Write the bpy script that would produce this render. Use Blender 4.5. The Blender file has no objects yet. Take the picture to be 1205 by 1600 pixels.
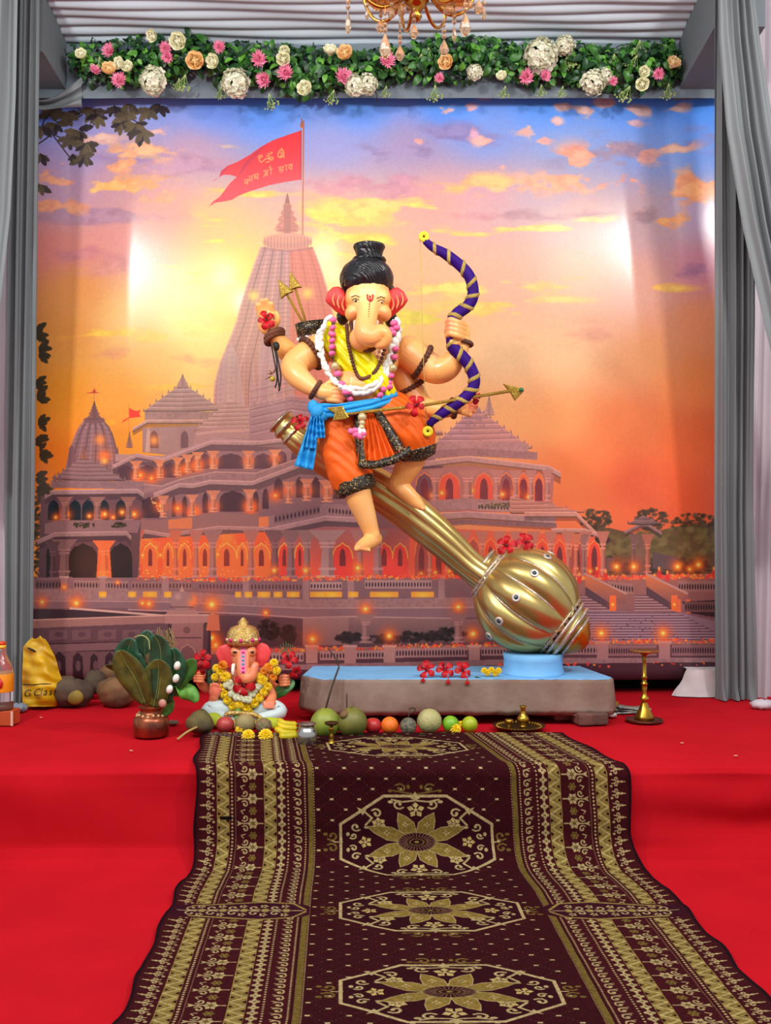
import bpy, math, random, numpy as np
from mathutils import Vector as V, Matrix, Quaternion
sc = bpy.context.scene
COL = sc.collection
random.seed(7); RNG = np.random.default_rng(7)
F = 1600.0; CY0 = -1.26                      # focal length in photo pixels (horizon at row 826), camera distance
cam = bpy.data.cameras.new('camera'); camo = bpy.data.objects.new('camera', cam); COL.objects.link(camo)
camo.location = (0, CY0, 1.5); camo.rotation_euler = (math.pi/2, 0, 0)
cam.sensor_fit = 'VERTICAL'; cam.sensor_height = 36; cam.lens = F/1600*36; cam.shift_y = 26/1600
cam.clip_start = .05; sc.camera = camo
w = bpy.data.worlds.new('hall_light'); sc.world = w; w.use_nodes = True
wb = w.node_tree.nodes['Background']; wb.inputs[0].default_value = (.93, .95, 1, 1); wb.inputs[1].default_value = .50
def light(name, typ, loc, to, energy, size, col=(1, 1, 1), size_y=None):
    l = bpy.data.lights.new(name, typ); l.energy = energy; l.color = col
    if typ == 'AREA':
        l.shape = 'RECTANGLE' if size_y else 'DISK'; l.size = size
        if size_y: l.size_y = size_y
    o = bpy.data.objects.new(name, l); COL.objects.link(o); o.location = loc
    o.rotation_euler = (V(to)-V(loc)).to_track_quat('-Z', 'Y').to_euler(); return o
light('hall_ceiling_light', 'AREA', (0, .6, 4.75), (0, 4.6, 1.0), 105, 4.5, (1, .98, .95), 1.6)
light('flood_lamp', 'AREA', (-2.50, 1.5, 4.056), (-.6, 5.4, 1.9), 64, .34, (1, .96, .9))
light('flood_lamp', 'AREA', (2.435, 1.5, 4.39), (.6, 5.4, 1.9), 64, .34, (1, .96, .9))
sc.view_settings.view_transform = 'Standard'; sc.view_settings.look = 'None'
sc.view_settings.gamma = 1; sc.view_settings.use_curve_mapping = False
sc.view_settings.exposure = .35
sc.cycles.use_denoising = True
sc.cycles.max_bounces = 6

# ---------------------------------------------------------------- helpers
def D(Y): return (Y-CY0)/F                   # metres per photo pixel at depth Y
def P(px, py, Y): return V(((px-602.5)*D(Y), Y, 1.5-(py-826)*D(Y)))
def G(px, py, z=.43):
    Y = F*(1.5-z)/(py-826)+CY0; return V(((px-602.5)*D(Y), Y, z))
def lin(c):
    return tuple((x/12.92 if x <= .04045 else ((x+.055)/1.055)**2.4) for x in (v/255 for v in c))
def nz(a): a = np.asarray(a, float); return a/(np.linalg.norm(a)+1e-12)
def catmull(pts, n):
    p = np.asarray(pts, float); m = len(p); out = []
    for i in range(m-1):
        a, b, c, d = p[max(i-1, 0)], p[i], p[i+1], p[min(i+2, m-1)]
        for t in np.linspace(0, 1, n, endpoint=False):
            out.append(.5*(2*b+(c-a)*t+(2*a-5*b+4*c-d)*t*t+(3*b-a-3*c+d)*t**3))
    out.append(p[-1]); return np.array(out)
def rotz(n, roll=0):                         # rotation taking +Z to direction n
    return V((0, 0, 1)).rotation_difference(V(n)).to_matrix() @ Matrix.Rotation(roll, 3, 'Z')
class MB:
    def __init__(s): s.v = []; s.f = []; s.uv = None
    def add(s, vs, fs):
        o = len(s.v); s.v += [tuple(map(float, x)) for x in vs]; s.f += [tuple(i+o for i in f) for f in fs]; return s
    def tube(s, pts, r, n=10, cap=True, closed=False, radial=None, squash=None, ref=None):
        p = np.asarray([tuple(x) for x in pts], float); m = len(p)
        r = np.full(m, r, float) if np.isscalar(r) else np.asarray(r, float)
        if closed: t = np.roll(p, -1, 0)-np.roll(p, 1, 0)
        else: t = np.gradient(p, axis=0)
        t /= np.linalg.norm(t, axis=1)[:, None]+1e-12
        ref = np.array(ref if ref is not None else ([0, 0, 1.] if abs(t[0][2]) < .9 else [1., 0, 0]))
        u = nz(np.cross(t[0], ref)); vs = []; an = np.linspace(0, 2*math.pi, n, endpoint=False)
        for i in range(m):
            u = nz(u-t[i]*np.dot(u, t[i])); w_ = np.cross(t[i], u)
            rr = r[i]*(np.array([radial(i/(m-1), a) for a in an]) if radial else np.ones(n))
            sq = squash if squash else 1
            for a, q in zip(an, rr): vs.append(p[i]+u*math.cos(a)*q+w_*math.sin(a)*q*sq)
        fs = []
        for i in range(m if closed else m-1):
            j = (i+1) % m
            for k in range(n):
                l = (k+1) % n; fs.append((i*n+k, i*n+l, j*n+l, j*n+k))
        if cap and not closed:
            vs.append(p[0]-t[0]*r[0]*.35); vs.append(p[-1]+t[-1]*r[-1]*.35); a = m*n
            for k in range(n):
                l = (k+1) % n; fs.append((a, l, k)); fs.append((a+1, (m-1)*n+k, (m-1)*n+l))
        return s.add(vs, fs)
    def ell(s, c, r, n=16, m=10, R=None, f=None):
        c = np.asarray(tuple(c)); r = np.asarray((r, r, r) if np.isscalar(r) else r, float); vs = []; fs = []
        for i in range(m+1):
            ph = math.pi*i/m
            for k in range(n):
                th = 2*math.pi*k/n
                d = np.array((math.sin(ph)*math.cos(th), math.sin(ph)*math.sin(th), math.cos(ph)))
                q = d*r*(f(th, ph) if f else 1)
                if R is not None: q = np.array(R @ V(q))
                vs.append(c+q)
        for i in range(m):
            for k in range(n):
                l = (k+1) % n
                if i == 0: fs.append((k, (i+1)*n+k, (i+1)*n+l))
                elif i == m-1: fs.append((i*n+k, (i+1)*n+k, i*n+l))
                else: fs.append((i*n+k, (i+1)*n+k, (i+1)*n+l, i*n+l))
        return s.add(vs, fs)
    def lathe(s, c, prof, n=24, R=None, f=None):
        c = np.asarray(tuple(c)); vs = []; m = len(prof)
        for i, (r, z) in enumerate(prof):
            for k in range(n):
                th = 2*math.pi*k/n; rr = r*(f(th, i/(m-1)) if f else 1)
                q = V((rr*math.cos(th), rr*math.sin(th), z))
                if R is not None: q = R @ q
                vs.append(c+np.array(q))
        fs = [(i*n+k, i*n+(k+1) % n, (i+1)*n+(k+1) % n, (i+1)*n+k) for i in range(m-1) for k in range(n)]
        if prof[0][0] > 1e-5: fs.append(tuple(range(n-1, -1, -1)))
        if prof[-1][0] > 1e-5: fs.append(tuple((m-1)*n+k for k in range(n)))
        return s.add(vs, fs)
    def box(s, c, d, R=None):
        vs = []
        for x in (-.5, .5):
            for y in (-.5, .5):
                for z in (-.5, .5):
                    q = V((x*d[0], y*d[1], z*d[2])); q = R @ q if R is not None else q
                    vs.append(V(c)+q)
        return s.add(vs, [(0, 1, 3, 2), (4, 6, 7, 5), (0, 4, 5, 1), (2, 3, 7, 6), (0, 2, 6, 4), (1, 5, 7, 3)])
    def slab(s, pts, off):                   # closed outline swept by a vector
        n = len(pts); off = V(off); a = [V(p) for p in pts]
        return s.add(a+[p+off for p in a], [tuple(range(n)), tuple(range(2*n-1, n-1, -1))]+[(i, i+n, (i+1) % n+n, (i+1) % n) for i in range(n)])
    def grid(s, fn, nu, nv):                 # fn(u, v) -> point, u,v in 0..1
        vs = [fn(i/nu, j/nv) for j in range(nv+1) for i in range(nu+1)]
        return s.add(vs, [(j*(nu+1)+i, j*(nu+1)+i+1, (j+1)*(nu+1)+i+1, (j+1)*(nu+1)+i) for j in range(nv) for i in range(nu)])
    def petal(s, L, W, az, tilt, curl=.3, n=4, cup=.15, base=0, z0=0, shape=None):
        vs = []; ca, sa = math.cos(az), math.sin(az)
        for i in range(n+1):
            t = i/n; a = tilt+curl*t; wd = W*(shape(t) if shape else math.sin(math.pi*(.12+.80*t))**.8)
            x = base+L*t*math.cos(a); z = z0+L*t*math.sin(a)
            for q in (-1, 0, 1):
                y = q*wd*.5; zz = z+abs(q)*cup*wd
                vs.append((x*ca-y*sa, x*sa+y*ca, zz))
        return s.add(vs, [(i*3+k, i*3+k+1, i*3+k+4, i*3+k+3) for i in range(n) for k in (0, 1)])
    def mesh(s, name, smooth=True):
        me = bpy.data.meshes.new(name); me.from_pydata(s.v, [], s.f)
        me.polygons.foreach_set('use_smooth', [smooth]*len(me.polygons)); me.update(); return me
ORG = {}
def tag(o, label=None, cat=None, group=None, kind=None):
    for k, v in (('label', label), ('category', cat), ('group', group), ('kind', kind)):
        if v: o[k] = v
    return o
def thing(name, label, cat, loc=(0, 0, 0), group=None):
    o = bpy.data.objects.new(name, None); COL.objects.link(o); o.location = loc; o.empty_display_size = .05
    ORG[o] = V(loc); return tag(o, label, cat, group)
def part(par, name, mb, mat, smooth=True, label=None, edge=None):     # mb in world coordinates
    o0 = ORG[par] if par else V((0, 0, 0))
    me = mb if isinstance(mb, bpy.types.Mesh) else mb.mesh(name, smooth)
    if par: me.transform(Matrix.Translation(-o0))
    if mat and not me.materials: me.materials.append(mat)
    o = bpy.data.objects.new(name, me); COL.objects.link(o)
    if par: o.parent = par
    ORG[o] = o0
    if label: o['label'] = label
    if edge:
        b = o.modifiers.new('edge', 'BEVEL'); b.width = edge; b.segments = 2; b.limit_method = 'ANGLE'
    return o
def solo(name, mb, mat, label, cat, group=None, smooth=True, kind=None, edge=None, loc=None):
    me = mb if isinstance(mb, bpy.types.Mesh) else mb.mesh(name, smooth)
    if loc is None:
        c = np.array([v.co for v in me.vertices]); loc = V(((c[:, 0].min()+c[:, 0].max())/2, (c[:, 1].min()+c[:, 1].max())/2, c[:, 2].min()))
    me.transform(Matrix.Translation(-V(loc)))
    if mat and not me.materials: me.materials.append(mat)
    o = bpy.data.objects.new(name, me); COL.objects.link(o); o.location = loc; ORG[o] = V(loc)
    if edge:
        b = o.modifiers.new('edge', 'BEVEL'); b.width = edge; b.segments = 2; b.limit_method = 'ANGLE'
    return tag(o, label, cat, group, kind)
def inst(name, me, par, loc, R=None, s=1.0):  # shared mesh, loc in world coordinates
    o = bpy.data.objects.new(name, me); COL.objects.link(o)
    M = (R if R is not None else Matrix.Identity(3)).to_4x4() @ Matrix.Diagonal((s, s, s, 1) if np.isscalar(s) else (*s, 1))
    off = V(loc)-(ORG[par] if par else V((0, 0, 0)))
    o.matrix_local = Matrix.Translation(off) @ M
    if par: o.parent = par
    ORG[o] = V(loc); return o
def struct(name, mb, mat, smooth=True): return tag(part(None, name, mb, mat, smooth), kind='structure')

# ---------------------------------------------------------------- materials
MATS = {}
def mat(name, col, rough=.5, metal=0, spec=.5, var=.12, vscale=8, bump=0, bscale=60, col2=None, coat=0, sheen=0, trans=0, attr=None, wave=None, glit=0, emis=0):
    if name in MATS: return MATS[name]
    m = bpy.data.materials.new(name); m.use_nodes = True; MATS[name] = m
    nt = m.node_tree; N = nt.nodes; L = nt.links; b = N['Principled BSDF']
    b.inputs['Roughness'].default_value = rough; b.inputs['Metallic'].default_value = metal
    b.inputs['Specular IOR Level'].default_value = spec; b.inputs['Coat Weight'].default_value = coat
    b.inputs['Sheen Weight'].default_value = sheen; b.inputs['Transmission Weight'].default_value = trans
    c = lin(col); c2 = lin(col2) if col2 and not glit else tuple(x*(1-var*2) for x in c)
    tc = N.new('ShaderNodeTexCoord'); no = N.new('ShaderNodeTexNoise'); no.inputs['Scale'].default_value = vscale
    no.inputs['Detail'].default_value = 4; L.new(tc.outputs['Object'], no.inputs['Vector'])
    mr = N.new('ShaderNodeMapRange'); mr.inputs[1].default_value = .35; mr.inputs[2].default_value = .65
    L.new(no.outputs['Fac'], mr.inputs[0])
    mx = N.new('ShaderNodeMix'); mx.data_type = 'RGBA'; L.new(mr.outputs[0], mx.inputs[0])
    mx.inputs[6].default_value = (*c, 1); mx.inputs[7].default_value = (*c2, 1); out = mx.outputs[2]
    if attr:
        at = N.new('ShaderNodeAttribute'); at.attribute_name = attr; out = at.outputs['Color']
    if glit:                                  # glitter: tiny cells with their own value
        vo = N.new('ShaderNodeTexVoronoi'); vo.inputs['Scale'].default_value = glit; L.new(tc.outputs['Object'], vo.inputs['Vector'])
        sp = N.new('ShaderNodeSeparateColor'); L.new(vo.outputs['Color'], sp.inputs[0])
        r = N.new('ShaderNodeMapRange'); r.inputs[1].default_value = .8; r.inputs[2].default_value = 1.0; L.new(sp.outputs[0], r.inputs[0])
        m2 = N.new('ShaderNodeMix'); m2.data_type = 'RGBA'; L.new(r.outputs[0], m2.inputs[0]); L.new(out, m2.inputs[6])
        m2.inputs[7].default_value = (*lin(col2 or col), 1); out = m2.outputs[2]
        nb = N.new('ShaderNodeBump'); nb.inputs['Strength'].default_value = .6; nb.inputs['Distance'].default_value = .003
        L.new(sp.outputs[1], nb.inputs['Height']); L.new(nb.outputs[0], b.inputs['Normal'])
    L.new(out, b.inputs['Base Color'])
    if emis:
        L.new(out, b.inputs['Emission Color']); b.inputs['Emission Strength'].default_value = emis
    if bump and not glit:
        if wave:
            n2 = N.new('ShaderNodeTexWave'); n2.inputs['Scale'].default_value = bscale; n2.inputs['Distortion'].default_value = 3; n2.inputs['Detail'].default_value = 2
            n2.bands_direction = wave; h = n2.outputs['Fac']
        else:
            n2 = N.new('ShaderNodeTexNoise'); n2.inputs['Scale'].default_value = bscale; n2.inputs['Detail'].default_value = 5; h = n2.outputs['Fac']
        L.new(tc.outputs['Object'], n2.inputs['Vector'])
        bn = N.new('ShaderNodeBump'); bn.inputs['Strength'].default_value = bump; bn.inputs['Distance'].default_value = .01
        L.new(h, bn.inputs['Height']); L.new(bn.outputs[0], b.inputs['Normal'])
    return m
def print_mat(name, arr, rough, spec, gain, bump=0, bscale=200, wave=None):
    h, wd = arr.shape[:2]
    img = bpy.data.images.new(name, wd, h); a = np.ones((h, wd, 4), np.float32); a[..., :3] = np.clip(arr[::-1], 0, 1)
    img.pixels.foreach_set(a.ravel()); img.update(); img.pack()
    m = mat(name, (128, 128, 128), rough, 0, spec, bump=bump, bscale=bscale, wave=wave); nt = m.node_tree
    t = nt.nodes.new('ShaderNodeTexImage'); t.image = img; t.extension = 'EXTEND'
    uv = nt.nodes.new('ShaderNodeUVMap'); uv.uv_map = 'print'; nt.links.new(uv.outputs[0], t.inputs[0])
    mu = nt.nodes.new('ShaderNodeMix'); mu.data_type = 'RGBA'; mu.blend_type = 'MULTIPLY'; mu.inputs[0].default_value = 1
    nt.links.new(t.outputs[0], mu.inputs[6]); mu.inputs[7].default_value = (gain, gain, gain, 1)
    nt.links.new(mu.outputs[2], nt.nodes['Principled BSDF'].inputs['Base Color']); return m
def set_uv(me, uvs):                          # uvs per vertex
    l = me.uv_layers.new(name='print'); idx = np.empty(len(me.loops), np.int32); me.loops.foreach_get('vertex_index', idx)
    l.data.foreach_set('uv', np.asarray(uvs, np.float32)[idx].ravel())

# ---------------------------------------------------------------- flat print painter (numpy)
class Cv:
    def __init__(s, x0, y0, x1, y1, sc_, base):
        s.x0, s.y0, s.s = x0, y0, sc_; s.W = int((x1-x0)*sc_); s.H = int((y1-y0)*sc_)
        s.a = np.empty((s.H, s.W, 3), np.float32); s.a[:] = np.array(base)/255
        s.yy, s.xx = np.mgrid[0:s.H, 0:s.W].astype(np.float32); s.xx = s.xx/sc_+x0; s.yy = s.yy/sc_+y0
    pad = 0
    def bb(s, xa, ya, xb, yb):
        ya -= s.pad; yb += s.pad
        i0 = max(int((xa-s.x0)*s.s)-1, 0); i1 = min(int((xb-s.x0)*s.s)+2, s.W); j0 = max(int((ya-s.y0)*s.s)-1, 0); j1 = min(int((yb-s.y0)*s.s)+2, s.H)
        return (slice(j0, j1), slice(i0, i1)) if i1 > i0 and j1 > j0 else None
    def mix(s, b, m, col, y0=None, y1=None):
        if isinstance(col[0], (tuple, list)):
            t = np.clip((s.yy[b]-y0)/max(y1-y0, 1e-3), 0, 1)[..., None]; c = np.array(col[0])/255*(1-t)+np.array(col[1])/255*t
        else: c = np.array(col, np.float32)/255
        m = m[..., None]; s.a[b] = s.a[b]*(1-m)+c*m
    def mask(s, pts, b):
        x, y = s.xx[b], s.yy[b]; ins = np.zeros(x.shape, bool); n = len(pts)
        for i in range(n):
            (ax, ay), (bx, by) = pts[i], pts[(i+1) % n]
            if ay == by: continue
            ins ^= ((ay > y) != (by > y)) & (x < (bx-ax)*(y-ay)/(by-ay)+ax)
        return ins.astype(np.float32)
    def poly(s, pts, col, al=1.0, tex=None):
        xs = [p[0] for p in pts]; ys = [p[1] for p in pts]; b = s.bb(min(xs), min(ys), max(xs), max(ys))
        if b is None: return
        m = s.mask(pts, b)*al
        if tex is not None: m = m*tex[b]
        s.mix(b, m, col, min(ys), max(ys))
    def rect(s, x0, y0, x1, y1, col, al=1.0): s.poly([(x0, y0), (x1, y0), (x1, y1), (x0, y1)], col, al)
    def line(s, pts, w_, col, al=1.0):
        h = w_/2; soft = .6/s.s
        for (ax, ay), (bx, by) in zip(pts[:-1], pts[1:]):
            b = s.bb(min(ax, bx)-h-1, min(ay, by)-h-1, max(ax, bx)+h+1, max(ay, by)+h+1)
            if b is None: continue
            dx, dy = bx-ax, by-ay; t = np.clip(((s.xx[b]-ax)*dx+(s.yy[b]-ay)*dy)/(dx*dx+dy*dy+1e-9), 0, 1)
            d = np.hypot(s.xx[b]-ax-t*dx, s.yy[b]-ay-t*dy); s.mix(b, np.clip((h-d)/soft*.5+.5, 0, 1)*al, col)
    def ell(s, x, y, rx, ry, col, al=1.0, soft=.15):
        b = s.bb(x-rx*1.1, y-ry*1.1, x+rx*1.1, y+ry*1.1)
        if b is None: return
        d = np.hypot((s.xx[b]-x)/rx, (s.yy[b]-y)/ry); s.mix(b, np.clip((1-d)/soft, 0, 1)*al, col)
    def glow(s, x, y, r, col, al=1.0, ry=None):
        ry = ry or r; b = s.bb(x-r*2.2, y-ry*2.2, x+r*2.2, y+ry*2.2)
        if b is None: return
        d = ((s.xx[b]-x)/r)**2+((s.yy[b]-y)/ry)**2; s.mix(b, np.clip(np.exp(-d*1.2)-.003, 0, 1)*al, col)
def vnoise(h, wd, cx, cy, seed):              # one octave of smooth value noise
    r = np.random.default_rng(seed); gx = max(int(wd/cx)+3, 3); gy = max(int(h/cy)+3, 3); g = r.random((gy, gx)).astype(np.float32)
    y = np.arange(h)/cy; x = np.arange(wd)/cx; y0 = y.astype(int); x0 = x.astype(int); fy = (y-y0); fx = (x-x0)
    fy = (fy*fy*(3-2*fy))[:, None].astype(np.float32); fx = (fx*fx*(3-2*fx))[None, :].astype(np.float32)
    a = g[y0][:, x0]; b = g[y0][:, x0+1]; c = g[y0+1][:, x0]; d = g[y0+1][:, x0+1]
    return (a*(1-fx)+b*fx)*(1-fy)+(c*(1-fx)+d*fx)*fy
def fbm(h, wd, cx, cy, oc, seed):
    o = np.zeros((h, wd), np.float32); am = 1; tot = 0
    for i in range(oc):
        o += am*vnoise(h, wd, cx/2**i, cy/2**i, seed+i); tot += am; am *= .5
    return o/tot
# ---------------------------------------------------------------- the setting
RED = mat('red_carpet', (189, 23, 35), .95, spec=.03, var=.05, vscale=3, bump=.15, bscale=300)
GREY = mat('grey_fabric', (122, 128, 131), .8, spec=.25, var=.05, vscale=2, bump=.08, bscale=300)
GREY2 = mat('grey_lining', (112, 121, 126), .75, spec=.25, var=.04, vscale=2)
PALE = mat('pale_fabric', (205, 196, 204), .75, spec=.25, var=.05, vscale=2)
DARK = mat('dark_wall', (22, 18, 18), .9, spec=.1)
struct('floor', MB().grid(lambda u, v: ((u-.5)*9, -5+v*10.7, 0), 8, 8), RED)
struct('wall_back', MB().box((0, 5.86, 2.7), (9, .06, 5.4)), DARK, False)
# stage platform under red carpeting; the cloth sags between its pins along the front edge
def stage_pt(u, v):
    x = (u-.5)*7.6
    path = [(5.66, .03), (5.62, .43), (4.2, .43), (3.56, .43), (3.44, .428), (3.375, .418), (3.35, .395), (3.34, .34), (3.335, .2), (3.33, .07), (3.30, .02), (3.24, .006), (3.0, -.002)]
    t = v*(len(path)-1); i = min(int(t), len(path)-2); f = t-i
    y = path[i][0]*(1-f)+path[i+1][0]*f; z = path[i][1]*(1-f)+path[i+1][1]*f
    if .02 < z < .42 and y < 3.42:
        k = math.sin((z-.0)/.43*math.pi)
        y -= k*(.028*math.sin(x*2.6+.7)+.016*math.sin(x*5.3+z*9)+.02*math.exp(-((x+1.55)/.05)**2)-.03*max(0, 1-abs(x-1.62)/.8)*math.cos((z-.12-abs(x-1.62)*.16)*22))
    if y > 3.5 and z > .4: z += -.006+.004*math.sin(x*3.1+y*2)*math.sin(y*4+x)
    return (x, y, z)
tag(part(None, 'stage', MB().grid(stage_pt, 150, 72), RED), 'low stage platform covered in red carpeting in front of the temple backdrop', 'stage')
# fabric beams along both sides of the stage top, and the beam behind the flowers
def side_beam(sx, x, name, y0):
    m = MB()
    m.slab([(sx*x, y0, 4.30+(5.5-y0)*.081), (sx*x, 5.5, 4.30), (sx*x, 5.5, 4.72), (sx*x, y0, 4.85+(4.86-y0)*.2)], (sx*.29, 0, 0)); return struct(name, m, GREY2, False)
side_beam(-1, 2.05, 'trim_1', 4.86); side_beam(1, 1.885, 'trim_2', 4.6)
def pel(u, v):
    x = -2.33+u*4.49; z = 4.258+v*.5
    return (x, 5.33+.012*math.sin(z*26)+.004*math.sin(x*9)-.02*(1-v), z)
struct('trim_3', MB().grid(pel, 60, 16), mat('pelmet_fabric', (118, 130, 140), .8, spec=.25, var=.05, vscale=2))
def ceil_pt(u, v):
    x = -2.33+u*4.48; y = 5.36-v*2.0; ph = v*2.0/.078+.35*math.sin(x*.8+1)
    f = ph % 1; a = math.sin(math.pi*f)**.45
    return (x, y, 4.655+.2*(v*2)-.04*a+.006*math.sin(x*5+v*40))
struct('ceiling', MB().grid(ceil_pt, 40, 420), mat('ceiling_drape', (202, 216, 228), .8, spec=.25, var=.04, vscale=1.5))
def curtain(name, rows, nf, amp, m, seed, label=None, foot=0):
    ys = [r[0] for r in rows]; rr = random.Random(seed); ph = [rr.random()*6.28 for _ in range(6)]
    def fn(u, v):
        py = ys[0]+(ys[-1]-ys[0])*v
        xl = np.interp(py, ys, [r[1] for r in rows]); xr = np.interp(py, ys, [r[2] for r in rows]); Y = np.interp(py, ys, [r[3] for r in rows])
        w_ = u+.05*math.sin(u*9+ph[0]+v*1.5)
        q = math.sin(w_*nf*2*math.pi+ph[1]+.5*math.sin(v*3+ph[2]))+.45*math.sin(w_*nf*4.3*math.pi+ph[3]+v)+.2*math.sin(w_*nf*11+ph[4])
        p = P(xl+(xr-xl)*u, py, Y); p.y += amp*q
        if v > .985 and foot: p.y -= foot*(.4+.6*math.sin(u*19+ph[5])); p.z = max(p.z, .434)
        return p
    return part(None, name, MB().grid(fn, 110, 60), m)
c1 = curtain('stage_curtain', [(-60, 24, 66, 4.80), (400, 14, 60, 4.9), (800, 8, 56, 4.98), (1103, 8, 52, 4.97)], 3.0, .022, GREY, 1, foot=.03)
tag(c1, 'grey pleated stage curtain hanging straight at the left edge of the backdrop', 'curtain', 'grey stage curtains')
c2 = curtain('stage_curtain', [(-60, 1117, 1180, 4.52), (500, 1119, 1182, 4.76), (800, 1118, 1179, 4.98), (1094, 1119, 1184, 5.13)], 4.2, .022, GREY, 2, foot=.04)
tag(c2, 'grey pleated stage curtain hanging straight at the right edge of the backdrop', 'curtain', 'grey stage curtains')
c3 = curtain('stage_curtain', [(-60, -45, 30, 4.62), (150, -60, 25, 4.62), (330, -80, 16, 4.6), (480, -100, 0, 4.6), (700, -140, -25, 4.6)], 3.2, .025, GREY, 3)
tag(c3, 'grey curtain drawn aside to the left, outside the straight left curtain', 'curtain', 'grey stage curtains')
c4 = curtain('stage_curtain', [(-60, 1122, 1178, 4.42), (60, 1125, 1192, 4.42), (200, 1137, 1213, 4.42), (350, 1162, 1240, 4.42), (520, 1200, 1275, 4.42), (700, 1245, 1320, 4.42)], 4.4, .025, GREY, 4)
tag(c4, 'grey curtain drawn aside to the right, sweeping off from the top corner', 'curtain', 'grey stage curtains')
for nm, x0, x1, sd in (('wall_left', -160, 30, 5), ('wall_right', 1178, 1400, 6)):
    o = curtain(nm, [(-80, x0, x1, 5.3), (500, x0, x1, 5.28), (1075 if x0 < 0 else 1100, x0-8, x1+4, 5.25)], 7, .03, PALE, sd); tag(o, kind='structure')
# loose cloth below the beam ends
def sag(u, v):
    px = 38+u*90; y = 5.26-.03*math.sin(v*9)
    p = P(px, 150+v*16+10*math.sin(u*3.1)*(1-u*.9)-(u**3)*30*(1-v), y); p.y += .012*math.sin(v*14+u*6); return p
solo('cloth_swag', MB().grid(sag, 24, 14), GREY, 'grey gathered cloth tucked under the beam at the upper left corner', 'cloth')
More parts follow.
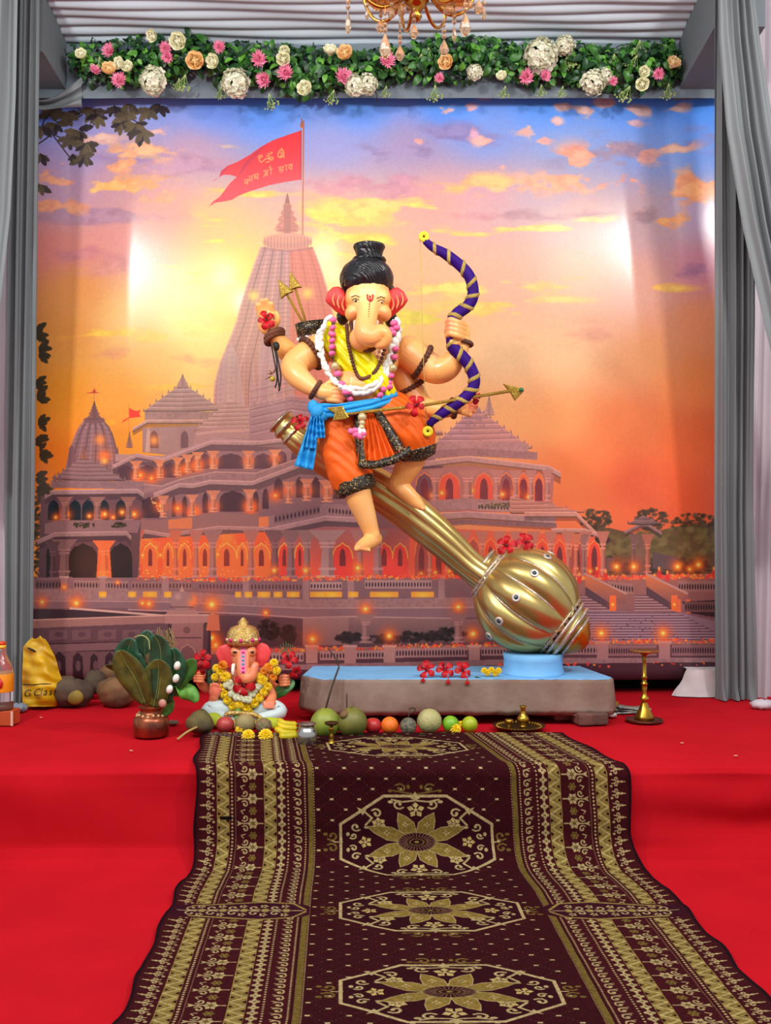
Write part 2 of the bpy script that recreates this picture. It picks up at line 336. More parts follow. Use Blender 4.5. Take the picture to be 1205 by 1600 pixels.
# ---------------------------------------------------------------- printed backdrop
def paint_banner():
    B = Cv(30, 140, 1140, 1062, 1.6, (230, 160, 110)); H, W = B.H, B.W; x, y = B.xx, B.yy
    # sky: scattered colour samples, inverse-distance blended on a coarse grid
    S = [(60, 165, 120, 140, 235), (130, 230, 165, 150, 205), (250, 170, 150, 155, 220), (330, 170, 125, 145, 228), (420, 175, 110, 150, 240), (560, 165, 115, 155, 248), (700, 165, 105, 150, 248), (850, 165, 105, 150, 245), (980, 165, 110, 150, 238), (1100, 165, 95, 145, 246),
         (80, 300, 190, 150, 180), (180, 290, 205, 155, 165), (300, 240, 200, 160, 185), (260, 330, 235, 160, 145), (520, 230, 165, 160, 215), (640, 225, 175, 150, 190), (760, 220, 140, 155, 220), (880, 235, 150, 165, 218), (1000, 230, 140, 155, 215), (1100, 235, 120, 155, 230),
         (80, 390, 225, 135, 130), (110, 450, 228, 150, 80), (180, 380, 225, 150, 145), (330, 350, 245, 190, 120), (340, 420, 250, 205, 110), (520, 320, 228, 160, 150), (560, 370, 240, 180, 110), (680, 320, 235, 155, 140), (760, 300, 215, 155, 160), (860, 300, 195, 165, 180), (900, 340, 222, 165, 150), (1000, 340, 195, 160, 165), (1100, 330, 190, 165, 195),
         (100, 520, 222, 145, 70), (200, 500, 240, 190, 110), (300, 500, 252, 225, 120), (520, 440, 248, 215, 120), (640, 420, 240, 170, 120), (700, 480, 238, 175, 120), (620, 540, 225, 190, 95), (800, 430, 232, 170, 140), (900, 430, 240, 190, 155), (1000, 450, 225, 165, 145), (1100, 420, 205, 130, 150), (1100, 500, 228, 140, 95),
         (100, 620, 224, 145, 45), (180, 620, 232, 160, 65), (260, 570, 240, 185, 100), (320, 600, 235, 200, 120), (680, 580, 232, 178, 120), (780, 560, 240, 195, 145), (880, 560, 245, 195, 145), (1000, 560, 222, 150, 100), (1100, 590, 228, 130, 75),
         (90, 720, 225, 125, 40), (180, 700, 235, 150, 50), (760, 650, 228, 170, 110), (860, 650, 235, 165, 105), (980, 660, 216, 122, 75), (1100, 680, 214, 105, 65), (880, 740, 225, 125, 75), (1000, 760, 212, 100, 65), (1100, 780, 210, 92, 60), (900, 790, 228, 118, 75)]
    st = 8; gx, gy = np.meshgrid(np.arange(0, W+st, st)/B.s+B.x0, np.arange(0, H+st, st)/B.s+B.y0)
    num = np.zeros(gx.shape+(3,), np.float32); den = np.zeros(gx.shape, np.float32)
    for sx, sy, r, g, b in S:
        k = 1/(((gx-sx)/1.25)**2+(gy-sy)**2+900)**1.7; num += k[..., None]*np.array((r, g, b)); den += k
    c = num/den[..., None]/255
    iy = np.arange(H)/st; ix = np.arange(W)/st; a0 = iy.astype(int); b0 = ix.astype(int); fy = (iy-a0)[:, None, None]; fx = (ix-b0)[None, :, None]
    B.a[:] = (c[a0][:, b0]*(1-fx)+c[a0][:, b0+1]*fx)*(1-fy)+(c[a0+1][:, b0]*(1-fx)+c[a0+1][:, b0+1]*fx)*fy
    k = np.clip((300-y)/140, 0, 1)[..., None]*np.array((-.05, .04, .10), np.float32); B.a[:] = B.a+k*np.clip((B.a[..., 2:]-B.a[..., :1])*3, 0, 1)
    n1 = fbm(H, W, 120, 46, 7, 3); n2 = fbm(H, W, 52, 30, 6, 40); n3 = fbm(H, W, 110, 26, 7, 77); n1, n2, n3 = ((k-k.mean())/k.std()*.16+.5 for k in (n1, n2, n3)); fine = fbm(H, W, 7, 7, 3, 90); fine2 = fbm(H, W, 26, 18, 4, 300); fine2 = (fine2-fine2.mean())/fine2.std()*.17+.5
    def clouds(items, n, lo, hi):
        for cx, cy, rx, ry, col, al in items:
            b = B.bb(cx-rx*1.6, cy-ry*1.6, cx+rx*1.6, cy+ry*1.6)
            if b is None: continue
            d = np.exp(-1.3*(((x[b]-cx)/rx)**2+((y[b]-cy)/ry)**2)); B.mix(b, np.clip((n[b]+.40*(d-.62)-lo)/(hi-lo), 0, 1)*np.clip(d*1.8, 0, 1)*al, col)
            q = fine2[b]; B.mix(b, np.clip((n[b]+.40*(d-.62)+.5*(q-.5)-hi)/.22, 0, 1)*np.clip(d*1.6, 0, 1)*al*.55, tuple(min(255, v*1.1+14) for v in col)); B.mix(b, np.clip((.5-q)*2.2, 0, 1)*np.clip((n[b]+.40*(d-.62)-lo)/(hi-lo), 0, 1)*np.clip(d*1.8, 0, 1)*al*.5, (col[0]*.86, col[1]*.82, col[2]*.95))
    # shadowed cloud banks, then peach puffs, then sunlit rims
    clouds([(640, 240, 90, 30, (140, 118, 165), .8), (720, 215, 70, 26, (150, 130, 180), .7), (560, 290, 120, 30, (205, 130, 150), .6), (880, 335, 130, 18, (170, 120, 130), .8), (740, 335, 60, 16, (205, 130, 135), .7), (960, 250, 90, 36, (170, 130, 140), .7), (1085, 225, 50, 24, (150, 130, 180), .7), (1085, 410, 45, 26, (165, 112, 145), .8), (1020, 330, 40, 30, (150, 118, 128), .7),
            (150, 330, 120, 22, (170, 132, 155), .7), (110, 390, 60, 30, (205, 130, 140), .6), (190, 420, 90, 20, (210, 140, 135), .6), (280, 260, 90, 22, (190, 140, 165), .6), (180, 245, 60, 24, (160, 135, 175), .7), (250, 560, 120, 16, (220, 140, 105), .7), (600, 450, 90, 18, (232, 150, 120), .6), (920, 520, 120, 22, (222, 150, 120), .6), (1090, 350, 40, 30, (180, 150, 170), .6)], n1, .46, .66)
    clouds([(150, 215, 40, 12, (248, 190, 165), .8), (90, 275, 40, 16, (252, 165, 125), .9), (170, 255, 60, 16, (252, 170, 120), .9), (225, 235, 60, 16, (250, 180, 130), .9), (255, 205, 40, 10, (250, 180, 160), .8), (210, 290, 70, 16, (252, 178, 110), .9), (90, 320, 50, 16, (250, 160, 115), .8), (140, 290, 40, 12, (252, 190, 110), .8), (240, 320, 50, 14, (250, 170, 120), .7),
            (700, 170, 22, 9, (242, 190, 185), .9), (735, 168, 12, 7, (235, 180, 190), .9), (760, 150, 16, 6, (225, 180, 200), .8), (828, 203, 26, 11, (248, 190, 170), .95), (848, 220, 14, 8, (248, 185, 170), .95), (870, 190, 10, 9, (240, 185, 180), .9), (655, 220, 14, 7, (248, 170, 160), .9), (755, 220, 22, 9, (248, 175, 160), .9), (785, 262, 10, 6, (248, 175, 160), .9), (740, 205, 10, 12, (225, 165, 185), .8),
            (880, 165, 20, 9, (240, 190, 180), .9), (915, 172, 18, 10, (240, 185, 175), .9), (945, 160, 20, 12, (240, 185, 175), .9), (1000, 170, 30, 9, (235, 185, 180), .9), (1055, 165, 30, 9, (240, 190, 180), .9), (990, 190, 20, 7, (230, 175, 180), .8), (900, 245, 36, 22, (250, 165, 135), .95), (880, 285, 50, 18, (250, 165, 125), .95), (930, 300, 26, 14, (250, 170, 135), .9), (965, 280, 50, 22, (235, 155, 135), .8), (950, 228, 12, 10, (246, 180, 165), .9), (1010, 240, 30, 16, (240, 165, 145), .8), (1060, 228, 30, 10, (246, 178, 150), .9), (1085, 290, 45, 28, (252, 160, 105), .95), (820, 290, 30, 16, (250, 170, 130), .9), (765, 290, 30, 16, (250, 175, 120), .9), (1040, 340, 40, 14, (252, 165, 100), .9)], n2, .42, .55)
    clouds([(560, 330, 90, 26, (252, 205, 90), .8), (500, 350, 60, 22, (250, 215, 80), .8), (640, 310, 90, 16, (252, 195, 105), .85), (700, 300, 60, 14, (253, 190, 100), .85), (760, 285, 50, 14, (252, 185, 105), .8), (660, 322, 40, 8, (250, 215, 90), .9), (720, 365, 120, 9, (250, 205, 85), .9), (830, 358, 110, 8, (252, 205, 95), .9), (930, 340, 60, 12, (253, 205, 110), .9), (1020, 350, 60, 10, (252, 200, 70), .9), (600, 375, 80, 12, (245, 210, 70), .9), (680, 450, 120, 12, (228, 205, 90), .75), (640, 500, 110, 16, (215, 200, 60), .85), (760, 480, 90, 14, (230, 200, 80), .7), (840, 440, 70, 16, (245, 205, 100), .7), (1030, 450, 60, 10, (250, 190, 90), .8), (860, 470, 60, 10, (248, 200, 110), .7),
            (350, 300, 50, 8, (240, 205, 90), .8), (400, 305, 60, 8, (238, 210, 80), .8), (355, 370, 60, 34, (250, 225, 80), .9), (330, 420, 60, 28, (250, 230, 80), .9), (500, 385, 50, 20, (250, 225, 70), .9), (130, 480, 70, 14, (240, 180, 60), .7), (200, 520, 90, 14, (238, 190, 60), .7), (330, 505, 70, 30, (240, 205, 80), .8), (290, 600, 80, 12, (240, 190, 70), .6), (230, 660, 80, 10, (240, 175, 50), .5), (230, 240, 40, 9, (252, 205, 90), .8), (350, 228, 40, 8, (240, 200, 140), .7)], n3, .44, .60)
    B.glow(372, 440, 60, (255, 236, 80), .7); B.glow(380, 470, 24, (255, 255, 235), .95); B.glow(350, 430, 30, (250, 255, 235), .6); B.glow(330, 540, 60, (255, 230, 120), .5); B.glow(505, 395, 30, (230, 250, 200), .85); B.glow(520, 430, 22, (240, 250, 220), .5)
    # trees to the right, hazy tree line
    def foliage(pts, col, r, n, seed, al=.85):
        rr = random.Random(seed)
        for cx, cy, rx, ry in pts:
            for _ in range(n):
                a = rr.random()*6.28; q = rr.random()**.5; v = rr.uniform(.8, 1.25); B.ell(cx+math.cos(a)*rx*q, cy+math.sin(a)*ry*q, r*rr.uniform(.5, 1.3), r*rr.uniform(.4, 1), tuple(k*v for k in col), al, .5)
    foliage([(930, 812, 24, 16), (1018, 812, 26, 17), (1085, 818, 36, 16), (1118, 830, 14, 24)], (72, 62, 50), 5, 70, 3)
    B.poly([(900, 835), (950, 824), (1000, 836), (1060, 822), (1130, 826), (1130, 900), (900, 900)], (84, 74, 58), .9)
    foliage([(960, 852, 40, 20), (1070, 850, 60, 26), (1010, 850, 30, 20)], (100, 92, 60), 8, 110, 4, .6); foliage([(930, 845, 20, 12), (1055, 885, 60, 14), (1000, 888, 30, 10), (940, 880, 30, 14)], (58, 48, 48), 6, 60, 5, .7)
    B.poly([(930, 868), (960, 872), (960, 892), (930, 892)], (95, 80, 85)); B.poly([(1020, 862), (1060, 870), (1060, 890), (1020, 888)], (92, 76, 82))
    foliage([(70, 790, 18, 34), (66, 850, 16, 40), (70, 900, 20, 26)], (62, 55, 42), 5, 90, 6)
    LT, MD, DK, BK = (170, 138, 140), (134, 106, 116), (92, 68, 82), (48, 34, 46); GL, RD = (255, 165, 60), (236, 92, 54)
    fin2 = np.clip((fine-.35)*2.2, 0, 1); cs = fbm(H, W, 40, 40, 4, 55)
    def lighter(c, k): return tuple(min(255, v*k) for v in c)
    def strip(top, h, col, al=1.0, tex=True):   # band hanging from a polyline
        hh = h if isinstance(h, (list, tuple)) else [h]*len(top)
        pts = list(top)+[(px, py+q) for (px, py), q in zip(top[::-1], hh[::-1])]
        B.poly(pts, col, al)
        if tex: B.poly(pts, lighter(col, .72), .35*al, fin2)
    def eave(top, h, col=LT, under=10):
        strip(top, h, lighter(col, 1.02)); B.line(top, 1.6, lighter(col, 1.18), .9)
        lo = [(px, py+h) for px, py in top]; B.line(lo, 1.6, lighter(col, .55), .9)
        if under: strip([(px, py+.5) for px, py in lo], under, BK, .38, False)
    def arch(x0, x1, yb, yt, col, slope=0, rim=None, al=1.0):
        m = (x0+x1)/2; w_ = (x1-x0)/2; h = yb-yt; pts = [(x0, yb), (x0, yb-h*.55)]
        for i in range(1, 8):
            a = math.pi*(1-i/8); pts.append((m+w_*math.cos(a)*(.98 if i % 2 else .86), yb-h*.55-h*.45*math.sin(a)**.8*(1 if i % 2 == 0 else .86)))
        pts += [(x1, yb-h*.55), (x1, yb)]; pts = [(px, py+slope*(px-x0)) for px, py in pts]
        B.poly(pts, col, al)
        if rim: B.line(pts[1:-1], 1.6, rim, .85)
    def column(cx, yb, yt, w_, col=LT, dark=None):
        h = yb-yt; dk = dark or lighter(col, .7)
        B.poly([(cx-w_*.5, yb), (cx-w_*.36, yt+h*.3), (cx-w_*1.3, yt), (cx+w_*1.3, yt), (cx+w_*.36, yt+h*.3), (cx+w_*.5, yb)], (lighter(col, .92), col))
        B.poly([(cx+w_*.1, yb), (cx+w_*.1, yt+h*.2), (cx+w_*.36, yt+h*.3), (cx+w_*.5, yb)], dk, .7)
        for f, e in ((0, .8), (.16, .62), (.62, .52), (.7, .6)): B.rect(cx-w_*e, yb-h*f-h*.05, cx+w_*e, yb-h*f, lighter(col, 1.12), .8)
    def lamp(cx, cy, r=7, al=1.0):
        B.glow(cx, cy, r*1.7, (250, 95, 40), .6*al); B.glow(cx, cy, r*.8, (255, 165, 50), .85*al); B.glow(cx, cy, r*.32, (255, 240, 150), al)
    def balus(x0, x1, yt, yb, slope=0, n=None, col=MD, dark=BK):
        n = n or int((x1-x0)/4.2); B.poly([(x0, yt), (x1, yt+slope*(x1-x0)), (x1, yb+slope*(x1-x0)), (x0, yb)], col)
        for i in range(n):
            cx = x0+(x1-x0)*(i+.5)/n; dy = slope*(cx-x0); B.ell(cx, (yt+yb)/2+dy+.5, .9+(x1-x0)/n*.16, (yb-yt)*.36, dark, .85, .4)
    def flowers(x0, y0, x1, y1, n, seed, r=2.6):
        rr = random.Random(seed)
        for i in range(n):
            t = rr.random(); c = rr.choice([(235, 80, 50), (240, 120, 60), (250, 160, 70), (215, 60, 60), (225, 100, 80)]); B.ell(x0+(x1-x0)*t, y0+(y1-y0)*t+rr.uniform(-3, 3), r*rr.uniform(.6, 1.2), r*rr.uniform(.6, 1.1), c, .9, .5)
    def shikhara(out, ribs, col, side, top):
        B.poly(out, (lighter(col, 1.03), lighter(col, .95))); ys_ = [p[1] for p in out]; ya, yb = min(ys_), max(ys_); n = len(out)//2; L_ = out[:n]; R_ = out[n:][::-1]
        def xat(P_, q): return np.interp(q, [p[1] for p in P_], [p[0] for p in P_])
        for k in range(ribs+1):
            t = k/ribs; pts = [(xat(L_, q)*(1-t)+xat(R_, q)*t, q) for q in np.linspace(ya, yb, 10)]
            B.line(pts, 2.2 if k % 2 else 3.4, lighter(col, .72 if k % 2 else 1.16), .7)
        for q in np.arange(ya+6, yb, 7):
            B.line([(xat(L_, q), q+1), ((xat(L_, q)+xat(R_, q))/2, q-2), (xat(R_, q), q+1)], 1.1, lighter(col, .66), .42)
        if side: B.poly([(xat(L_, q)*(1-.55)+xat(R_, q)*.55, q) for q in np.linspace(ya, yb, 8)]+[(xat(R_, q), q) for q in np.linspace(yb, ya, 8)], side, .55)
    def finial(cx, yt, yb, w_, col):
        h = yb-yt
        B.poly([(cx-.6, yt), (cx+.6, yt), (cx+w_*.12, yt+h*.3), (cx-w_*.12, yt+h*.3)], lighter(col, .8))
        for f, e, q in ((.34, .2, .09), (.5, .3, .1), (.66, .42, .12), (.84, .5, .13)):
            B.ell(cx, yt+h*f, w_*e, h*q, col, 1, .2); B.ell(cx-w_*e*.3, yt+h*f-h*q*.2, w_*e*.5, h*q*.4, lighter(col, 1.18), .6, .6); B.line([(cx-w_*e*.8, yt+h*(f+q*.8)), (cx+w_*e*.8, yt+h*(f+q*.8))], 1.2, lighter(col, .65), .7)
        B.rect(cx-w_*.14, yt+h*.3, cx+w_*.14, yb, lighter(col, .9))
    def steproof(ax, ay, lx, ly, rx, ry, n, col, side=None, corner=None):
        cx0 = corner if corner is not None else ax
        for i in range(n):
            t0, t1 = i/n, (i+1)/n; ov = 2.5
            l0 = (ax+(lx-ax)*t0-ov, ay+(ly-ay)*t0); l1 = (ax+(lx-ax)*t1-ov, ay+(ly-ay)*t1); r0 = (ax+(rx-ax)*t0+ov, ay+(ry-ay)*t0); r1 = (ax+(rx-ax)*t1+ov, ay+(ry-ay)*t1)
            m0 = (ax+(cx0-ax)*t0, ay+((ly+ry)/2-ay)*t0+2*t0); m1 = (ax+(cx0-ax)*t1, ay+((ly+ry)/2-ay)*t1+2*t1)
            B.poly([l0, m0, m1, l1], (lighter(col, 1.12), lighter(col, .82))); B.poly([m0, r0, r1, m1], (lighter(side or col, 1.08), lighter(side or col, .8)))
            B.line([l1, m1, r1], 1.8, lighter(col, .55), .85); B.line([l0, m0, r0], 1.1, lighter(col, 1.28), .6)
            for e in (l1, r1): B.poly([(e[0]-2, e[1]), (e[0], e[1]-6), (e[0]+2, e[1])], lighter(col, .9))
    # great spire with its flag
    HZ = (186, 134, 128)
    shikhara([(408, 386), (398, 412), (388, 440), (378, 472), (369, 505), (357, 535), (345, 565), (336, 600), (332, 660), (560, 660), (548, 600), (536, 560), (526, 520), (517, 480), (510, 450), (502, 424), (494, 400), (488, 386)], 12, HZ, (232, 112, 82), 386)
    B.poly([(336, 660), (340, 585), (352, 552), (362, 535), (372, 560), (378, 600), (386, 660)], (182, 146, 146), .9); B.poly([(400, 660), (404, 560), (418, 480), (430, 540), (438, 600), (444, 660)], (164, 132, 148), .55)
    for k, (cx, yt, yb, w_) in enumerate(((360, 530, 660, 16), (395, 560, 660, 14), (425, 520, 660, 18), (455, 560, 660, 14), (345, 580, 660, 12))):
        B.poly([(cx-w_/2, yb), (cx-w_*.4, (yt+yb)/2), (cx, yt), (cx+w_*.4, (yt+yb)/2), (cx+w_/2, yb)], (188, 150, 146), .6)
        for q in range(int(yt)+12, int(yb), 8): B.line([(cx-w_*.4, q), (cx+w_*.4, q)], 1.2, (150, 118, 124), .5)
    for k, px in enumerate(range(346, 440, 12)): B.line([(px, 520+abs(px-390)), (px-2, 660)], 1.4, (208, 168, 158) if k % 2 else (150, 120, 135), .5)
    B.glow(396, 462, 9, (255, 225, 90), .8); B.glow(480, 458, 10, (255, 215, 90), .8)
    B.ell(449, 378, 40, 13, (205, 140, 120), 1, .1); B.ell(449, 372, 38, 9, (222, 152, 126), .9, .3)
    for k in range(15): B.line([(413+k*5.2, 370), (413+k*5.2, 386)], 1.3, (165, 105, 100), .6)
    B.line([(411, 388), (449, 393), (488, 388)], 2.4, (170, 110, 105), .8); B.ell(449, 358, 21, 8, (215, 142, 118), 1, .15)
    finial(449, 302, 364, 38, (196, 122, 104)); B.line([(474, 190), (472.5, 366)], 2.6, (176, 98, 80)); B.line([(473, 200), (472, 366)], .9, (230, 170, 130), .8); B.ell(471.5, 196, 3, 5, (190, 110, 80)); B.line([(471.5, 186), (471.5, 196)], 1.6, (150, 90, 80))
    FL = (226, 62, 74)
    B.poly([(471, 204), (450, 211), (427, 219), (408, 229), (390, 242), (372, 252), (355, 259), (345, 267), (342, 277), (336, 281), (330, 283), (340, 278), (348, 273), (360, 273), (370, 276), (360, 285), (350, 298), (343, 307), (333, 314), (325, 323), (336, 316), (346, 315), (362, 312), (372, 306), (390, 299), (420, 290), (445, 285), (471, 281)], ((232, 58, 66), FL))
    B.poly([(418, 224), (400, 236), (380, 256), (372, 276), (384, 262), (400, 244)], (180, 55, 85), .5); B.poly([(345, 267), (360, 258), (352, 268), (342, 277)], (180, 50, 75), .5); B.line([(470, 205), (470, 281)], 2.5, (190, 50, 60), .7)
    GO = (246, 168, 98)
    def strokes(lst, ox, oy, s_, sl, w_=1.3):
        for pts in lst: B.line([(ox+px*s_, oy+py*s_-sl*px*s_) for px, py in pts], w_, GO, .95)
    om = [[(0, 1), (3, 0), (4, 2), (1, 3)], [(0, 1), (1, 6), (3, 8), (6, 6), (8, 5)], [(8, 2), (11, 2), (11, 4.5), (9, 5), (12, 6), (11, 9), (8, 8.5)], [(11, 5), (14, 4), (16, 6), (14, 8), (13, 6)], [(10, -.5), (12, 1), (15, -.5)], [(12.6, -1.4), (13, -1.2)]]
    shri = [[(1, 3), (3, 0), (7, 0), (8, 3), (8, 8)], [(1, 3), (1, 7), (4, 9), (6, 7)], [(3, 3), (6, 3), (6, 6), (3, 7)], [(5, 6), (8, 9)], [(4, -2), (5, -1.4)], [(6, -2.2), (6, -1.2)]]
    strokes(om, 404, 243, 1.45, .18, 1.5); strokes(shri, 433, 236, 1.3, .1, 1.5)
    ta = [[(0, 0), (6, 0)], [(5, 0), (5, 7)], [(5, 3), (2, 3), (1, 5), (3, 7)]]; ya_ = [[(0, 0), (7, 0)], [(6, 0), (6, 7)], [(1, 0), (2, 3), (1, 5), (6, 5)], [(3, 2), (4, 4)]]
    ba = [[(0, 0), (6, 0)], [(5, 0), (5, 7)], [(5, 3), (2, 2.5), (1, 5), (5, 5)]]; shr = [[(0, 0), (6, 0)], [(1, 2), (4, 3), (2, 6), (5, 7)], [(5, 0), (5, 7)], [(2, 5), (0, 8)]]; ii = [[(0, 0), (4, 0)], [(2, 0), (2, 7)], [(-1, -3), (1, -4), (2, 0)]]
    saa = [[(0, 0), (7, 0)], [(1, 1), (3, 2), (1, 4), (4, 7)], [(3, 4), (6, 4)], [(6, 0), (6, 7)]]; aa = [[(0, 0), (3, 0)], [(2, 0), (2, 7)]]; va = [[(0, 0), (6, 0)], [(5, 0), (5, 7)], [(5, 2), (2, 2), (1, 4), (3, 6), (5, 5)]]
    for g_, ox, oy in ((ba, 381, 281), (ta, 388, 276), (ya_, 396, 273), (shr, 412, 267), (ii, 421, 265), (saa, 435, 262), (aa, 445, 259), (va, 450, 258)): strokes(g_, ox, oy, 1.15, .16, 1.25)
    # left small spire and flags
    shikhara([(131, 658), (121, 672), (114, 690), (108, 710), (103, 732), (101, 745), (186, 745), (184, 725), (181, 700), (176, 680), (169, 666), (162, 658)], 9, (136, 104, 112), None, 658)
    B.ell(147, 656, 18, 6, (120, 86, 92), 1, .15); finial(147, 626, 656, 22, (126, 88, 88)); B.glow(156, 687, 9, (255, 150, 70), .85); B.glow(163, 712, 11, (255, 125, 55), .85); B.glow(163, 720, 5, (255, 205, 90), .8)
    B.poly([(105, 730), (108, 700), (112, 694), (116, 700), (120, 745), (104, 745)], (118, 88, 100)); B.poly([(176, 745), (180, 705), (184, 697), (187, 745)], (120, 88, 98))
    B.poly([(147, 606), (144, 612), (132, 614), (156, 614), (150, 612)], (190, 66, 50)); B.line([(147, 614), (147, 626)], 1, (170, 110, 70), .7)
    B.poly([(201, 637), (212, 642), (219, 640), (217, 646), (220, 651), (210, 652), (202, 653), (196, 657), (190, 661), (193, 656), (202, 651)], (226, 66, 52)); B.line([(201, 632), (202, 690)], 1, (190, 120, 70), .8)
    finial(202, 675, 700, 12, (150, 110, 100))
    # left high pavilion
    G1 = (168, 136, 130)
    steproof(285, 600, 227, 642, 345, 640, 6, G1); finial(285, 584, 606, 22, (165, 128, 122)); strip([(226, 643), (345, 643)], 14, (160, 128, 124)); eave([(207, 669), (230, 656), (345, 656)], 5, (176, 142, 134), 6)
    B.poly([(222, 668), (345, 664), (345, 720), (222, 706)], ((156, 126, 126), (150, 120, 118))); arch(234, 247, 700, 672, (120, 80, 76)); B.glow(240, 688, 8, (255, 170, 80), .8); arch(282, 294, 700, 672, (112, 84, 92))
    B.poly([(230, 668), (226, 706), (234, 706), (234, 672)], (186, 152, 142)); B.poly([(250, 668), (250, 706), (280, 706), (280, 668)], (162, 132, 130), .6)
    # central stacked terraces
    steproof(360, 626, 306, 672, 450, 668, 7, (176, 140, 136), None, 336); B.poly([(306, 672), (336, 668), (450, 664), (450, 700), (336, 690), (300, 700)], (164, 130, 130)); B.poly([(306, 676), (336, 672), (450, 668), (450, 672), (336, 676), (306, 680)], (196, 156, 148), .7)
    for q, al in ((600, .5), (612, .5), (624, .55), (636, .6), (648, .6)): B.line([(392, q+8), (455, q-6), (520, q)], 3.4, (176, 142, 148), al); B.line([(392, q+11), (455, q-3), (520, q+3)], 1.3, (120, 92, 108), al)
    B.poly([(390, 640), (456, 622), (540, 634), (540, 730), (390, 700)], (150, 118, 130), .85)
    for q in (640, 652, 664, 676): B.line([(392, q), (456, q-14), (540, q-2)], 1.6, (112, 84, 100), .7); B.line([(392, q+2.5), (456, q-11), (540, q+.5)], 1.8, (182, 146, 150), .6)
    for k in range(14): B.poly([(394+k*10, 636-k*.6), (398+k*10, 624-k*.6), (402+k*10, 636-k*.6)], (150, 118, 128), .7)
    # storey walls
    B.poly([(540, 640), (600, 650), (680, 700), (680, 910), (540, 910)], ((150, 116, 126), (120, 84, 92)))
    for q in range(650, 800, 26): B.line([(545, q), (620, q+4), (690, q+2)], 5, (112, 84, 96), .8); B.line([(545, q-4), (620, q), (690, q-2)], 3, (178, 142, 144), .7)
    B.poly([(180, 716), (214, 708), (254, 716), (354, 684), (470, 690), (560, 700), (560, 940), (180, 940)], ((140, 110, 118), (104, 78, 92)))
    B.poly([(180, 709), (254, 712), (336, 684), (450, 690), (450, 700), (336, 694), (254, 722), (180, 720)], LT)
    eave([(176, 727), (214, 709), (254, 717), (330, 689), (400, 690), (452, 684), (560, 690)], 6, (168, 136, 140), 9)
    def bay(lst, yb, yt, col, sl=0, rim=None):
        for x0, x1, dy in lst: arch(x0, x1, yb+dy, yt+dy, col, sl, rim)
    bay([(182, 208, 2), (216, 244, 2), (255, 274, -2), (280, 290, -6), (296, 305, -10), (312, 328, -16), (341, 380, -16), (397, 426, -16), (432, 448, -20), (455, 470, -22), (484, 500, -22)], 748, 724, (84, 60, 74))
    for cx, cy in ((214, 744), (219, 742), (249, 739), (278, 735), (291, 732), (309, 725), (333, 721), (388, 720), (308, 728), (430, 716), (236, 747)): B.glow(cx, cy, 11, (250, 130, 62), .6); lamp(cx, cy, 4.2)
    for cx, yb in ((212, 748), (249, 746), (277, 742), (293, 738), (309, 734), (333, 732), (388, 732), (430, 730)): column(cx, yb, yb-28, 8, (214, 140, 104))
    strip([(190, 752), (252, 758), (280, 748), (336, 736), (400, 738), (464, 716), (560, 720)], 14, (150, 118, 124)); eave([(240, 771), (280, 755), (302, 756), (328, 750), (394, 752), (468, 724), (560, 728)], 7, (166, 134, 138), 9)
    B.line([(190, 753), (252, 759), (280, 749), (336, 737), (400, 739), (464, 717), (560, 721)], 1.5, (188, 152, 148), .9)
    bay([(217, 249, 0), (268, 274, -2), (284, 292, -2), (316, 325, -8), (343, 384, -10), (395, 404, -10), (410, 420, -14), (428, 442, -30), (462, 473, -32), (487, 500, -32), (520, 540, -30)], 809, 776, (72, 50, 62))
    for cx, cy in ((209, 803), (277, 794), (304, 799), (333, 791), (390, 790), (300, 801), (451, 766), (479, 766), (511, 767), (430, 774), (392, 793), (250, 790)): B.glow(cx, cy, 12, (250, 120, 60), .62); lamp(cx, cy, 4.6)
    for cx, yb, w_ in ((209, 812, 8), (254, 808, 8), (300, 806, 8), (333, 800, 9), (390, 798, 9), (451, 786, 8), (479, 782, 9), (511, 784, 11), (548, 782, 9)): column(cx, yb, yb-34, w_, (206, 136, 110))
    for k in range(12): B.ell(236+k*1.4, 779+k*2+3*math.sin(k), 1.4, 1.4, (255, 190, 110), .8)
    B.poly([(204, 812), (250, 812), (300, 806), (340, 800), (418, 806), (418, 836), (204, 836)], (140, 104, 106)); B.poly([(262, 812), (300, 808), (300, 826), (262, 826)], (240, 130, 70), .6); B.poly([(404, 808), (420, 806), (420, 822), (404, 824)], (240, 130, 70), .7)
    eave([(196, 836), (225, 828), (262, 834), (300, 828), (340, 822), (426, 824)], 6, (160, 126, 128), 6)
    strip([(420, 806), (508, 786), (560, 790)], 22, (142, 112, 122)); balus(428, 500, 804, 818, -.22, 12, (120, 92, 104)); balus(512, 560, 790, 803, .1, 9, (140, 108, 116)); eave([(412, 827), (508, 806), (562, 809)], 8, (160, 128, 136), 12)
    # glowing ground storey
    B.poly([(212, 842), (426, 830), (426, 905), (212, 905)], ((232, 96, 58), (238, 82, 52))); B.poly([(426, 838), (508, 822), (640, 826), (640, 905), (426, 905)], ((150, 96, 100), (226, 86, 66)))
    B.poly([(212, 842), (426, 830), (426, 905), (212, 905)], (255, 160, 66), .55, np.clip((cs-.42)*4, 0, 1))
    for cx, w_ in ((234, 12), (262, 8), (288, 10), (320, 12), (354, 16), (378, 8), (408, 14), (444, 10), (468, 8), (535, 16), (600, 14), (625, 12)):
        arch(cx-w_, cx+w_, 902, 848, (246, 112, 62) if cx < 430 else (214, 66, 58), 0, (255, 190, 80)); arch(cx-w_*.28, cx+w_*.28, 884, 856, (110, 44, 46))
    for cx in (222, 250, 276, 304, 340, 392): lamp(cx, 862+(cx % 7), 4.5)
    for k in range(90):
        rr = random.Random(k); cx = rr.uniform(214, 424); B.ell(cx, rr.choice([848, 852, 856, 888, 894, 899])+rr.uniform(-3, 3), 1.2, 1.2, (255, 215, 110), .8, .6)
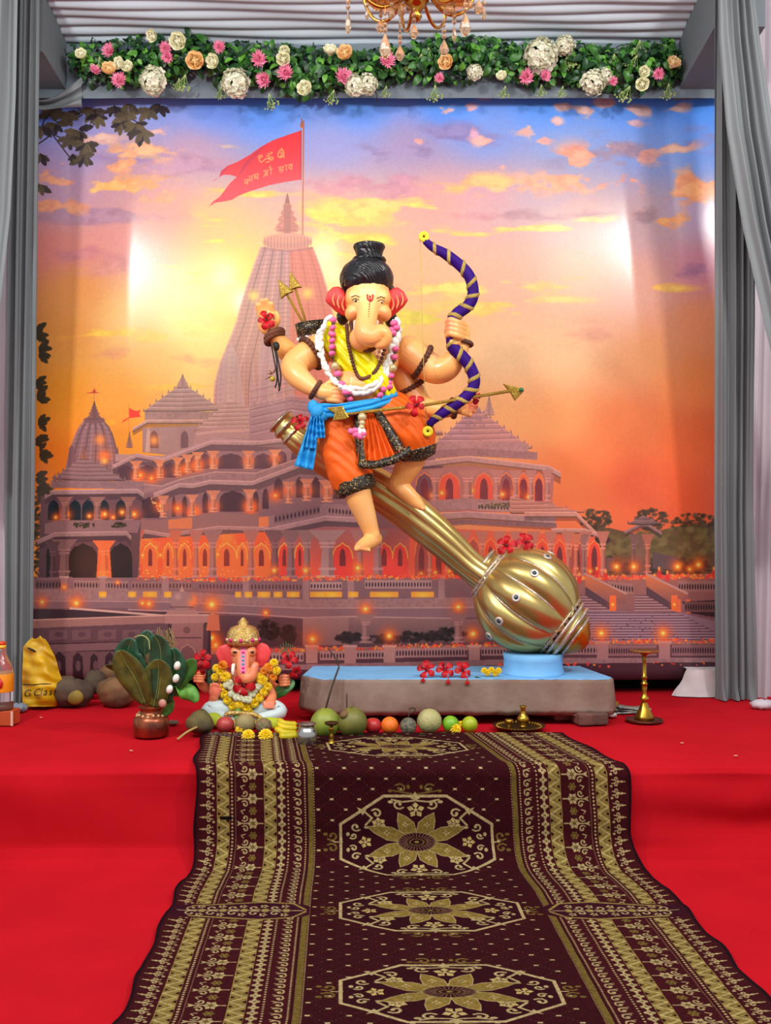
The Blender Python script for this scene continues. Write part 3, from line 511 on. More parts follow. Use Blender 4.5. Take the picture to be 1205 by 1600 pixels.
    for cx, w_, c in ((214, 9, (190, 110, 90)), (274, 8, (196, 112, 88)), (306, 9, (176, 118, 112)), (332, 12, (150, 116, 122)), (392, 10, (172, 116, 112)), (429, 13, (120, 90, 100)), (454, 13, (136, 106, 114)), (479, 12, (150, 118, 122)), (511, 22, (170, 138, 142)), (562, 12, (168, 120, 120)), (590, 14, (160, 120, 124))): column(cx, 902, 828, w_, c)
    # left gate pavilion
    B.poly([(64, 770), (222, 770), (214, 920), (60, 920)], ((104, 78, 88), (80, 58, 70)))
    steproof(131, 713, 86, 748, 192, 750, 6, (136, 108, 116)); finial(131, 698, 718, 16, (150, 104, 92)); strip([(80, 750), (224, 752)], 12, (140, 112, 120)); eave([(70, 773), (82, 766), (214, 764), (224, 771)], 7, (158, 130, 138), 8)
    for px in (86, 94): B.poly([(px-3, 752), (px, 738), (px+3, 752)], (120, 92, 98))
    bay([(75, 92, 0), (108, 126, 0), (128, 146, 0), (154, 170, 0), (180, 196, 0)], 812, 780, (26, 38, 48))
    for cx, cy, r in ((87, 808, 5), (103, 804, 7), (139, 806, 4.5), (154, 805, 6), (163, 803, 6), (190, 800, 6), (209, 803, 6), (176, 808, 4)): lamp(cx, cy, r)
    for cx in (101, 152, 200): column(cx, 812, 776, 10, (150, 108, 104))
    B.poly([(70, 818), (90, 813), (220, 812), (214, 832), (70, 834)], (134, 104, 112)); foliage([(130, 820, 18, 4), (185, 820, 12, 4)], (52, 48, 34), 2.5, 40, 8)
    eave([(58, 844), (86, 832), (196, 830), (204, 838)], 7, (150, 122, 128), 8)
    bay([(107, 152, 0), (170, 206, 0), (72, 84, 0)], 902, 848, (38, 32, 34)); B.poly([(150, 905), (153, 848), (170, 848), (174, 905)], (216, 104, 62))
    column(100, 904, 842, 16, (128, 100, 104)); column(162, 904, 844, 14, (232, 120, 70)); column(82, 904, 846, 9, (96, 74, 82)); B.glow(160, 900, 9, (255, 150, 60), .8)
    # right tower
    Rr = (166, 130, 134)
    steproof(742, 638, 672, 704, 828, 700, 8, (164, 126, 136), (190, 140, 138), 730)
    for k in range(26):
        rr = random.Random(k+50); t = rr.random(); px = 742+(rr.uniform(672, 828)-742)*t; py = 638+64*t; B.poly([(px-3, py), (px, py-9), (px+3, py)], (156, 118, 128), .9)
    finial(764, 618, 650, 18, (178, 138, 132)); strip([(664, 694), (730, 688), (826, 692)], 14, (172, 134, 138)); strip([(660, 706), (730, 700), (840, 706)], 12, (152, 116, 122)); eave([(640, 724), (730, 713), (858, 728), (876, 738)], 8, (176, 140, 140), 10)
    B.poly([(640, 734), (730, 728), (866, 742), (862, 800), (640, 800)], ((160, 112, 116), (178, 108, 100)))
    for x0, x1, c in ((650, 676, (110, 76, 90)), (686, 718, (226, 84, 66)), (742, 770, (226, 84, 66)), (780, 802, (140, 84, 90)), (810, 826, (220, 100, 70)), (834, 850, (214, 110, 74))):
        arch(x0, x1, 782, 738, c, .03, (246, 130, 74)); arch((x0+x1)/2-6, (x0+x1)/2+6, 782, 746, (112, 48, 60))
    for cx, cy in ((690, 770), (737, 766), (785, 772), (826, 776), (676, 774), (806, 770)): lamp(cx, cy, 6)
    for cx, w_ in ((680, 10), (731, 14), (776, 9), (806, 8), (830, 7), (856, 7)): column(cx, 783, 734, w_, (186, 132, 126))
    strip([(640, 784), (730, 778), (866, 786)], 18, (166, 128, 132)); balus(746, 816, 785, 797, .03, 14, (176, 138, 138)); foliage([(765, 790, 16, 5), (790, 789, 12, 4)], (92, 88, 66), 2.5, 40, 12)
    eave([(640, 806), (730, 799), (868, 808)], 10, (172, 136, 138), 10); strip([(640, 816), (730, 812), (870, 818)], 6, (130, 98, 108))
    # right wing with its porch
    steproof(800, 776, 800, 800, 910, 800, 4, (186, 132, 122)); eave([(820, 800), (900, 800), (934, 834)], 7, (190, 140, 130), 6); eave([(862, 826), (914, 826), (936, 834)], 6, (184, 138, 132), 5)
    B.poly([(640, 822), (930, 838), (920, 905), (640, 905)], ((206, 96, 74), (232, 92, 62)))
    for k, x0 in enumerate(range(648, 920, 27)):
        arch(x0, x0+21, 900, 838+(x0-640)*.02, (216, 76, 58) if k % 3 else (158, 80, 76), 0, (250, 140, 76)); arch(x0+6, x0+15, 898, 852, (104, 50, 58)); column(x0+24, 904, 830, 8, (190, 124, 112))
    for x0 in range(650, 925, 22): lamp(x0+8, 896-(x0 % 5), 4.5)
    column(912, 900, 834, 7, (150, 110, 108)); column(900, 900, 834, 7, (200, 120, 96))
    eave([(976, 830), (1000, 818), (1012, 818), (1034, 832)], 5, (140, 108, 110), 4); B.poly([(984, 836), (1016, 836), (1012, 900), (988, 900)], (124, 92, 90), .7); column(1012, 895, 834, 8, (176, 110, 96)); column(990, 895, 834, 6, (128, 98, 98)); steproof(1005, 806, 984, 818, 1030, 818, 2, (124, 98, 104))
    # terrace balustrades, plinths
    B.poly([(26, 902), (900, 902), (905, 1000), (26, 1000)], ((128, 98, 108), (96, 72, 86)))
    strip([(26, 918), (260, 922), (473, 936), (545, 936), (900, 930)], 18, (150, 118, 124))
    balus(115, 200, 906, 920, .02, 18, (146, 116, 120)); balus(56, 96, 906, 920, 0, 8, (110, 84, 92)); balus(205, 300, 908, 921, 0, 18, (140, 106, 110), (80, 50, 56)); balus(310, 472, 908, 922, .01, 30, (130, 98, 108), (78, 52, 62)); balus(484, 534, 909, 921, 0, 10, (168, 138, 142)); balus(570, 674, 906, 919, 0, 22, (164, 132, 138))
    for x0 in (100, 160, 258, 384, 478, 548, 690): B.rect(x0-5, 900, x0+5, 936, (152, 120, 126)); B.rect(x0-7, 900, x0+7, 903, (180, 146, 146))
    for cx, w_ in ((160, 6), (206, 6), (234, 11), (262, 6), (372, 5), (388, 6), (412, 10), (434, 7), (458, 10), (502, 18), (520, 14), (552, 8), (600, 22), (660, 18)): B.poly([(cx-w_, 924), (cx+w_, 924), (cx+w_, 933), (cx-w_, 933)], (250, 165, 50), .8); B.glow(cx, 929, w_*.7, (255, 205, 70), .7, 4)
    B.poly([(26, 938), (200, 938), (380, 944), (473, 950), (700, 950), (905, 950), (905, 964), (473, 964), (380, 956), (200, 950), (26, 950)], (128, 100, 112)); B.line([(26, 938), (260, 940), (473, 950), (900, 948)], 2, (172, 138, 142), .8); B.line([(200, 952), (380, 958), (473, 965), (545, 963), (720, 966)], 2.4, (176, 144, 148), .85)
    B.poly([(330, 960), (473, 966), (473, 1010), (330, 1010)], ((92, 68, 80), (70, 50, 60))); B.poly([(473, 966), (545, 964), (545, 1008), (473, 1010)], ((150, 118, 122), (122, 94, 100))); B.poly([(545, 964), (800, 968), (800, 1010), (545, 1008)], ((134, 104, 110), (92, 70, 78)))
    foliage([(420, 982, 16, 16), (450, 990, 12, 14), (650, 995, 40, 8), (545, 995, 20, 8), (700, 990, 30, 10), (600, 998, 30, 6)], (42, 34, 36), 5, 70, 20, .8)
    flowers(300, 905, 560, 903, 190, 1); flowers(560, 902, 740, 900, 120, 2); flowers(212, 902, 300, 905, 60, 3, 1.8); flowers(690, 900, 900, 900, 100, 4)
    for cx, cy, r in ((428, 891, 7), (477, 891, 7), (559, 887, 8), (571, 951, 8), (331, 944, 11), (119, 942, 9), (66, 940, 7), (232, 943, 7), (222, 942, 5), (716, 948, 8), (415, 957, 5), (100, 917, 4), (183, 910, 3), (300, 936, 6)): lamp(cx, cy, r)
    column(571, 1004, 960, 12, (150, 116, 120)); column(716, 1004, 960, 12, (150, 112, 116)); column(332, 980, 952, 7, (200, 120, 90))
    # lowest balustrade along the water
    B.poly([(300, 1012), (500, 1008), (905, 1000), (1140, 1000), (1140, 1062), (300, 1062)], (88, 64, 78)); strip([(320, 1014), (470, 1012), (905, 1004)], 8, (150, 108, 106)); balus(404, 474, 1020, 1034, -.01, 13, (160, 132, 140)); balus(500, 544, 1017, 1031, -.01, 9, (164, 136, 144)); balus(552, 600, 1016, 1029, -.01, 10, (164, 136, 144)); balus(618, 730, 1012, 1027, -.01, 24, (160, 128, 138)); balus(752, 800, 1011, 1024, 0, 10, (156, 126, 134)); balus(850, 935, 1008, 1022, 0, 18, (150, 120, 130))
    flowers(404, 1016, 600, 1011, 130, 5, 2.3); flowers(600, 1010, 905, 1003, 180, 6, 2.3)
    for x0 in (487, 547, 608, 741): B.rect(x0-9, 1008, x0+9, 1036, (166, 132, 136)); B.rect(x0-11, 1007, x0+11, 1011, (186, 150, 150))
    for cx, cy in ((488, 998), (608, 993), (739, 990), (337, 1007), (331, 996)): lamp(cx, cy, 9)
    strip([(380, 1040), (540, 1036), (905, 1027), (1140, 1027)], 9, (146, 118, 130)); B.poly([(380, 1048), (905, 1036), (1140, 1034), (1140, 1062), (380, 1062)], (70, 48, 62)); flowers(760, 1040, 960, 1038, 40, 7, 3); flowers(1000, 1036, 1110, 1036, 14, 8, 2)
    # stairs on the right
    B.poly([(895, 900), (1140, 896), (1140, 1000), (895, 1000)], ((150, 100, 96), (112, 84, 98))); flowers(900, 902, 1120, 900, 240, 9, 2.8); balus(950, 990, 908, 924, .1, 9, (150, 112, 110)); balus(1060, 1118, 908, 924, 0, 14, (150, 112, 112))
    for q in range(12): B.line([(898, 930+q*2.1), (924+q*3, 930+q*2.1)], 1.3, (168, 142, 156) if q % 2 else (96, 70, 84), .95); B.line([(992, 930+q*2.1), (1020+q*3, 930+q*2.1)], 1.3, (168, 142, 156) if q % 2 else (96, 70, 84), .95)
    for x0 in (914, 1010): B.poly([(x0, 896), (x0+10, 900), (x0+64, 928), (x0+64, 942), (x0+42, 946), (x0, 916)], ((206, 118, 76), (120, 84, 92))); B.line([(x0, 896), (x0+64, 927)], 3, (178, 140, 138)); B.poly([(x0, 916), (x0+42, 944), (x0+42, 954), (x0, 930)], (84, 62, 76))
    for x0 in (957, 1054): B.rect(x0-5, 930, x0+5, 954, (224, 108, 62)); lamp(x0, 944, 4)
    for x0, y0_ in ((905, 905), (946, 900), (1043, 902), (932, 896), (1030, 896), (1116, 896)): B.ell(x0, y0_, 4, 8, (206, 54, 50), .9, .3); B.ell(x0, y0_-8, 2.5, 4, (240, 160, 80), .9, .4)
    for x0 in (1060, 1076): B.rect(x0-4, 936, x0+4, 958, (206, 104, 70))
    B.poly([(1066, 940), (1140, 936), (1140, 968), (1080, 958)], (62, 44, 52)); balus(1070, 1118, 940, 956, 0, 12, (110, 80, 84))
    B.poly([(898, 954), (1060, 956), (1140, 976), (1140, 1002), (905, 1002)], (136, 112, 132))
    for q in range(11): B.line([(898, 957+q*4.2), (1060+q*8, 957+q*4.2)], 1.7, (92, 68, 88), .85); B.line([(898, 959.4+q*4.2), (1060+q*8, 959.4+q*4.2)], 1.5, (170, 148, 166), .7)
    for k in range(60):
        rr = random.Random(k+9); B.rect((cx := rr.uniform(905, 1110)), (cy := rr.uniform(956, 998)), cx+3, cy+1.6, (80, 58, 76), .7)
    strip([(905, 1002), (1140, 1000)], 6, (150, 112, 112)); flowers(905, 1002, 1120, 1001, 150, 10, 2.2); balus(950, 1026, 1008, 1024, 0, 20, (140, 108, 118)); balus(1050, 1120, 1007, 1024, 0, 18, (136, 104, 116))
    for x0 in (941, 1038): B.rect(x0-9, 1002, x0+9, 1030, (158, 124, 132)); B.rect(x0-11, 1001, x0+11, 1005, (176, 142, 146)); lamp(x0-2, 989, 9)
    for cx, cy, r in ((963, 885, 8), (1059, 885, 8), (1092, 882, 8), (990, 885, 8), (1078, 889, 5), (905, 990, 7)): lamp(cx, cy, r)
    # near parapet lower left
    B.poly([(26, 950), (330, 958), (330, 1062), (26, 1062)], ((74, 54, 66), (52, 36, 46))); B.line([(110, 950), (262, 962)], 3.4, (196, 162, 158)); B.poly([(26, 952), (110, 952), (240, 964), (26, 968)], (64, 48, 58))
    B.poly([(26, 969), (262, 961), (262, 973), (26, 982)], (150, 112, 112)); B.line([(26, 969), (262, 961)], 2, (198, 158, 150)); B.poly([(26, 982), (262, 973), (262, 1000), (26, 1006)], (96, 70, 82))
    for x0 in (92, 128, 168, 206, 244): B.poly([(x0-15, 984), (x0+13, 983), (x0+13, 998), (x0-15, 1000)], (112, 84, 94)); B.ell(x0, 991, 7, 4.5, (88, 64, 76), .8)
    B.poly([(26, 1008), (262, 1001), (262, 1012), (26, 1020)], (120, 90, 100))
    for x0 in (78, 108, 135, 158, 185, 212, 240): B.poly([(x0-14, 1018), (x0+14, 1017), (x0+6, 1026), (x0+5, 1060), (x0-5, 1060), (x0-6, 1026)], (106, 78, 88)); B.ell(x0+14, 1040, 4, 9, (96, 72, 82))
    B.poly([(267, 962), (320, 962), (316, 1062), (272, 1062)], ((148, 108, 110), (122, 88, 94))); B.poly([(258, 960), (332, 960), (332, 972), (258, 974)], (164, 124, 124)); B.line([(258, 960), (332, 960)], 2, (198, 160, 154)); B.line([(272, 996), (314, 996)], 2, (90, 64, 74)); arch(280, 306, 1050, 1006, (110, 78, 84), 0, (170, 128, 126)); B.ell(292, 984, 6, 6, (112, 80, 84)); B.poly([(318, 974), (326, 974), (322, 1062), (316, 1062)], (84, 60, 68))
    B.poly([(264, 952), (306, 952), (312, 960), (258, 960)], (160, 122, 122)); B.ell(284, 938, 19, 16, (150, 118, 122), 1, .08); B.ell(278, 932, 8, 7, (186, 154, 154), .6, .7); B.poly([(280, 924), (284, 914), (288, 924)], (176, 140, 136)); B.glow(300, 942, 8, (250, 130, 60), .7); B.line([(266, 948), (302, 948)], 1.5, (100, 74, 80)); B.poly([(322, 985), (344, 985), (342, 960), (326, 960)], (190, 110, 84))
    # overhanging leaves
    rr = random.Random(12)
    def leaf(cx, cy, a, L_, col):
        pts = []
        for t in np.linspace(0, 1, 7): pts.append((t, math.sin(math.pi*min(t*.95+.03, 1))**.8*(.26 if int(t*6) % 2 else .21)))
        poly = [(t, w_) for t, w_ in pts]+[(t, -w_) for t, w_ in pts[::-1]]; ca, sa = math.cos(a), math.sin(a)
        B.poly([(cx+L_*(t*ca-w_*sa), cy+L_*(t*sa+w_*ca)) for t, w_ in poly], col, .95); B.line([(cx, cy), (cx+L_*ca*.9, cy+L_*sa*.9)], .8, lighter(col, .7), .7)
    for pts in ([(26, 250), (70, 215), (95, 190), (125, 175)], [(75, 205), (100, 215), (118, 225)], [(80, 208), (98, 232), (112, 250)], [(118, 165), (132, 175), (145, 192)], [(64, 196), (80, 150)], [(150, 170), (190, 178), (222, 195)]): B.line(pts, 2, (60, 46, 60))
    for cx, cy, n, L_ in ((76, 168, 6, 22), (98, 172, 6, 24), (84, 190, 5, 20), (118, 200, 6, 24), (106, 212, 5, 20), (130, 222, 6, 24), (126, 242, 6, 22), (142, 168, 5, 24), (150, 178, 5, 20), (176, 164, 4, 20), (196, 178, 6, 24), (188, 192, 5, 20), (212, 196, 6, 24), (222, 206, 5, 22), (232, 170, 5, 22), (64, 198, 5, 20), (60, 240, 4, 20), (60, 288, 4, 22), (110, 238, 3, 12), (200, 164, 4, 18), (250, 164, 4, 18)):
        for k in range(n): leaf(cx+rr.uniform(-2, 2), cy+rr.uniform(-2, 2), math.radians(90+(k-(n-1)/2)*38+rr.uniform(-8, 8)), L_*rr.uniform(.8, 1.1), rr.choice([(74, 64, 58), (92, 80, 66), (58, 50, 54), (106, 92, 70)]))
    for cx, cy, n in ((58, 520, 5), (64, 548, 6), (60, 598, 5), (62, 620, 4), (64, 660, 6), (60, 690, 5), (66, 708, 5), (60, 745, 4), (62, 768, 4)):
        for k in range(n+2): leaf(cx-4, cy+rr.uniform(-6, 6), math.radians(rr.uniform(-50, 60)), rr.uniform(14, 22), (66, 58, 44))
    # haze of the low sun over the upper temple
    B.glow(400, 560, 110, (255, 200, 140), .12); B.glow(380, 500, 90, (255, 225, 120), .10); B.glow(420, 650, 130, (236, 180, 170), .12); B.glow(760, 720, 130, (240, 150, 130), .12)
    B.glow(330, 866, 120, (240, 110, 60), .22, 40); B.glow(720, 866, 160, (230, 96, 70), .16, 36); B.glow(480, 990, 60, (230, 100, 60), .12); B.glow(140, 880, 40, (240, 110, 60), .15)
    k = np.clip((y-560)/160, 0, 1)[..., None]; B.a *= 1+k*np.array((.17, .07, .0), np.float32)
    g = fbm(H, W, 5, 5, 2, 200)[..., None]; B.a *= 1+(g-.5)*.05
    return B
BN = paint_banner()
BY = 5.42
def banner_pt(u, v):
    px = 30+u*1110; py = 140+v*922; fade = max(0, min(1, (760-py)/480))
    def ridge(x, c, wl, wr): return max(0, 1-(c-x)/wl) if x < c else max(0, 1-(x-c)/wr)
    cl = 114+(py-160)*-.02; cr = 1036+(py-160)*.085
    dy = .05*fade*ridge(px, cl, 60, 95)+.05*fade*ridge(px, cr, 70, 70)+.006*math.sin(px*.021+py*.004)+.004*math.sin(py*.017)
    p = P(px, py, BY); p.y += dy; return p
m = MB().grid(banner_pt, 148, 60)
bm_ = m.mesh('backdrop_banner'); set_uv(bm_, [(i/148, 1-j/60) for j in range(61) for i in range(149)])
bn = solo('backdrop_banner', bm_, print_mat('temple_print', BN.a, (.20), .30, .88, .02, 60, 'X'), 'large printed backdrop of a lit marble temple under a sunset sky with a red flag', 'backdrop')
so = bn.modifiers.new('thickness', 'SOLIDIFY'); so.thickness = .004; so.offset = 1
# ---------------------------------------------------------------- woven runner
def paint_runner():
    L0, L1 = -230, 840
    C = Cv(0, L0, 665, L1, 2.0, (70, 20, 26)); CR, GD, OL, DKC = (188, 168, 116), (156, 132, 70), (120, 98, 46), (46, 14, 22)
    x, y = C.xx, C.yy; n = fbm(C.H, C.W, 5, 5, 2, 5); MED = (-112, 122, 330, 566, 800)
    def scroll(cx, cy, r, sx, sy, col, w_=2):
        pts = [(cx+sx*r*(.25+.75*t/9)*math.cos(t*.62), cy+sy*r*(.25+.75*t/9)*math.sin(t*.62)) for t in range(10)]; C.line(pts, w_, col); C.ell(pts[0][0], pts[0][1], w_*.9, w_*.9, col)
    def flower(cx, cy, r, n_, col, mid=None, rot=0):
        for k in range(n_):
            a = 2*math.pi*k/n_+rot; ca, sa = math.cos(a), math.sin(a); wd = r*.34
            C.poly([(cx+ca*r*.15, cy+sa*r*.15), (cx+ca*r*.6-sa*wd, cy+sa*r*.6+ca*wd), (cx+ca*r, cy+sa*r), (cx+ca*r*.6+sa*wd, cy+sa*r*.6-ca*wd)], col)
        if mid: C.ell(cx, cy, r*.22, r*.22, mid)
    # left border, drawn once along the whole length then mirrored
    C.rect(0, L0, 4, L1, (44, 16, 26)); rows = np.arange(L0, L1, 17.5)
    for q in rows:
        C.line([(8, q), (14, q)], 1.6, CR); C.ell(13, q, 2.6, 1.9, CR); scroll(20, q-4.4, 4, -1, -1, CR, 1.7); scroll(20, q+4.4, 4, -1, 1, CR, 1.7); C.line([(15, q), (27, q-3)], 1.6, CR); C.line([(15, q), (27, q+3)], 1.6, CR); C.ell(28, q+7, 2.4, 1.9, CR)
    for x0 in (33.5, 105.5):
        C.rect(x0, L0, x0+19, L1, GD)
        for q in np.arange(L0, L1, 20):
            C.line([(x0+1, q), (x0+17, q+10), (x0+1, q+20)], 2.2, (190, 170, 112)); C.line([(x0+1, q+4.6), (x0+12, q+10), (x0+1, q+15.4)], 1.3, OL); C.poly([(x0+1.2, q+7), (x0+6, q+10), (x0+1.2, q+13)], DKC); C.poly([(x0+18.5, q-3.5), (x0+13, q), (x0+18.5, q+3.5)], DKC); C.line([(x0+18, q+4), (x0+5, q)], 1, OL)
    for q in np.arange(L0, L1, 5.5):
        for cx, r in ((56.4, 1.8), (142, 1.6)): C.ell(cx, q, r, r, CR)
    for q in np.arange(L0, L1, 4): C.ell(167.8, q, 1.4, 1.3, CR); C.rect(181, q, 182.4, q+2, CR)
    C.line([(61.7, L0), (61.7, L1)], .8, CR, .7)
    for q in np.arange(L0, L1, 36):
        C.poly([(63, q-4), (70, q-1.4), (70, q+1.4), (63, q+4), (66, q)], CR); C.line([(66, q), (84, q)], 2, CR)
        scroll(76, q-8, 5.5, -1, -1, CR, 2); scroll(76, q+8, 5.5, -1, 1, CR, 2); C.line([(73, q-14), (70, q-18), (76, q-20)], 1.6, CR); flower(88, q, 9, 6, CR, OL); C.line([(97, q), (103, q)], 2, CR); flower(88, q+18, 7, 6, OL, GD)
    for q in np.arange(L0, L1, 13):
        for dx, dy in ((0, -3.2), (0, 3.2), (-3.6, 0), (3.6, 0)): C.ell(132+dx, q+dy, 2.7, 2.7, CR)
        C.ell(132, q+6.5, 1.2, 1.2, CR)
    for q in np.arange(L0, L1, 14): scroll(157, q, 6.6, -1, 1, CR, 1.9); C.ell(157, q, 1.6, 1.8, CR); C.line([(150, q+6), (161, q+9)], 1.3, CR)
    C.rect(172.6, L0, 180.4, L1, OL); C.line([(171.6, L0), (171.6, L1)], 1, DKC)
    # scroll band breaking the border
    for c in (MED[2],):
        b0, b1 = c-22, c+22
        C.poly([(4, b0), (120, b0-10), (172, b0), (182, b0+8), (182, b1-8), (172, b1), (120, b1+10), (4, b1)], (62, 18, 34))
        C.line([(30, b0+4), (120, b0-8), (160, b0-2), (176, c-3)], 4, GD); C.line([(30, b1-4), (120, b1+8), (160, b1+2), (176, c+3)], 4, GD)
        for q in (-1, 1):
            for k in range(5): scroll(30+k*27, c+q*9, 9-k*.4, 1, q, CR, 2.4); C.ell(44+k*27, c+q*3, 5, 3, GD); flower(42+k*27, c+q*14, 6, 5, CR)
        C.line([(12, c), (172, c)], 2, CR)
    wb_ = int(183*C.s); C.a[:, C.W-wb_:] = C.a[:, :wb_][:, ::-1]
    # field: lattice of small dots
    b = C.bb(183, L0, 482, L1); C.a[b] = np.array((61, 16, 22))/255
    k = 0
    for q in np.arange(L0, L1, 15.2):
        off = 0 if k % 2 == 0 else 21
        for cx in np.arange(187.5+off, 480, 42):
            C.rect(cx-2.6, q-1.5, cx+2.6, q+1.5, (196, 176, 130))
            for sx in (-1, 1):
                if 184 < cx+sx*21 < 481:
                    for t in (.2, .4, .6, .8): C.rect(cx+sx*21*t-.6, q+15.2*t-.5, cx+sx*21*t+.6, q+15.2*t+.5, (120, 92, 62), .8)
        k += 1
    C.rect(330, 60, 331, 61, DKC)
    for cy in MED:
        cx = 336; o = [(-115, -27), (-48, -68), (48, -68), (115, -27), (115, 27), (48, 68), (-48, 68), (-115, 27)]
        pt = [(cx+a, cy+b_) for a, b_ in o]; C.poly([(cx+a*1.02, cy+b_*1.02) for a, b_ in o], (54, 14, 23)); C.line(pt+[pt[0]], 4.4, (194, 172, 122))
        y0s, yys = cy, C.yy; C.yy = cy+(C.yy-cy)/.85; C.pad = 20
        for sy in (-1, 1):
            for sx in (-1, 1):
                scroll(cx+sx*22, cy+sy*93, 9, sx, -sy, OL, 3); C.line([(cx+sx*4, cy+sy*84), (cx+sx*18, cy+sy*86), (cx+sx*36, cy+sy*90)], 2.6, OL); C.ell(cx+sx*38, cy+sy*89, 3.4, 3, OL); C.ell(cx+sx*10, cy+sy*96, 3, 4, OL)
                scroll(cx+sx*128, cy+sy*11, 9, sx, sy, OL, 3); C.ell(cx+sx*138, cy+sy*14, 4, 3, OL)
                # palmette at the slanted sides, sprays and blossoms
                ax, ay = cx+sx*81, cy+sy*56; C.poly([(ax, ay-sy*9), (ax+sx*9, ay+sy*5), (ax+sx*2, ay+sy*2), (ax-sx*9, ay+sy*6)], CR)
                C.line([(ax, ay), (ax-sx*14, ay-sy*14), (ax-sx*4, ay-sy*26)], 3.4, CR); scroll(cx+sx*60, cy+sy*50, 8.5, sx, -sy, CR, 3.2); scroll(cx+sx*92, cy+sy*27, 8, -sx, sy, CR, 3); flower(cx+sx*57, cy+sy*32, 12, 6, (196, 172, 110), CR, .4); C.ell(cx+sx*74, cy+sy*26, 6, 2.6, CR)
                scroll(cx+sx*26, cy+sy*66, 9, -sx, sy, CR, 3.2); C.line([(cx+sx*2, cy+sy*72), (cx+sx*20, cy+sy*70), (cx+sx*36, cy+sy*74)], 3, CR); C.ell(cx+sx*38, cy+sy*70, 4.5, 3, CR); scroll(cx+sx*96, cy+sy*11, 6, sx, sy, CR, 2.6); C.ell(cx+sx*104, cy+sy*14, 3, 4, CR)
                C.line([(cx+sx*113, cy), (cx+sx*125, cy)], 2, CR)
                for a, L_, w_ in ((math.radians(62), 58, 13), (math.radians(20), 80, 12)):
                    ca, sa = math.cos(a)*sx, math.sin(a)*sy; q = [(0.1, 0), (.3, .7), (.55, 1), (.8, .6), (1, 0)]
                    pl = [(t, w2) for t, w2 in q]+[(t, -w2) for t, w2 in q[::-1]]; pp = [(cx+L_*t*ca-w_*w2*sa, cy+L_*t*sa+w_*w2*ca) for t, w2 in pl]; C.poly(pp, (146, 120, 58)); C.line(pp+[pp[0]], 1.2, CR); flower(cx+ca*L_*.6, cy+sa*L_*.6, 5.5, 4, CR)
            C.poly([(cx-7, cy+sy*76), (cx, cy+sy*88), (cx+7, cy+sy*76), (cx, cy+sy*72)], CR); flower(cx, cy+sy*56, 14, 5, (200, 174, 112), CR, math.pi/2*sy)
        for sx in (-1, 1): flower(cx+sx*78, cy, 11, 5, (200, 172, 104), CR, 0 if sx > 0 else math.pi)
        C.ell(cx, cy, 31, 19, CR); C.ell(cx, cy, 29.5, 17.6, DKC); C.ell(cx, cy, 13, 7, OL); C.ell(cx, cy, 10, 5.4, DKC); C.ell(cx, cy, 4, 2.4, GD)
        for q in range(28): a = q*math.pi/14; C.line([(cx+15*math.cos(a), cy+8.5*math.sin(a)), (cx+26*math.cos(a), cy+15.5*math.sin(a))], 1.1, (150, 110, 80))
        C.yy = yys; C.pad = 0
    C.a *= (.82+.36*n[..., None]); C.rect(38, 84, 56, 89, (18, 10, 12), .95)
    return C
RN = paint_runner(); SX = .00295; TZ = .009
def runner_path(v):                           # carpet px along the length -> (Y, Z), over the stage edge and out on the floor
    v = (v)*SX; r = .05; yf = 3.315; arc = r*math.pi/2
    if v < 0: return yf+r-v, .43+TZ
    if v < arc: a = v/r; return yf+r-r*math.sin(a), .43+TZ-r+r*math.cos(a)
    r2 = .15; v -= arc; h = .43-r-r2
    if v < h: return yf-.02*math.sin(v/h*math.pi*.5)**2, .43+TZ-r-v
    v -= h; arc2 = r2*math.pi/2
    if v < arc2: a = v/r2; return yf-.02-r2*(1-math.cos(a)), r2+TZ-r2*math.sin(a)
    return yf-.02-r2-(v-arc2), TZ
def runner_pt(i, j, nu, nv):
    v = -228+1060*j/nv; u = i/nu; Y, Z = runner_path(v)
    # edge positions measured across: the runner lies slightly askew
    xl = np.interp(Y, [.9, 1.84, 2.92, 3.29, 3.40, 4.02], [-.83, -.808, -.857, -.845, -.872, -.94]); xr = np.interp(Y, [.9, 1.84, 2.92, 3.29, 3.40, 4.02], [1.25, 1.212, 1.166, 1.10, 1.05, .912])
    X = xl+(xr-xl)*u
    wob = .004*math.sin(v*.05+u*7)*(1 if v > 140 else .3)
    Z += abs(wob)*.6+ (.012*max(0, 1-min(u, 1-u)/.03)*abs(math.sin(v*.031)) if v > 120 else 0)
    X += (.008*math.sin(v*.045)*(1 if u in (0, 1) else 0))
    return (X, Y, Z)
nu, nv = 40, 420
m = MB().add([runner_pt(i, j, nu, nv) for j in range(nv+1) for i in range(nu+1)], [(j*(nu+1)+i, (j+1)*(nu+1)+i, (j+1)*(nu+1)+i+1, j*(nu+1)+i+1) for j in range(nv) for i in range(nu)])
rm = m.mesh('carpet_runner'); rm.flip_normals(); set_uv(rm, [(i/nu, 1-(-228+1060*j/nv+230)/1070) for j in range(nv+1) for i in range(nu+1)])
ru = solo('carpet_runner', rm, print_mat('woven_runner', RN.a, .95, .06, .66, .35, 260), 'wine red woven carpet runner with gold medallions laid down over the stage edge', 'carpet', loc=(0, 2.8, 0))
so = ru.modifiers.new('thickness', 'SOLIDIFY'); so.thickness = .007; so.offset = -1
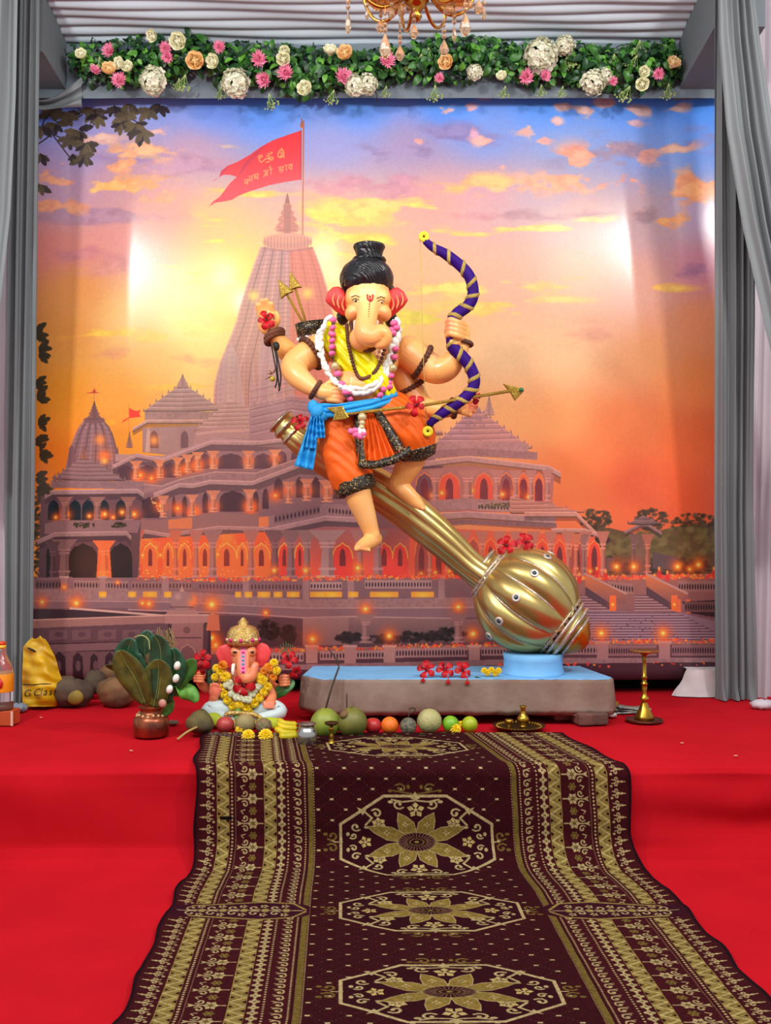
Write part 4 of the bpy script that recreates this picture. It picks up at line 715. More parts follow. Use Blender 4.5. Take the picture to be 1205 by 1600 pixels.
# ---------------------------------------------------------------- the large statue on its mace
SY = 4.40; SK = D(SY)
def S(px, py, d=0): return P(px, py, SY-d)
def remesh(mb, vox, it, name, target=None):
    me = mb.mesh(name); o = bpy.data.objects.new(name, me); COL.objects.link(o)
    r = o.modifiers.new('r', 'REMESH'); r.mode = 'VOXEL'; r.voxel_size = vox
    s_ = o.modifiers.new('s', 'SMOOTH'); s_.factor = .5; s_.iterations = it
    dg = bpy.context.evaluated_depsgraph_get(); out = bpy.data.meshes.new_from_object(o.evaluated_get(dg)); bpy.data.objects.remove(o); bpy.data.meshes.remove(me)
    out.name = name; out.polygons.foreach_set('use_smooth', [True]*len(out.polygons)); return out
def paint_verts(me, base, spots):             # hand-painted tints: (centre, radius, colour, strength)
    n = len(me.vertices); co = np.empty(n*3, np.float32); me.vertices.foreach_get('co', co); co = co.reshape(-1, 3)
    c = np.tile(np.array(lin(base), np.float32), (n, 1))
    for p, r, col, k in spots:
        d = np.linalg.norm(co-np.array(p), axis=1)/r; w_ = (np.exp(-d*d*1.3)*k)[:, None]; c = c*(1-w_)+np.array(lin(col), np.float32)*w_
    a = me.color_attributes.new('paint', 'FLOAT_COLOR', 'POINT'); a.data.foreach_set('color', np.concatenate([c, np.ones((n, 1), np.float32)], 1).ravel())
def T(mb, pts, n=24, sm=6):                   # (px, py, d, r_px) chain
    q = catmull([(*S(a, b, d), r*SK) for a, b, d, r in pts], sm); mb.tube(q[:, :3], q[:, 3], n); mb.ell(q[0, :3], q[0, 3], 12, 8); mb.ell(q[-1, :3], q[-1, 3], 12, 8); return mb
def E(mb, px, py, d, rx, ry, rd, R=None): return mb.ell(S(px, py, d), (rx*SK, rd, ry*SK), 20, 14, R)
SKIN = mat('painted_skin', (236, 170, 112), .34, spec=.5, attr='paint', coat=.15)
HAIR = mat('black_hair_paint', (24, 24, 28), .28, spec=.6, bump=.5, bscale=26, wave='DIAGONAL', var=.1)
st = thing('deity_statue', 'tall painted elephant-headed deity statue with black topknot seated astride a golden mace', 'statue', S(540, 720, -.05))
b = MB()
E(b, 572, 562, 0, 54, 40, .13); E(b, 566, 606, .03, 50, 42, .17); E(b, 556, 662, .0, 58, 42, .15); E(b, 502, 546, -.02, 24, 24, .085); E(b, 640, 550, -.02, 25, 25, .085)
T(b, [(573, 505, .03, 26), (573, 545, .03, 28)]); E(b, 575, 470, .07, 36, 44, .14); E(b, 552, 490, .12, 13, 13, .06); E(b, 599, 490, .12, 13, 13, .06); E(b, 553, 466, .13, 13, 14, .06); E(b, 598, 466, .13, 13, 14, .06)
T(b, [(576, 470, .12, 20), (575, 486, .185, 16.5), (573, 500, .235, 16), (571, 513, .265, 17), (574, 524, .28, 17), (585, 526, .29, 15), (596, 520, .30, 13), (603, 526, .30, 10), (599, 536, .295, 8.5), (592, 539, .295, 7)], 16)
E(b, 566, 530, .18, 20, 20, .08)
# near-left front arm with the hand on the hip
T(b, [(502, 545, 0, 25), (480, 556, .03, 23), (460, 572, .06, 21), (466, 588, .10, 18.5), (482, 602, .13, 14.5), (493, 609, .145, 11.5), (502, 612, .15, 12), (514, 614, .16, 12)])
for i, (fy, ex, ey) in enumerate(((607, 534, 608), (613, 538, 615), (619, 538, 622), (624, 533, 628))): T(b, [(514, fy, .17, 5), (526, (fy+ey)/2, .185, 4.8), (ex, ey, .18, 4.2)], 10)
T(b, [(506, 606, .16, 5.5), (513, 600, .17, 5), (517, 597, .17, 4.4)], 10)
# raised back arm, open palm
T(b, [(476, 562, -.14, 17), (458, 556, -.12, 17), (443, 543, -.08, 16), (434, 531, -.05, 13), (428, 523, -.03, 11.5)])
E(b, 419, 503, -.02, 16, 21, .034, Matrix.Rotation(.2, 3, 'Y'))
for a, c in (((407, 492), (403, 477)), ((412, 488), (409, 470)), ((418, 487), (416, 469)), ((424, 490), (424, 475))): T(b, [(*a, -.015, 5.2), ((a[0]+c[0])/2, (a[1]+c[1])/2, -.005, 4.9), (*c, .01, 4.2)], 10)
T(b, [(430, 508, -.015, 5.6), (434, 499, .005, 5), (432, 490, .012, 4.2)], 10)
# far-right front arm up to the bow
T(b, [(640, 550, 0, 26), (660, 566, .03, 24), (682, 578, .06, 22), (700, 573, .09, 20), (712, 558, .11, 16), (720, 545, .12, 12.5), (724, 534, .125, 11)])
E(b, 722, 519, .12, 13, 18, .032)
for i, (y0_, y1_) in enumerate(((505, 498), (512, 505), (519, 512), (526, 519))): T(b, [(726, y0_+4, .135, 5.4), (715, y0_-1, .205, 5.2), (704, y1_+2, .205, 4.9), (699, y1_+6, .17, 4.2)], 10)
T(b, [(720, 532, .14, 5.6), (712, 536, .18, 5), (706, 534, .19, 4.4)], 10)
# lower back arm to the arrow
T(b, [(624, 575, -.1, 20), (640, 605, -.08, 21), (660, 632, -.05, 17), (688, 641, -.02, 13), (706, 639, 0, 11.5)]); E(b, 721, 636, .0, 15, 11, .034, Matrix.Rotation(-.3, 3, 'Y'))
for a, c in (((730, 628), (743, 625)), ((732, 634), (744, 634)), ((730, 640), (741, 642)), ((724, 644), (734, 648))): T(b, [(*a, .01, 5), ((a[0]+c[0])/2+1, (a[1]+c[1])/2, .035, 4.7), (*c, .045, 4.2)], 10)
T(b, [(720, 628, .02, 5.2), (728, 621, .04, 4.8), (735, 618, .045, 4.2)], 10)
# legs and feet
T(b, [(548, 730, .11, 24), (560, 775, .12, 20.5), (571, 805, .11, 16.5), (579, 828, .10, 13), (582, 838, .10, 12.5)]); T(b, [(585, 842, .08, 12.5), (575, 848, .13, 12), (565, 853, .18, 9), (559, 856, .21, 6)])
for k in range(5): E(b, 557+k*5.0, 857.5+abs(k-1)*.8, .225-.012*k, 3.8-.3*k, 3.8-.2*k, .016)
T(b, [(648, 700, .03, 25), (640, 722, .02, 22), (630, 742, .0, 18), (622, 754, -.01, 15)]); T(b, [(620, 756, -.02, 14), (632, 767, .0, 13.5), (648, 782, .01, 11), (657, 790, .02, 7.5)])
for k in range(5): E(b, 662-k*2.2, 793-k*3.2+1.5, .035-.01*k, 4.2-.3*k, 4-.2*k, .016)
bme = remesh(b, .0046, 3, 'body')
from mathutils.bvhtree import BVHTree
BVH = BVHTree.FromPolygons([v.co for v in bme.vertices], [tuple(p.vertices) for p in bme.polygons])
def surf(px, py, dflt=.12):                    # depth of the painted body seen at a point
    o = camo.location.copy(); h = BVH.ray_cast(o, (S(px, py)-o).normalized()); return SY-h[0].y if h[0] else dflt
BL = (238, 96, 74); LTS = (246, 196, 138)
spots = [(S(570, 480, .2), .12, (246, 204, 128), .9), (S(575, 455, .2), .1, (247, 208, 136), .9), (S(552, 492, .18), .035, BL, .55), (S(600, 492, .18), .035, BL, .5), (S(595, 537, .28), .035, (228, 70, 70), .8), (S(575, 528, .28), .08, (242, 140, 104), .6), (S(566, 535, .2), .06, (240, 140, 100), .7),
         (S(460, 572, .06), .07, (246, 150, 110), .5), (S(702, 580, .08), .06, (236, 96, 84), .75), (S(536, 620, .18), .045, (240, 84, 74), .8), (S(412, 470, 0), .035, (244, 120, 90), .6), (S(418, 505, 0), .05, (246, 150, 110), .5), (S(701, 508, .2), .05, (244, 130, 110), .7), (S(740, 634, .04), .05, (238, 90, 78), .75),
         (S(585, 850, .1), .04, (240, 130, 90), .6), (S(558, 857, .2), .04, (232, 90, 80), .6), (S(662, 793, .02), .03, (230, 90, 80), .6), (S(570, 800, .12), .1, LTS, .5), (S(630, 560, .1), .12, (228, 140, 92), .5), (S(560, 580, .15), .1, (244, 170, 120), .5), (S(490, 590, .15), .08, LTS, .6), (S(640, 610, -.05), .08, (214, 132, 84), .6), (S(676, 560, .1), .06, (240, 176, 124), .5)]
paint_verts(bme, (244, 178, 100), spots); part(st, 'body', bme, SKIN)
# ears with painted ribs
EAR = mat('ear_red_paint', (226, 40, 36), .4, var=.12, vscale=14, col2=(196, 30, 34)); RIB = mat('ear_rib_orange', (250, 150, 92), .45)
for sx, c in ((-1, 575), (1, 575)):
    o = [(-67, 468), (-63, 456), (-55, 448), (-45, 447), (-37, 454), (-33, 470), (-30, 486), (-32, 493), (-40, 492), (-52, 484), (-65, 471)]
    if sx > 0: o = [(28, 462), (36, 451), (46, 448), (56, 455), (63, 468), (56, 478), (46, 487), (35, 496), (29, 490), (27, 476)]
    m = MB(); pts = [S(c+a, q, .10+.0006*abs(abs(a)-30)) for a, q in o]; m.slab(pts, (0, .035, 0)); ear = part(st, 'ear', m, EAR, True, 'red painted ear with orange ribs', .007)
    for k in range(3):
        t = .28+.26*k; xa = c+sx*(60-26*t*1.1); m = MB(); q = catmull([S(xa, 458+k*3, .128), S(xa+sx*(3), 468+k*4, .13), S(xa-sx*2+sx*2, 478+k*4, .128)], 5); m.tube(q, np.linspace(.004, .009, len(q))*np.sin(np.linspace(.35, 2.8, len(q)))+.002, 8, squash=.6); part(ear, 'ear_rib', m, RIB)
# hair, topknot
m = MB(); m.ell(S(573, 437, .045), (42*SK, .172, 34*SK), 40, 20, f=lambda th, ph: 1+.012*math.sin(th*26+ph*6)); part(st, 'hair', m, HAIR)
for px, py, rx, ry in ((538, 468, 8, 22), (611, 466, 8, 22), (536, 495, 10, 13), (611, 499, 10, 13)):
    m = MB(); E(m, px, py, .0, rx, ry, .05); part(st, 'hair_lock', m, HAIR)
m = MB(); c = S(577, 408, .04); m.lathe(c, [(0, -.01), (.085, -.006), (.092, .006), (.086, .017), (.072, .02), (.07, .03), (.078, .055), (.088, .075), (.084, .088), (.06, .096), (0, .097)], 40, f=lambda th, t: 1+.018*math.sin(th*22+t*10)); part(st, 'topknot', m, HAIR)
m = MB(); m.tube([c+V((.086*math.cos(a), .086*math.sin(a), .004)) for a in np.linspace(0, 2*math.pi, 32, endpoint=False)], .009, 8, closed=True); part(st, 'hair_band', m, HAIR)
# eyes, brows, tilak, tusks
EW = mat('eye_white', (226, 196, 150), .3); EB = mat('eye_dark', (58, 36, 22), .25); TIL = mat('tilak_red', (198, 36, 48), .5); TUSK = mat('tusk_pink_white', (250, 214, 208), .35)
face_d = surf
for sx, cx, cy in ((-1, 555.5, 470), (1, 595.5, 472)):
    m = MB(); E(m, cx, cy, face_d(cx, cy)-.006, 4.8, 2.5, .009); eye = part(st, 'eye', m, EW); m = MB(); E(m, cx+1, cy, face_d(cx+1, cy)-.001, 2.2, 2.2, .006); part(eye, 'pupil', m, EB)
    for dy, w_ in ((-6, 6.5), (0, 5.5), ):
        m = MB(); q = catmull([S(cx+t*w_, cy+dy+(1-abs(t))*-2.6-(1.4 if dy > -2 else 0), face_d(cx+t*w_, cy+dy-2)+.002) for t in (-1, -.5, 0, .5, 1)], 4); m.tube(q, .0019, 6); part(st, 'eyebrow' if dy < -2 else 'eyelid', m, EB)
m = MB()
for sx in (-1, 1): m.tube(catmull([S(578.5+sx*4.2, 460, face_d(578+sx*4, 460)+.002), S(578.5+sx*3.8, 467, face_d(578+sx*3.8, 467)+.002), S(578.5, 471.5, face_d(578.5, 471.5)+.003)], 4), .0045, 7)
m.tube([S(578.5, 462, face_d(578, 462)+.003), S(578.5, 469, face_d(578, 469)+.003)], .004, 7)
for k, q in enumerate((475, 479, 483, 487, 491, 495)): m.ell(S(577.5-k*.3, q, face_d(577, q)+.002), .0045-.0003*k, 8, 6)
part(st, 'tilak', m, TIL, True, 'red forehead mark')
for px in (556, 588.5):
    m = MB(); q = catmull([S(px, 503, .20), S(px-1, 511, .235), S(px-1.5, 519, .245)], 5); m.tube(q, np.linspace(.014, .006, len(q)), 10); part(st, 'tusk', m, TUSK)
# rudraksha armlets, bracelets, neck strings
BEAD = mat('brown_beads', (110, 58, 34), .6, bump=.8, bscale=90, col2=(70, 34, 22))
def band(name, c, r, ax, br_0, lab=None, tilt=0):
    m = MB(); R = rotz(V(ax)); n = 22
    for k in range(n): a = 2*math.pi*k/n; m.ell(V(c)+R @ V((r*math.cos(a), r*math.sin(a), 0)), (br_0*1.45), 8, 6, f=lambda th, ph: 1+.12*math.sin(th*4))
    return part(st, name, m, BEAD, True, lab)
band('armlet', S(486, 552, .03), .088, V((.8, .3, .55)), .012); band('armlet', S(660, 566, .03), .09, V((.8, .1, -.45)), .012); band('armlet', S(642, 604, -.08), .078, V((.45, .2, -.8)), .011)
band('bracelet', S(493, 609, .145), .046, V((.8, .1, -.5)), .010); band('bracelet', S(429, 524, -.03), .048, V((-.45, .2, .8)), .013); band('bracelet', S(429, 529, -.035), .05, V((-.45, .2, .8)), .011); band('bracelet', S(708, 638, 0), .046, V((.95, .1, .1)), .011); band('bracelet', S(724, 536, .125), .045, V((.2, .1, 1)), .009)
for d0, pts in ((0, [(548, 505), (556, 530), (572, 548), (590, 540), (600, 515)]), (1, [(542, 508), (546, 545), (562, 590), (590, 575), (608, 520)])):
    m = MB(); q = catmull([S(a, q_, .20 if i in (1, 2, 3) else .13) for i, (a, q_) in enumerate(pts)], 10)
    for p in q: m.ell(p, .011, 8, 6)
    part(st, 'bead_necklace', m, BEAD)
# dhoti: two wrapped legs, pleated front panel, glitter hems
OR = mat('orange_cloth', (240, 98, 6), .55, spec=.4, var=.08, vscale=6, bump=.55, bscale=9, wave='DIAGONAL'); GLT = mat('dark_glitter_trim', (40, 32, 26), .4, .2, col2=(186, 160, 100), glit=190)
def crease(t, a): return 1+.016*math.sin(a*5+t*16)+.012*math.sin(a*9-t*22)
def wrap(name, pts, hem0, hem1):
    q = catmull([(*S(a, b_, d), r*SK) for a, b_, d, r in pts], 7); m = MB(); m.tube(q[:, :3], q[:, 3], 36, radial=crease); leg = part(st, name, m, OR)
    h = catmull([(*S(a, b_, d), r*SK) for a, b_, d, r in (hem0, hem1)], 5); m = MB(); m.tube(h[:, :3], h[:, 3], 36); part(leg, 'hem', m, GLT, True, 'dark glittering hem band')
wrap('dhoti_leg', [(538, 640, .03, 42), (534, 668, .05, 37), (538, 705, .08, 36), (548, 740, .105, 34), (555, 758, .11, 31)], (553, 752, .11, 32.5), (559, 768, .115, 31))
wrap('dhoti_leg', [(588, 645, .01, 44), (618, 662, .05, 45), (640, 680, .06, 40), (650, 700, .055, 32), (653, 712, .05, 26)], (650.5, 701, .055, 33), (654, 715, .05, 27.5))
m = MB(); m.grid(lambda u, v: S(566+u*26+v*(-2+u*46)-(1-u)*v*6, 640+v*(84-14*u)+2*math.sin(u*20)*v, .195+.02*v+.012*math.cos(u*8*2*math.pi)*(.3+v)), 56, 12); pl = part(st, 'pleated_panel', m, OR, True, 'pleated orange front panel')
def ribbon(name, a, b_, lab=None, th=.008, mt=GLT, par=None):        # strip between two pixel polylines (x, y, d)
    A = catmull([S(*p) for p in a], 6); Bq = catmull([S(*p) for p in b_], 6); n = len(A); m = MB()
    m.add(list(A)+list(Bq)+[p+np.array((0, th, 0)) for p in A]+[p+np.array((0, th, 0)) for p in Bq], [(i, i+1, n+i+1, n+i) for i in range(n-1)]+[(2*n+i+1, 2*n+i, 3*n+i, 3*n+i+1) for i in range(n-1)]+[(i, 2*n+i, 2*n+i+1, i+1) for i in range(n-1)]+[(n+i+1, 3*n+i+1, 3*n+i, n+i) for i in range(n-1)])
    return part(par or st, name, m, mt, True, lab)
ribbon('panel_trim', [(553, 642, .19), (555, 690, .21), (560, 730, .225)], [(566, 640, .205), (568, 690, .225), (573, 728, .235)], 'dark glittering vertical trim')
ribbon('panel_trim', [(582, 642, .205), (602, 676, .225), (618, 706, .23)], [(594, 638, .20), (616, 672, .215), (634, 702, .22)], 'dark glittering diagonal trim')
ribbon('panel_trim', [(560, 720, .225), (585, 720, .24), (612, 712, .24), (640, 696, .22)], [(562, 732, .23), (586, 732, .245), (616, 725, .245), (644, 707, .225)], 'dark glittering bottom trim')
ribbon('panel_trim', [(497, 668, .10), (502, 700, .115), (512, 732, .13)], [(506, 668, .13), (511, 700, .145), (520, 734, .15)], 'dark glittering side trim')
# blue waist sash with knot and tails, yellow shawl
BLU = mat('blue_net_cloth', (28, 160, 232), .6, var=.1, vscale=20, bump=.3, bscale=120); YEL = mat('yellow_satin', (244, 238, 0), .35, spec=.4, var=.1, vscale=6, col2=(222, 208, 0), bump=.25, bscale=14, wave='DIAGONAL')
def sash_pt(u, v):
    px = 488+u*132; py = np.interp(u, [0, .3, .7, 1], [642, 641, 633, 622])+(v-.5)*20; d = max(surf(px, py, .1), .10+.12*math.sin(math.pi*min(1, u*.9+.05)))+.014+.010*math.sin(v*15+u*5)-.02*abs(v-.5)
    return S(px, py, d)
m = MB(); m.grid(sash_pt, 40, 14); o = part(st, 'waist_sash', m, BLU); s_ = o.modifiers.new('t', 'SOLIDIFY'); s_.thickness = .008
m = MB(); E(m, 496, 643, .18, 11, 12, .035); m.ell(S(489, 636, .18), (.03, .02, .04), 10, 8); m.ell(S(504, 650, .18), (.035, .02, .03), 10, 8); part(st, 'sash_knot', m, BLU)
def tail(x0, y0, x1, y1, w0, w1, d):
    m = MB(); dx, dy = x1-x0, y1-y0; L_ = math.hypot(dx, dy); nx, ny = -dy/L_, dx/L_
    m.grid(lambda u, v: S(x0+dx*v+nx*(u-.5)*(w0+(w1-w0)*v), y0+dy*v+ny*(u-.5)*(w0+(w1-w0)*v), d+.014*math.sin(u*14+v*3)+.006*math.sin(v*20)), 18, 16); o = part(st, 'sash_tail', m, BLU); s_ = o.modifiers.new('t', 'SOLIDIFY'); s_.thickness = .004
tail(494, 650, 474, 731, 14, 30, .17); tail(500, 650, 500, 684, 12, 14, .19); tail(492, 652, 484, 700, 10, 16, .185)
m = MB()
cl = [(506, 512, .085, 15), (522, 527, .135, 22), (545, 551, .17, 25), (570, 577, .205, 25), (592, 601, .20, 22), (610, 622, .15, 15), (620, 634, .08, 10)]
def shawl(u, v):
    t = v*(len(cl)-1); i = min(int(t), len(cl)-2); f = t-i; a, q = cl[i], cl[i+1]; px, py, d, w_ = [a[k]*(1-f)+q[k]*f for k in range(4)]
    e = (u-.5)*2; return S(px+e*w_*.62, py-e*w_*.75, d-.05*e*e*w_/25+.006*math.sin(u*22+v*4))
m.grid(shawl, 24, 30); o = part(st, 'shawl', m, YEL, True, 'yellow satin shawl across the chest'); s_ = o.modifiers.new('t', 'SOLIDIFY'); s_.thickness = .006
# quiver on the back
m = MB(); R = rotz(V((-.15, -.1, 1))); c = S(492, 545, -.13); m.lathe(c, [(0, -.1), (.06, -.1), (.07, 0), (.08, .09), (.08, .11)], 28, R); q = part(st, 'quiver', m, mat('quiver_pink', (214, 170, 170), .5)); m = MB(); m.lathe(c, [(.07, .075), (.086, .075), (.092, .15), (.084, .15), (.078, .08)], 32, R); part(q, 'quiver_rim', m, GLT, True, 'dark glittering quiver rim'); QC = c+R @ V((0, 0, .1))
for a in np.linspace(0, 2*math.pi, 22, endpoint=False): pass
m = MB()
for a in np.linspace(3.4, 6.2, 7): m.ell(c+R @ V((.085*math.cos(a), .085*math.sin(a), .062)), .012, 8, 6)
part(q, 'pearl_trim', m, mat('pearl', (240, 234, 236), .2))
GOLDG = mat('gold_glitter', (168, 132, 44), .3, .7, col2=(236, 210, 120), glit=260); GOLDC = mat('gold_cord', (196, 154, 60), .35, .7, bump=.8, bscale=220)
for x0, y0, x1, y1, hw, lab in ((476, 508, 446, 456, 13, 'left of two gold glitter arrows standing in the quiver'), (479, 507, 460, 446, 12, 'right of two gold glitter arrows standing in the quiver')):
    t = thing('arrow', lab, 'arrow', S(x0, y0, -.13), 'gold arrows in the quiver'); dx, dy = x1-x0, y1-y0; L_ = math.hypot(dx, dy); ux, uy = dx/L_, dy/L_
    m = MB(); m.tube([S(x0-ux*22, y0-uy*22, -.135), S(x1, y1, -.10)], .0075, 10); part(t, 'shaft', m, GOLDC)
    o = [(0, -4), (-hw, -6), (0, 24), (hw, -6)]; m = MB(); m.slab([S(x1+ux*b_-uy*a*.9, y1+uy*b_+ux*a*.9, -.085) for a, b_ in o], (0, .022, 0)); part(t, 'arrowhead', m, GOLDG, False, None, .005)
# mace: fluted twisting shaft, lobed head
GOLD = mat('gold_paint', (206, 184, 116), .32, .88, var=.06, vscale=4, col2=(186, 160, 96)); GEM = mat('rhinestone_trim', (206, 190, 176), .2, .6, col2=(250, 236, 214), glit=150); GEM2 = mat('gem_dark', (20, 60, 62), .1, 0, .8); MOR = mat('mace_orange_gold', (206, 124, 22), .3, .75)
MY = 4.585
def Mp(px, py, d=0): return P(px, py, MY-d)
mk = D(MY); mace = thing('giant_mace', 'huge golden fluted mace slanting down to a lobed head on the blue block', 'mace', Mp(830, 1022))
pts = [(446, 664, .03, 17), (458, 678, .03, 19), (476, 694, .03, 21), (505, 716, .0, 24), (545, 738, -.02, 27), (590, 764, -.02, 30), (640, 800, -.01, 30), (690, 842, .0, 27), (735, 884, .01, 23), (762, 904, .02, 24)]
q = catmull([(*Mp(a, b_, d), r*mk) for a, b_, d, r in pts], 9); m = MB(); m.tube(q[:, :3], q[:, 3], 72, radial=lambda t, a: 1+.11*(abs(math.sin(a*4.5+t*4.6))**.7-.6)); part(mace, 'shaft', m, GOLD)
ax0 = nz(np.array(Mp(476, 694, .03))-np.array(Mp(440, 658, .03))); R0 = rotz(-V(ax0)); m = MB(); m.lathe(Mp(452, 672, .03), [(.058, -.05), (.074, -.045), (.076, -.02), (.064, -.012), (.064, .0), (.08, .01), (.082, .035), (.07, .045), (.07, .055), (.078, .062), (.076, .08), (.03, .085), (0, .078)], 36, R0); part(mace, 'pommel', m, GOLD)
m = MB()
for k, z in enumerate((-.033, .022, .07)): m.tube([Mp(452, 672, .03)+R0 @ V((.079*math.cos(a), .079*math.sin(a), z)) for a in np.linspace(0, 2*math.pi, 36, endpoint=False)], .006, 8, closed=True)
part(mace, 'rhinestone_ring', m, GEM)
HC = Mp(822, 938); AX = V((.79, -.17, -.585)).normalized(); RH = rotz(AX); RR_ = .305; NL = 11
RH = RH @ Matrix.Rotation(.18, 3, 'Z')
prof = [(math.sin(a)*RR_, -math.cos(a)*RR_*.98) for a in np.linspace(.36, math.pi-.5, 40)]
m = MB(); m.lathe(HC, prof, 144, RH, f=lambda th, t: 1-.15*(1-abs(math.sin(th*NL/2))**.6)*math.sin(math.pi*min(1, max(0, (t-.06)/.86)))**.35); part(mace, 'mace_head', m, GOLD)
m = MB(); m.lathe(HC, [(.10, -.33), (.118, -.325), (.122, -.30), (.11, -.292), (.132, -.288), (.15, -.27), (.152, -.255), (.135, -.25)], 48, RH); part(mace, 'collar', m, GOLD)
m = MB(); m.lathe(HC, [(.13, .262), (.165, .258), (.172, .275), (.16, .285), (.165, .295), (.168, .31), (.14, .318), (.12, .33), (.128, .345), (.10, .352)], 48, RH); part(mace, 'end_collar', m, GOLD)
m = MB(); m.lathe(HC, [(.115, .33), (.13, .342), (.112, .36), (.08, .39), (.045, .415), (.02, .422), (0, .423)], 48, RH, f=lambda th, t: 1-.05*abs(math.sin(th*9))); part(mace, 'tip', m, MOR, True, 'orange gold fluted tip')
def ringline(r, z, br):
    m = MB(); m.tube([HC+RH @ V((r*math.cos(a), r*math.sin(a), z)) for a in np.linspace(0, 2*math.pi, 64, endpoint=False)], br, 8, closed=True); part(mace, 'rhinestone_ring', m, GEM)
for r, z, br in ((.122, -.312, .009), (.15, -.262, .011), (.172, -.243, .007), (.172, .268, .010), (.168, .303, .009), (.128, .338, .008), (.188, .240, .005)): ringline(r, z, br)
pr = lambda a, s_=1.0: (math.sin(a)*RR_*s_, -math.cos(a)*RR_*.98*s_)
for k in range(NL):                            # rhinestone lines in the valleys, arched ends, studs
    th = 2*math.pi*k/NL; thm = th+math.pi/NL; m = MB()
    def at(tt, a, s_=1.0): r, z = pr(a, s_); return HC+RH @ V((r*math.cos(tt), r*math.sin(tt), z))
    m.tube([at(th, a, .875+.06*abs(a-1.5)) for a in np.linspace(.62, math.pi-.74, 16)], .008, 8); part(mace, 'rhinestone_line', m, GEM)
    for sg, a0 in ((-1, .62), (1, math.pi-.74)):
        m = MB(); m.tube([at(th+2*math.pi/NL*f, a0+sg*.14*math.sin(math.pi*f), .9+.115*math.sin(math.pi*f)**.5) for f in np.linspace(0, 1, 14)], .009, 8); part(mace, 'lobe_rim', m, GOLD)
    for a, r in ((1.42, .025), (.50, .013), (math.pi-.62, .013)):
        p = at(thm if r > .02 else th, a, 1.002); nrm = (p-HC).normalized(); Rn = rotz(nrm); m = MB(); m.lathe(p, [(r*1.0, -.003), (r, .004), (r*.55, .007), (r*.5, .004), (0, .004)], 18, Rn, f=lambda t2, t: 1+.1*math.sin(t2*9) if t < .4 else 1); sd = part(mace, 'jewel_stud', m, mat('stud_silver', (226, 214, 206), .25, .3)); m = MB(); m.ell(p+nrm*.004, (r*.48, r*.48, r*.3), 10, 8, Rn); part(sd, 'gem', m, GEM2)
# bow
BOWP = [(664, 376), (676, 386), (694, 396), (714, 410), (731, 428), (739, 448), (738, 466), (729, 480), (714, 491), (707, 504), (706, 524), (709, 543), (722, 557), (734, 572), (741, 590), (739, 606), (728, 620), (712, 632), (695, 643), (680, 654), (670, 664)]
bow = thing('bow', 'curved purple velvet bow with spiralling gold braid held by the tall statue', 'bow', S(670, 668, .15)); PUR = mat('purple_velvet', (50, 8, 112), .6, spec=.15, var=.1, vscale=14, bump=.25, bscale=30)
q = catmull([S(a, b_, .165) for a, b_ in BOWP], 6); rad = np.interp(np.linspace(0, 1, len(q)), [0, .12, .5, .9, 1], [.018, .029, .034, .029, .017]); m = MB(); m.tube(q, rad, 18, radial=lambda t, a: 1+.03*math.sin(a*3+t*60)); part(bow, 'limb', m, PUR)
m = MB(); t_ = np.gradient(q, axis=0); t_ /= np.linalg.norm(t_, axis=1)[:, None]; va, NT = [], 17
for s_ in np.linspace(.03, .985, 520):
    f = s_*(len(q)-1); i = min(int(f), len(q)-2); p = q[i]*(1-(f-i))+q[i+1]*(f-i); tt = t_[i]; u = np.array((0, -1., 0)); u = nz(u-tt*np.dot(u, tt)); v_ = np.cross(tt, u); a = s_*NT*2*math.pi; r = np.interp(s_, np.linspace(0, 1, len(q)), rad); nn = u*math.cos(a)+v_*math.sin(a)
    for e, h in ((-1, 1.01), (-.5, 1.16), (.5, 1.16), (1, 1.01)): va.append(p+nn*r*h+tt*e*.011)
m = MB().add(va, [(i*4+k, i*4+k+1, i*4+k+5, i*4+k+4) for i in range(519) for k in range(3)]); part(bow, 'gold_braid', m, mat('gold_braid', (206, 176, 92), .35, .5, bump=.9, bscale=180))
YC = mat('yellow_disc', (240, 222, 30), .5)
for px, py in ((662.5, 370), (668.5, 674)):
    m = MB(); m.lathe(S(px, py, .175), [(.006, 0), (.027, 0), (.029, .004), (.027, .008), (.006, .008), (.006, 0)], 22, rotz(V((0, -1, 0)))); part(bow, 'end_disc', m, YC, True, 'yellow end disc')
m = MB(); m.tube([S(656.5, 372, .17), S(661, 540, .20), S(666.5, 672, .18)], .0022, 6); part(bow, 'bowstring', m, mat('string_gold', (206, 170, 90), .5))
# long arrow across the waist
ar = thing('arrow', 'long gold arrow held level across the waist of the tall statue', 'arrow', S(660, 634, .2)); m = MB(); m.tube([S(540, 647, .235), S(660, 633.5, .235), S(797, 611, .10)], .0088, 10); part(ar, 'shaft', m, GOLDC)
m = MB(); m.slab([S(*p, .10) for p in ((797, 612), (786, 599), (818, 607), (820, 610), (805, 626))], (0, .025, 0)); hd = part(ar, 'arrowhead', m, GOLDG, False, None, .005); m = MB(); m.ell(S(815, 609, .118), .012, 10, 8); part(hd, 'gem', m, mat('green_gem', (20, 110, 70), .15))
m = MB(); m.slab([S(*p, .245) for p in ((509, 637), (536, 634), (540, 644), (546, 652), (540, 655), (520, 657), (523, 646))], (0, .018, 0)); part(ar, 'fletching', m, GOLDG, False, None, .004)
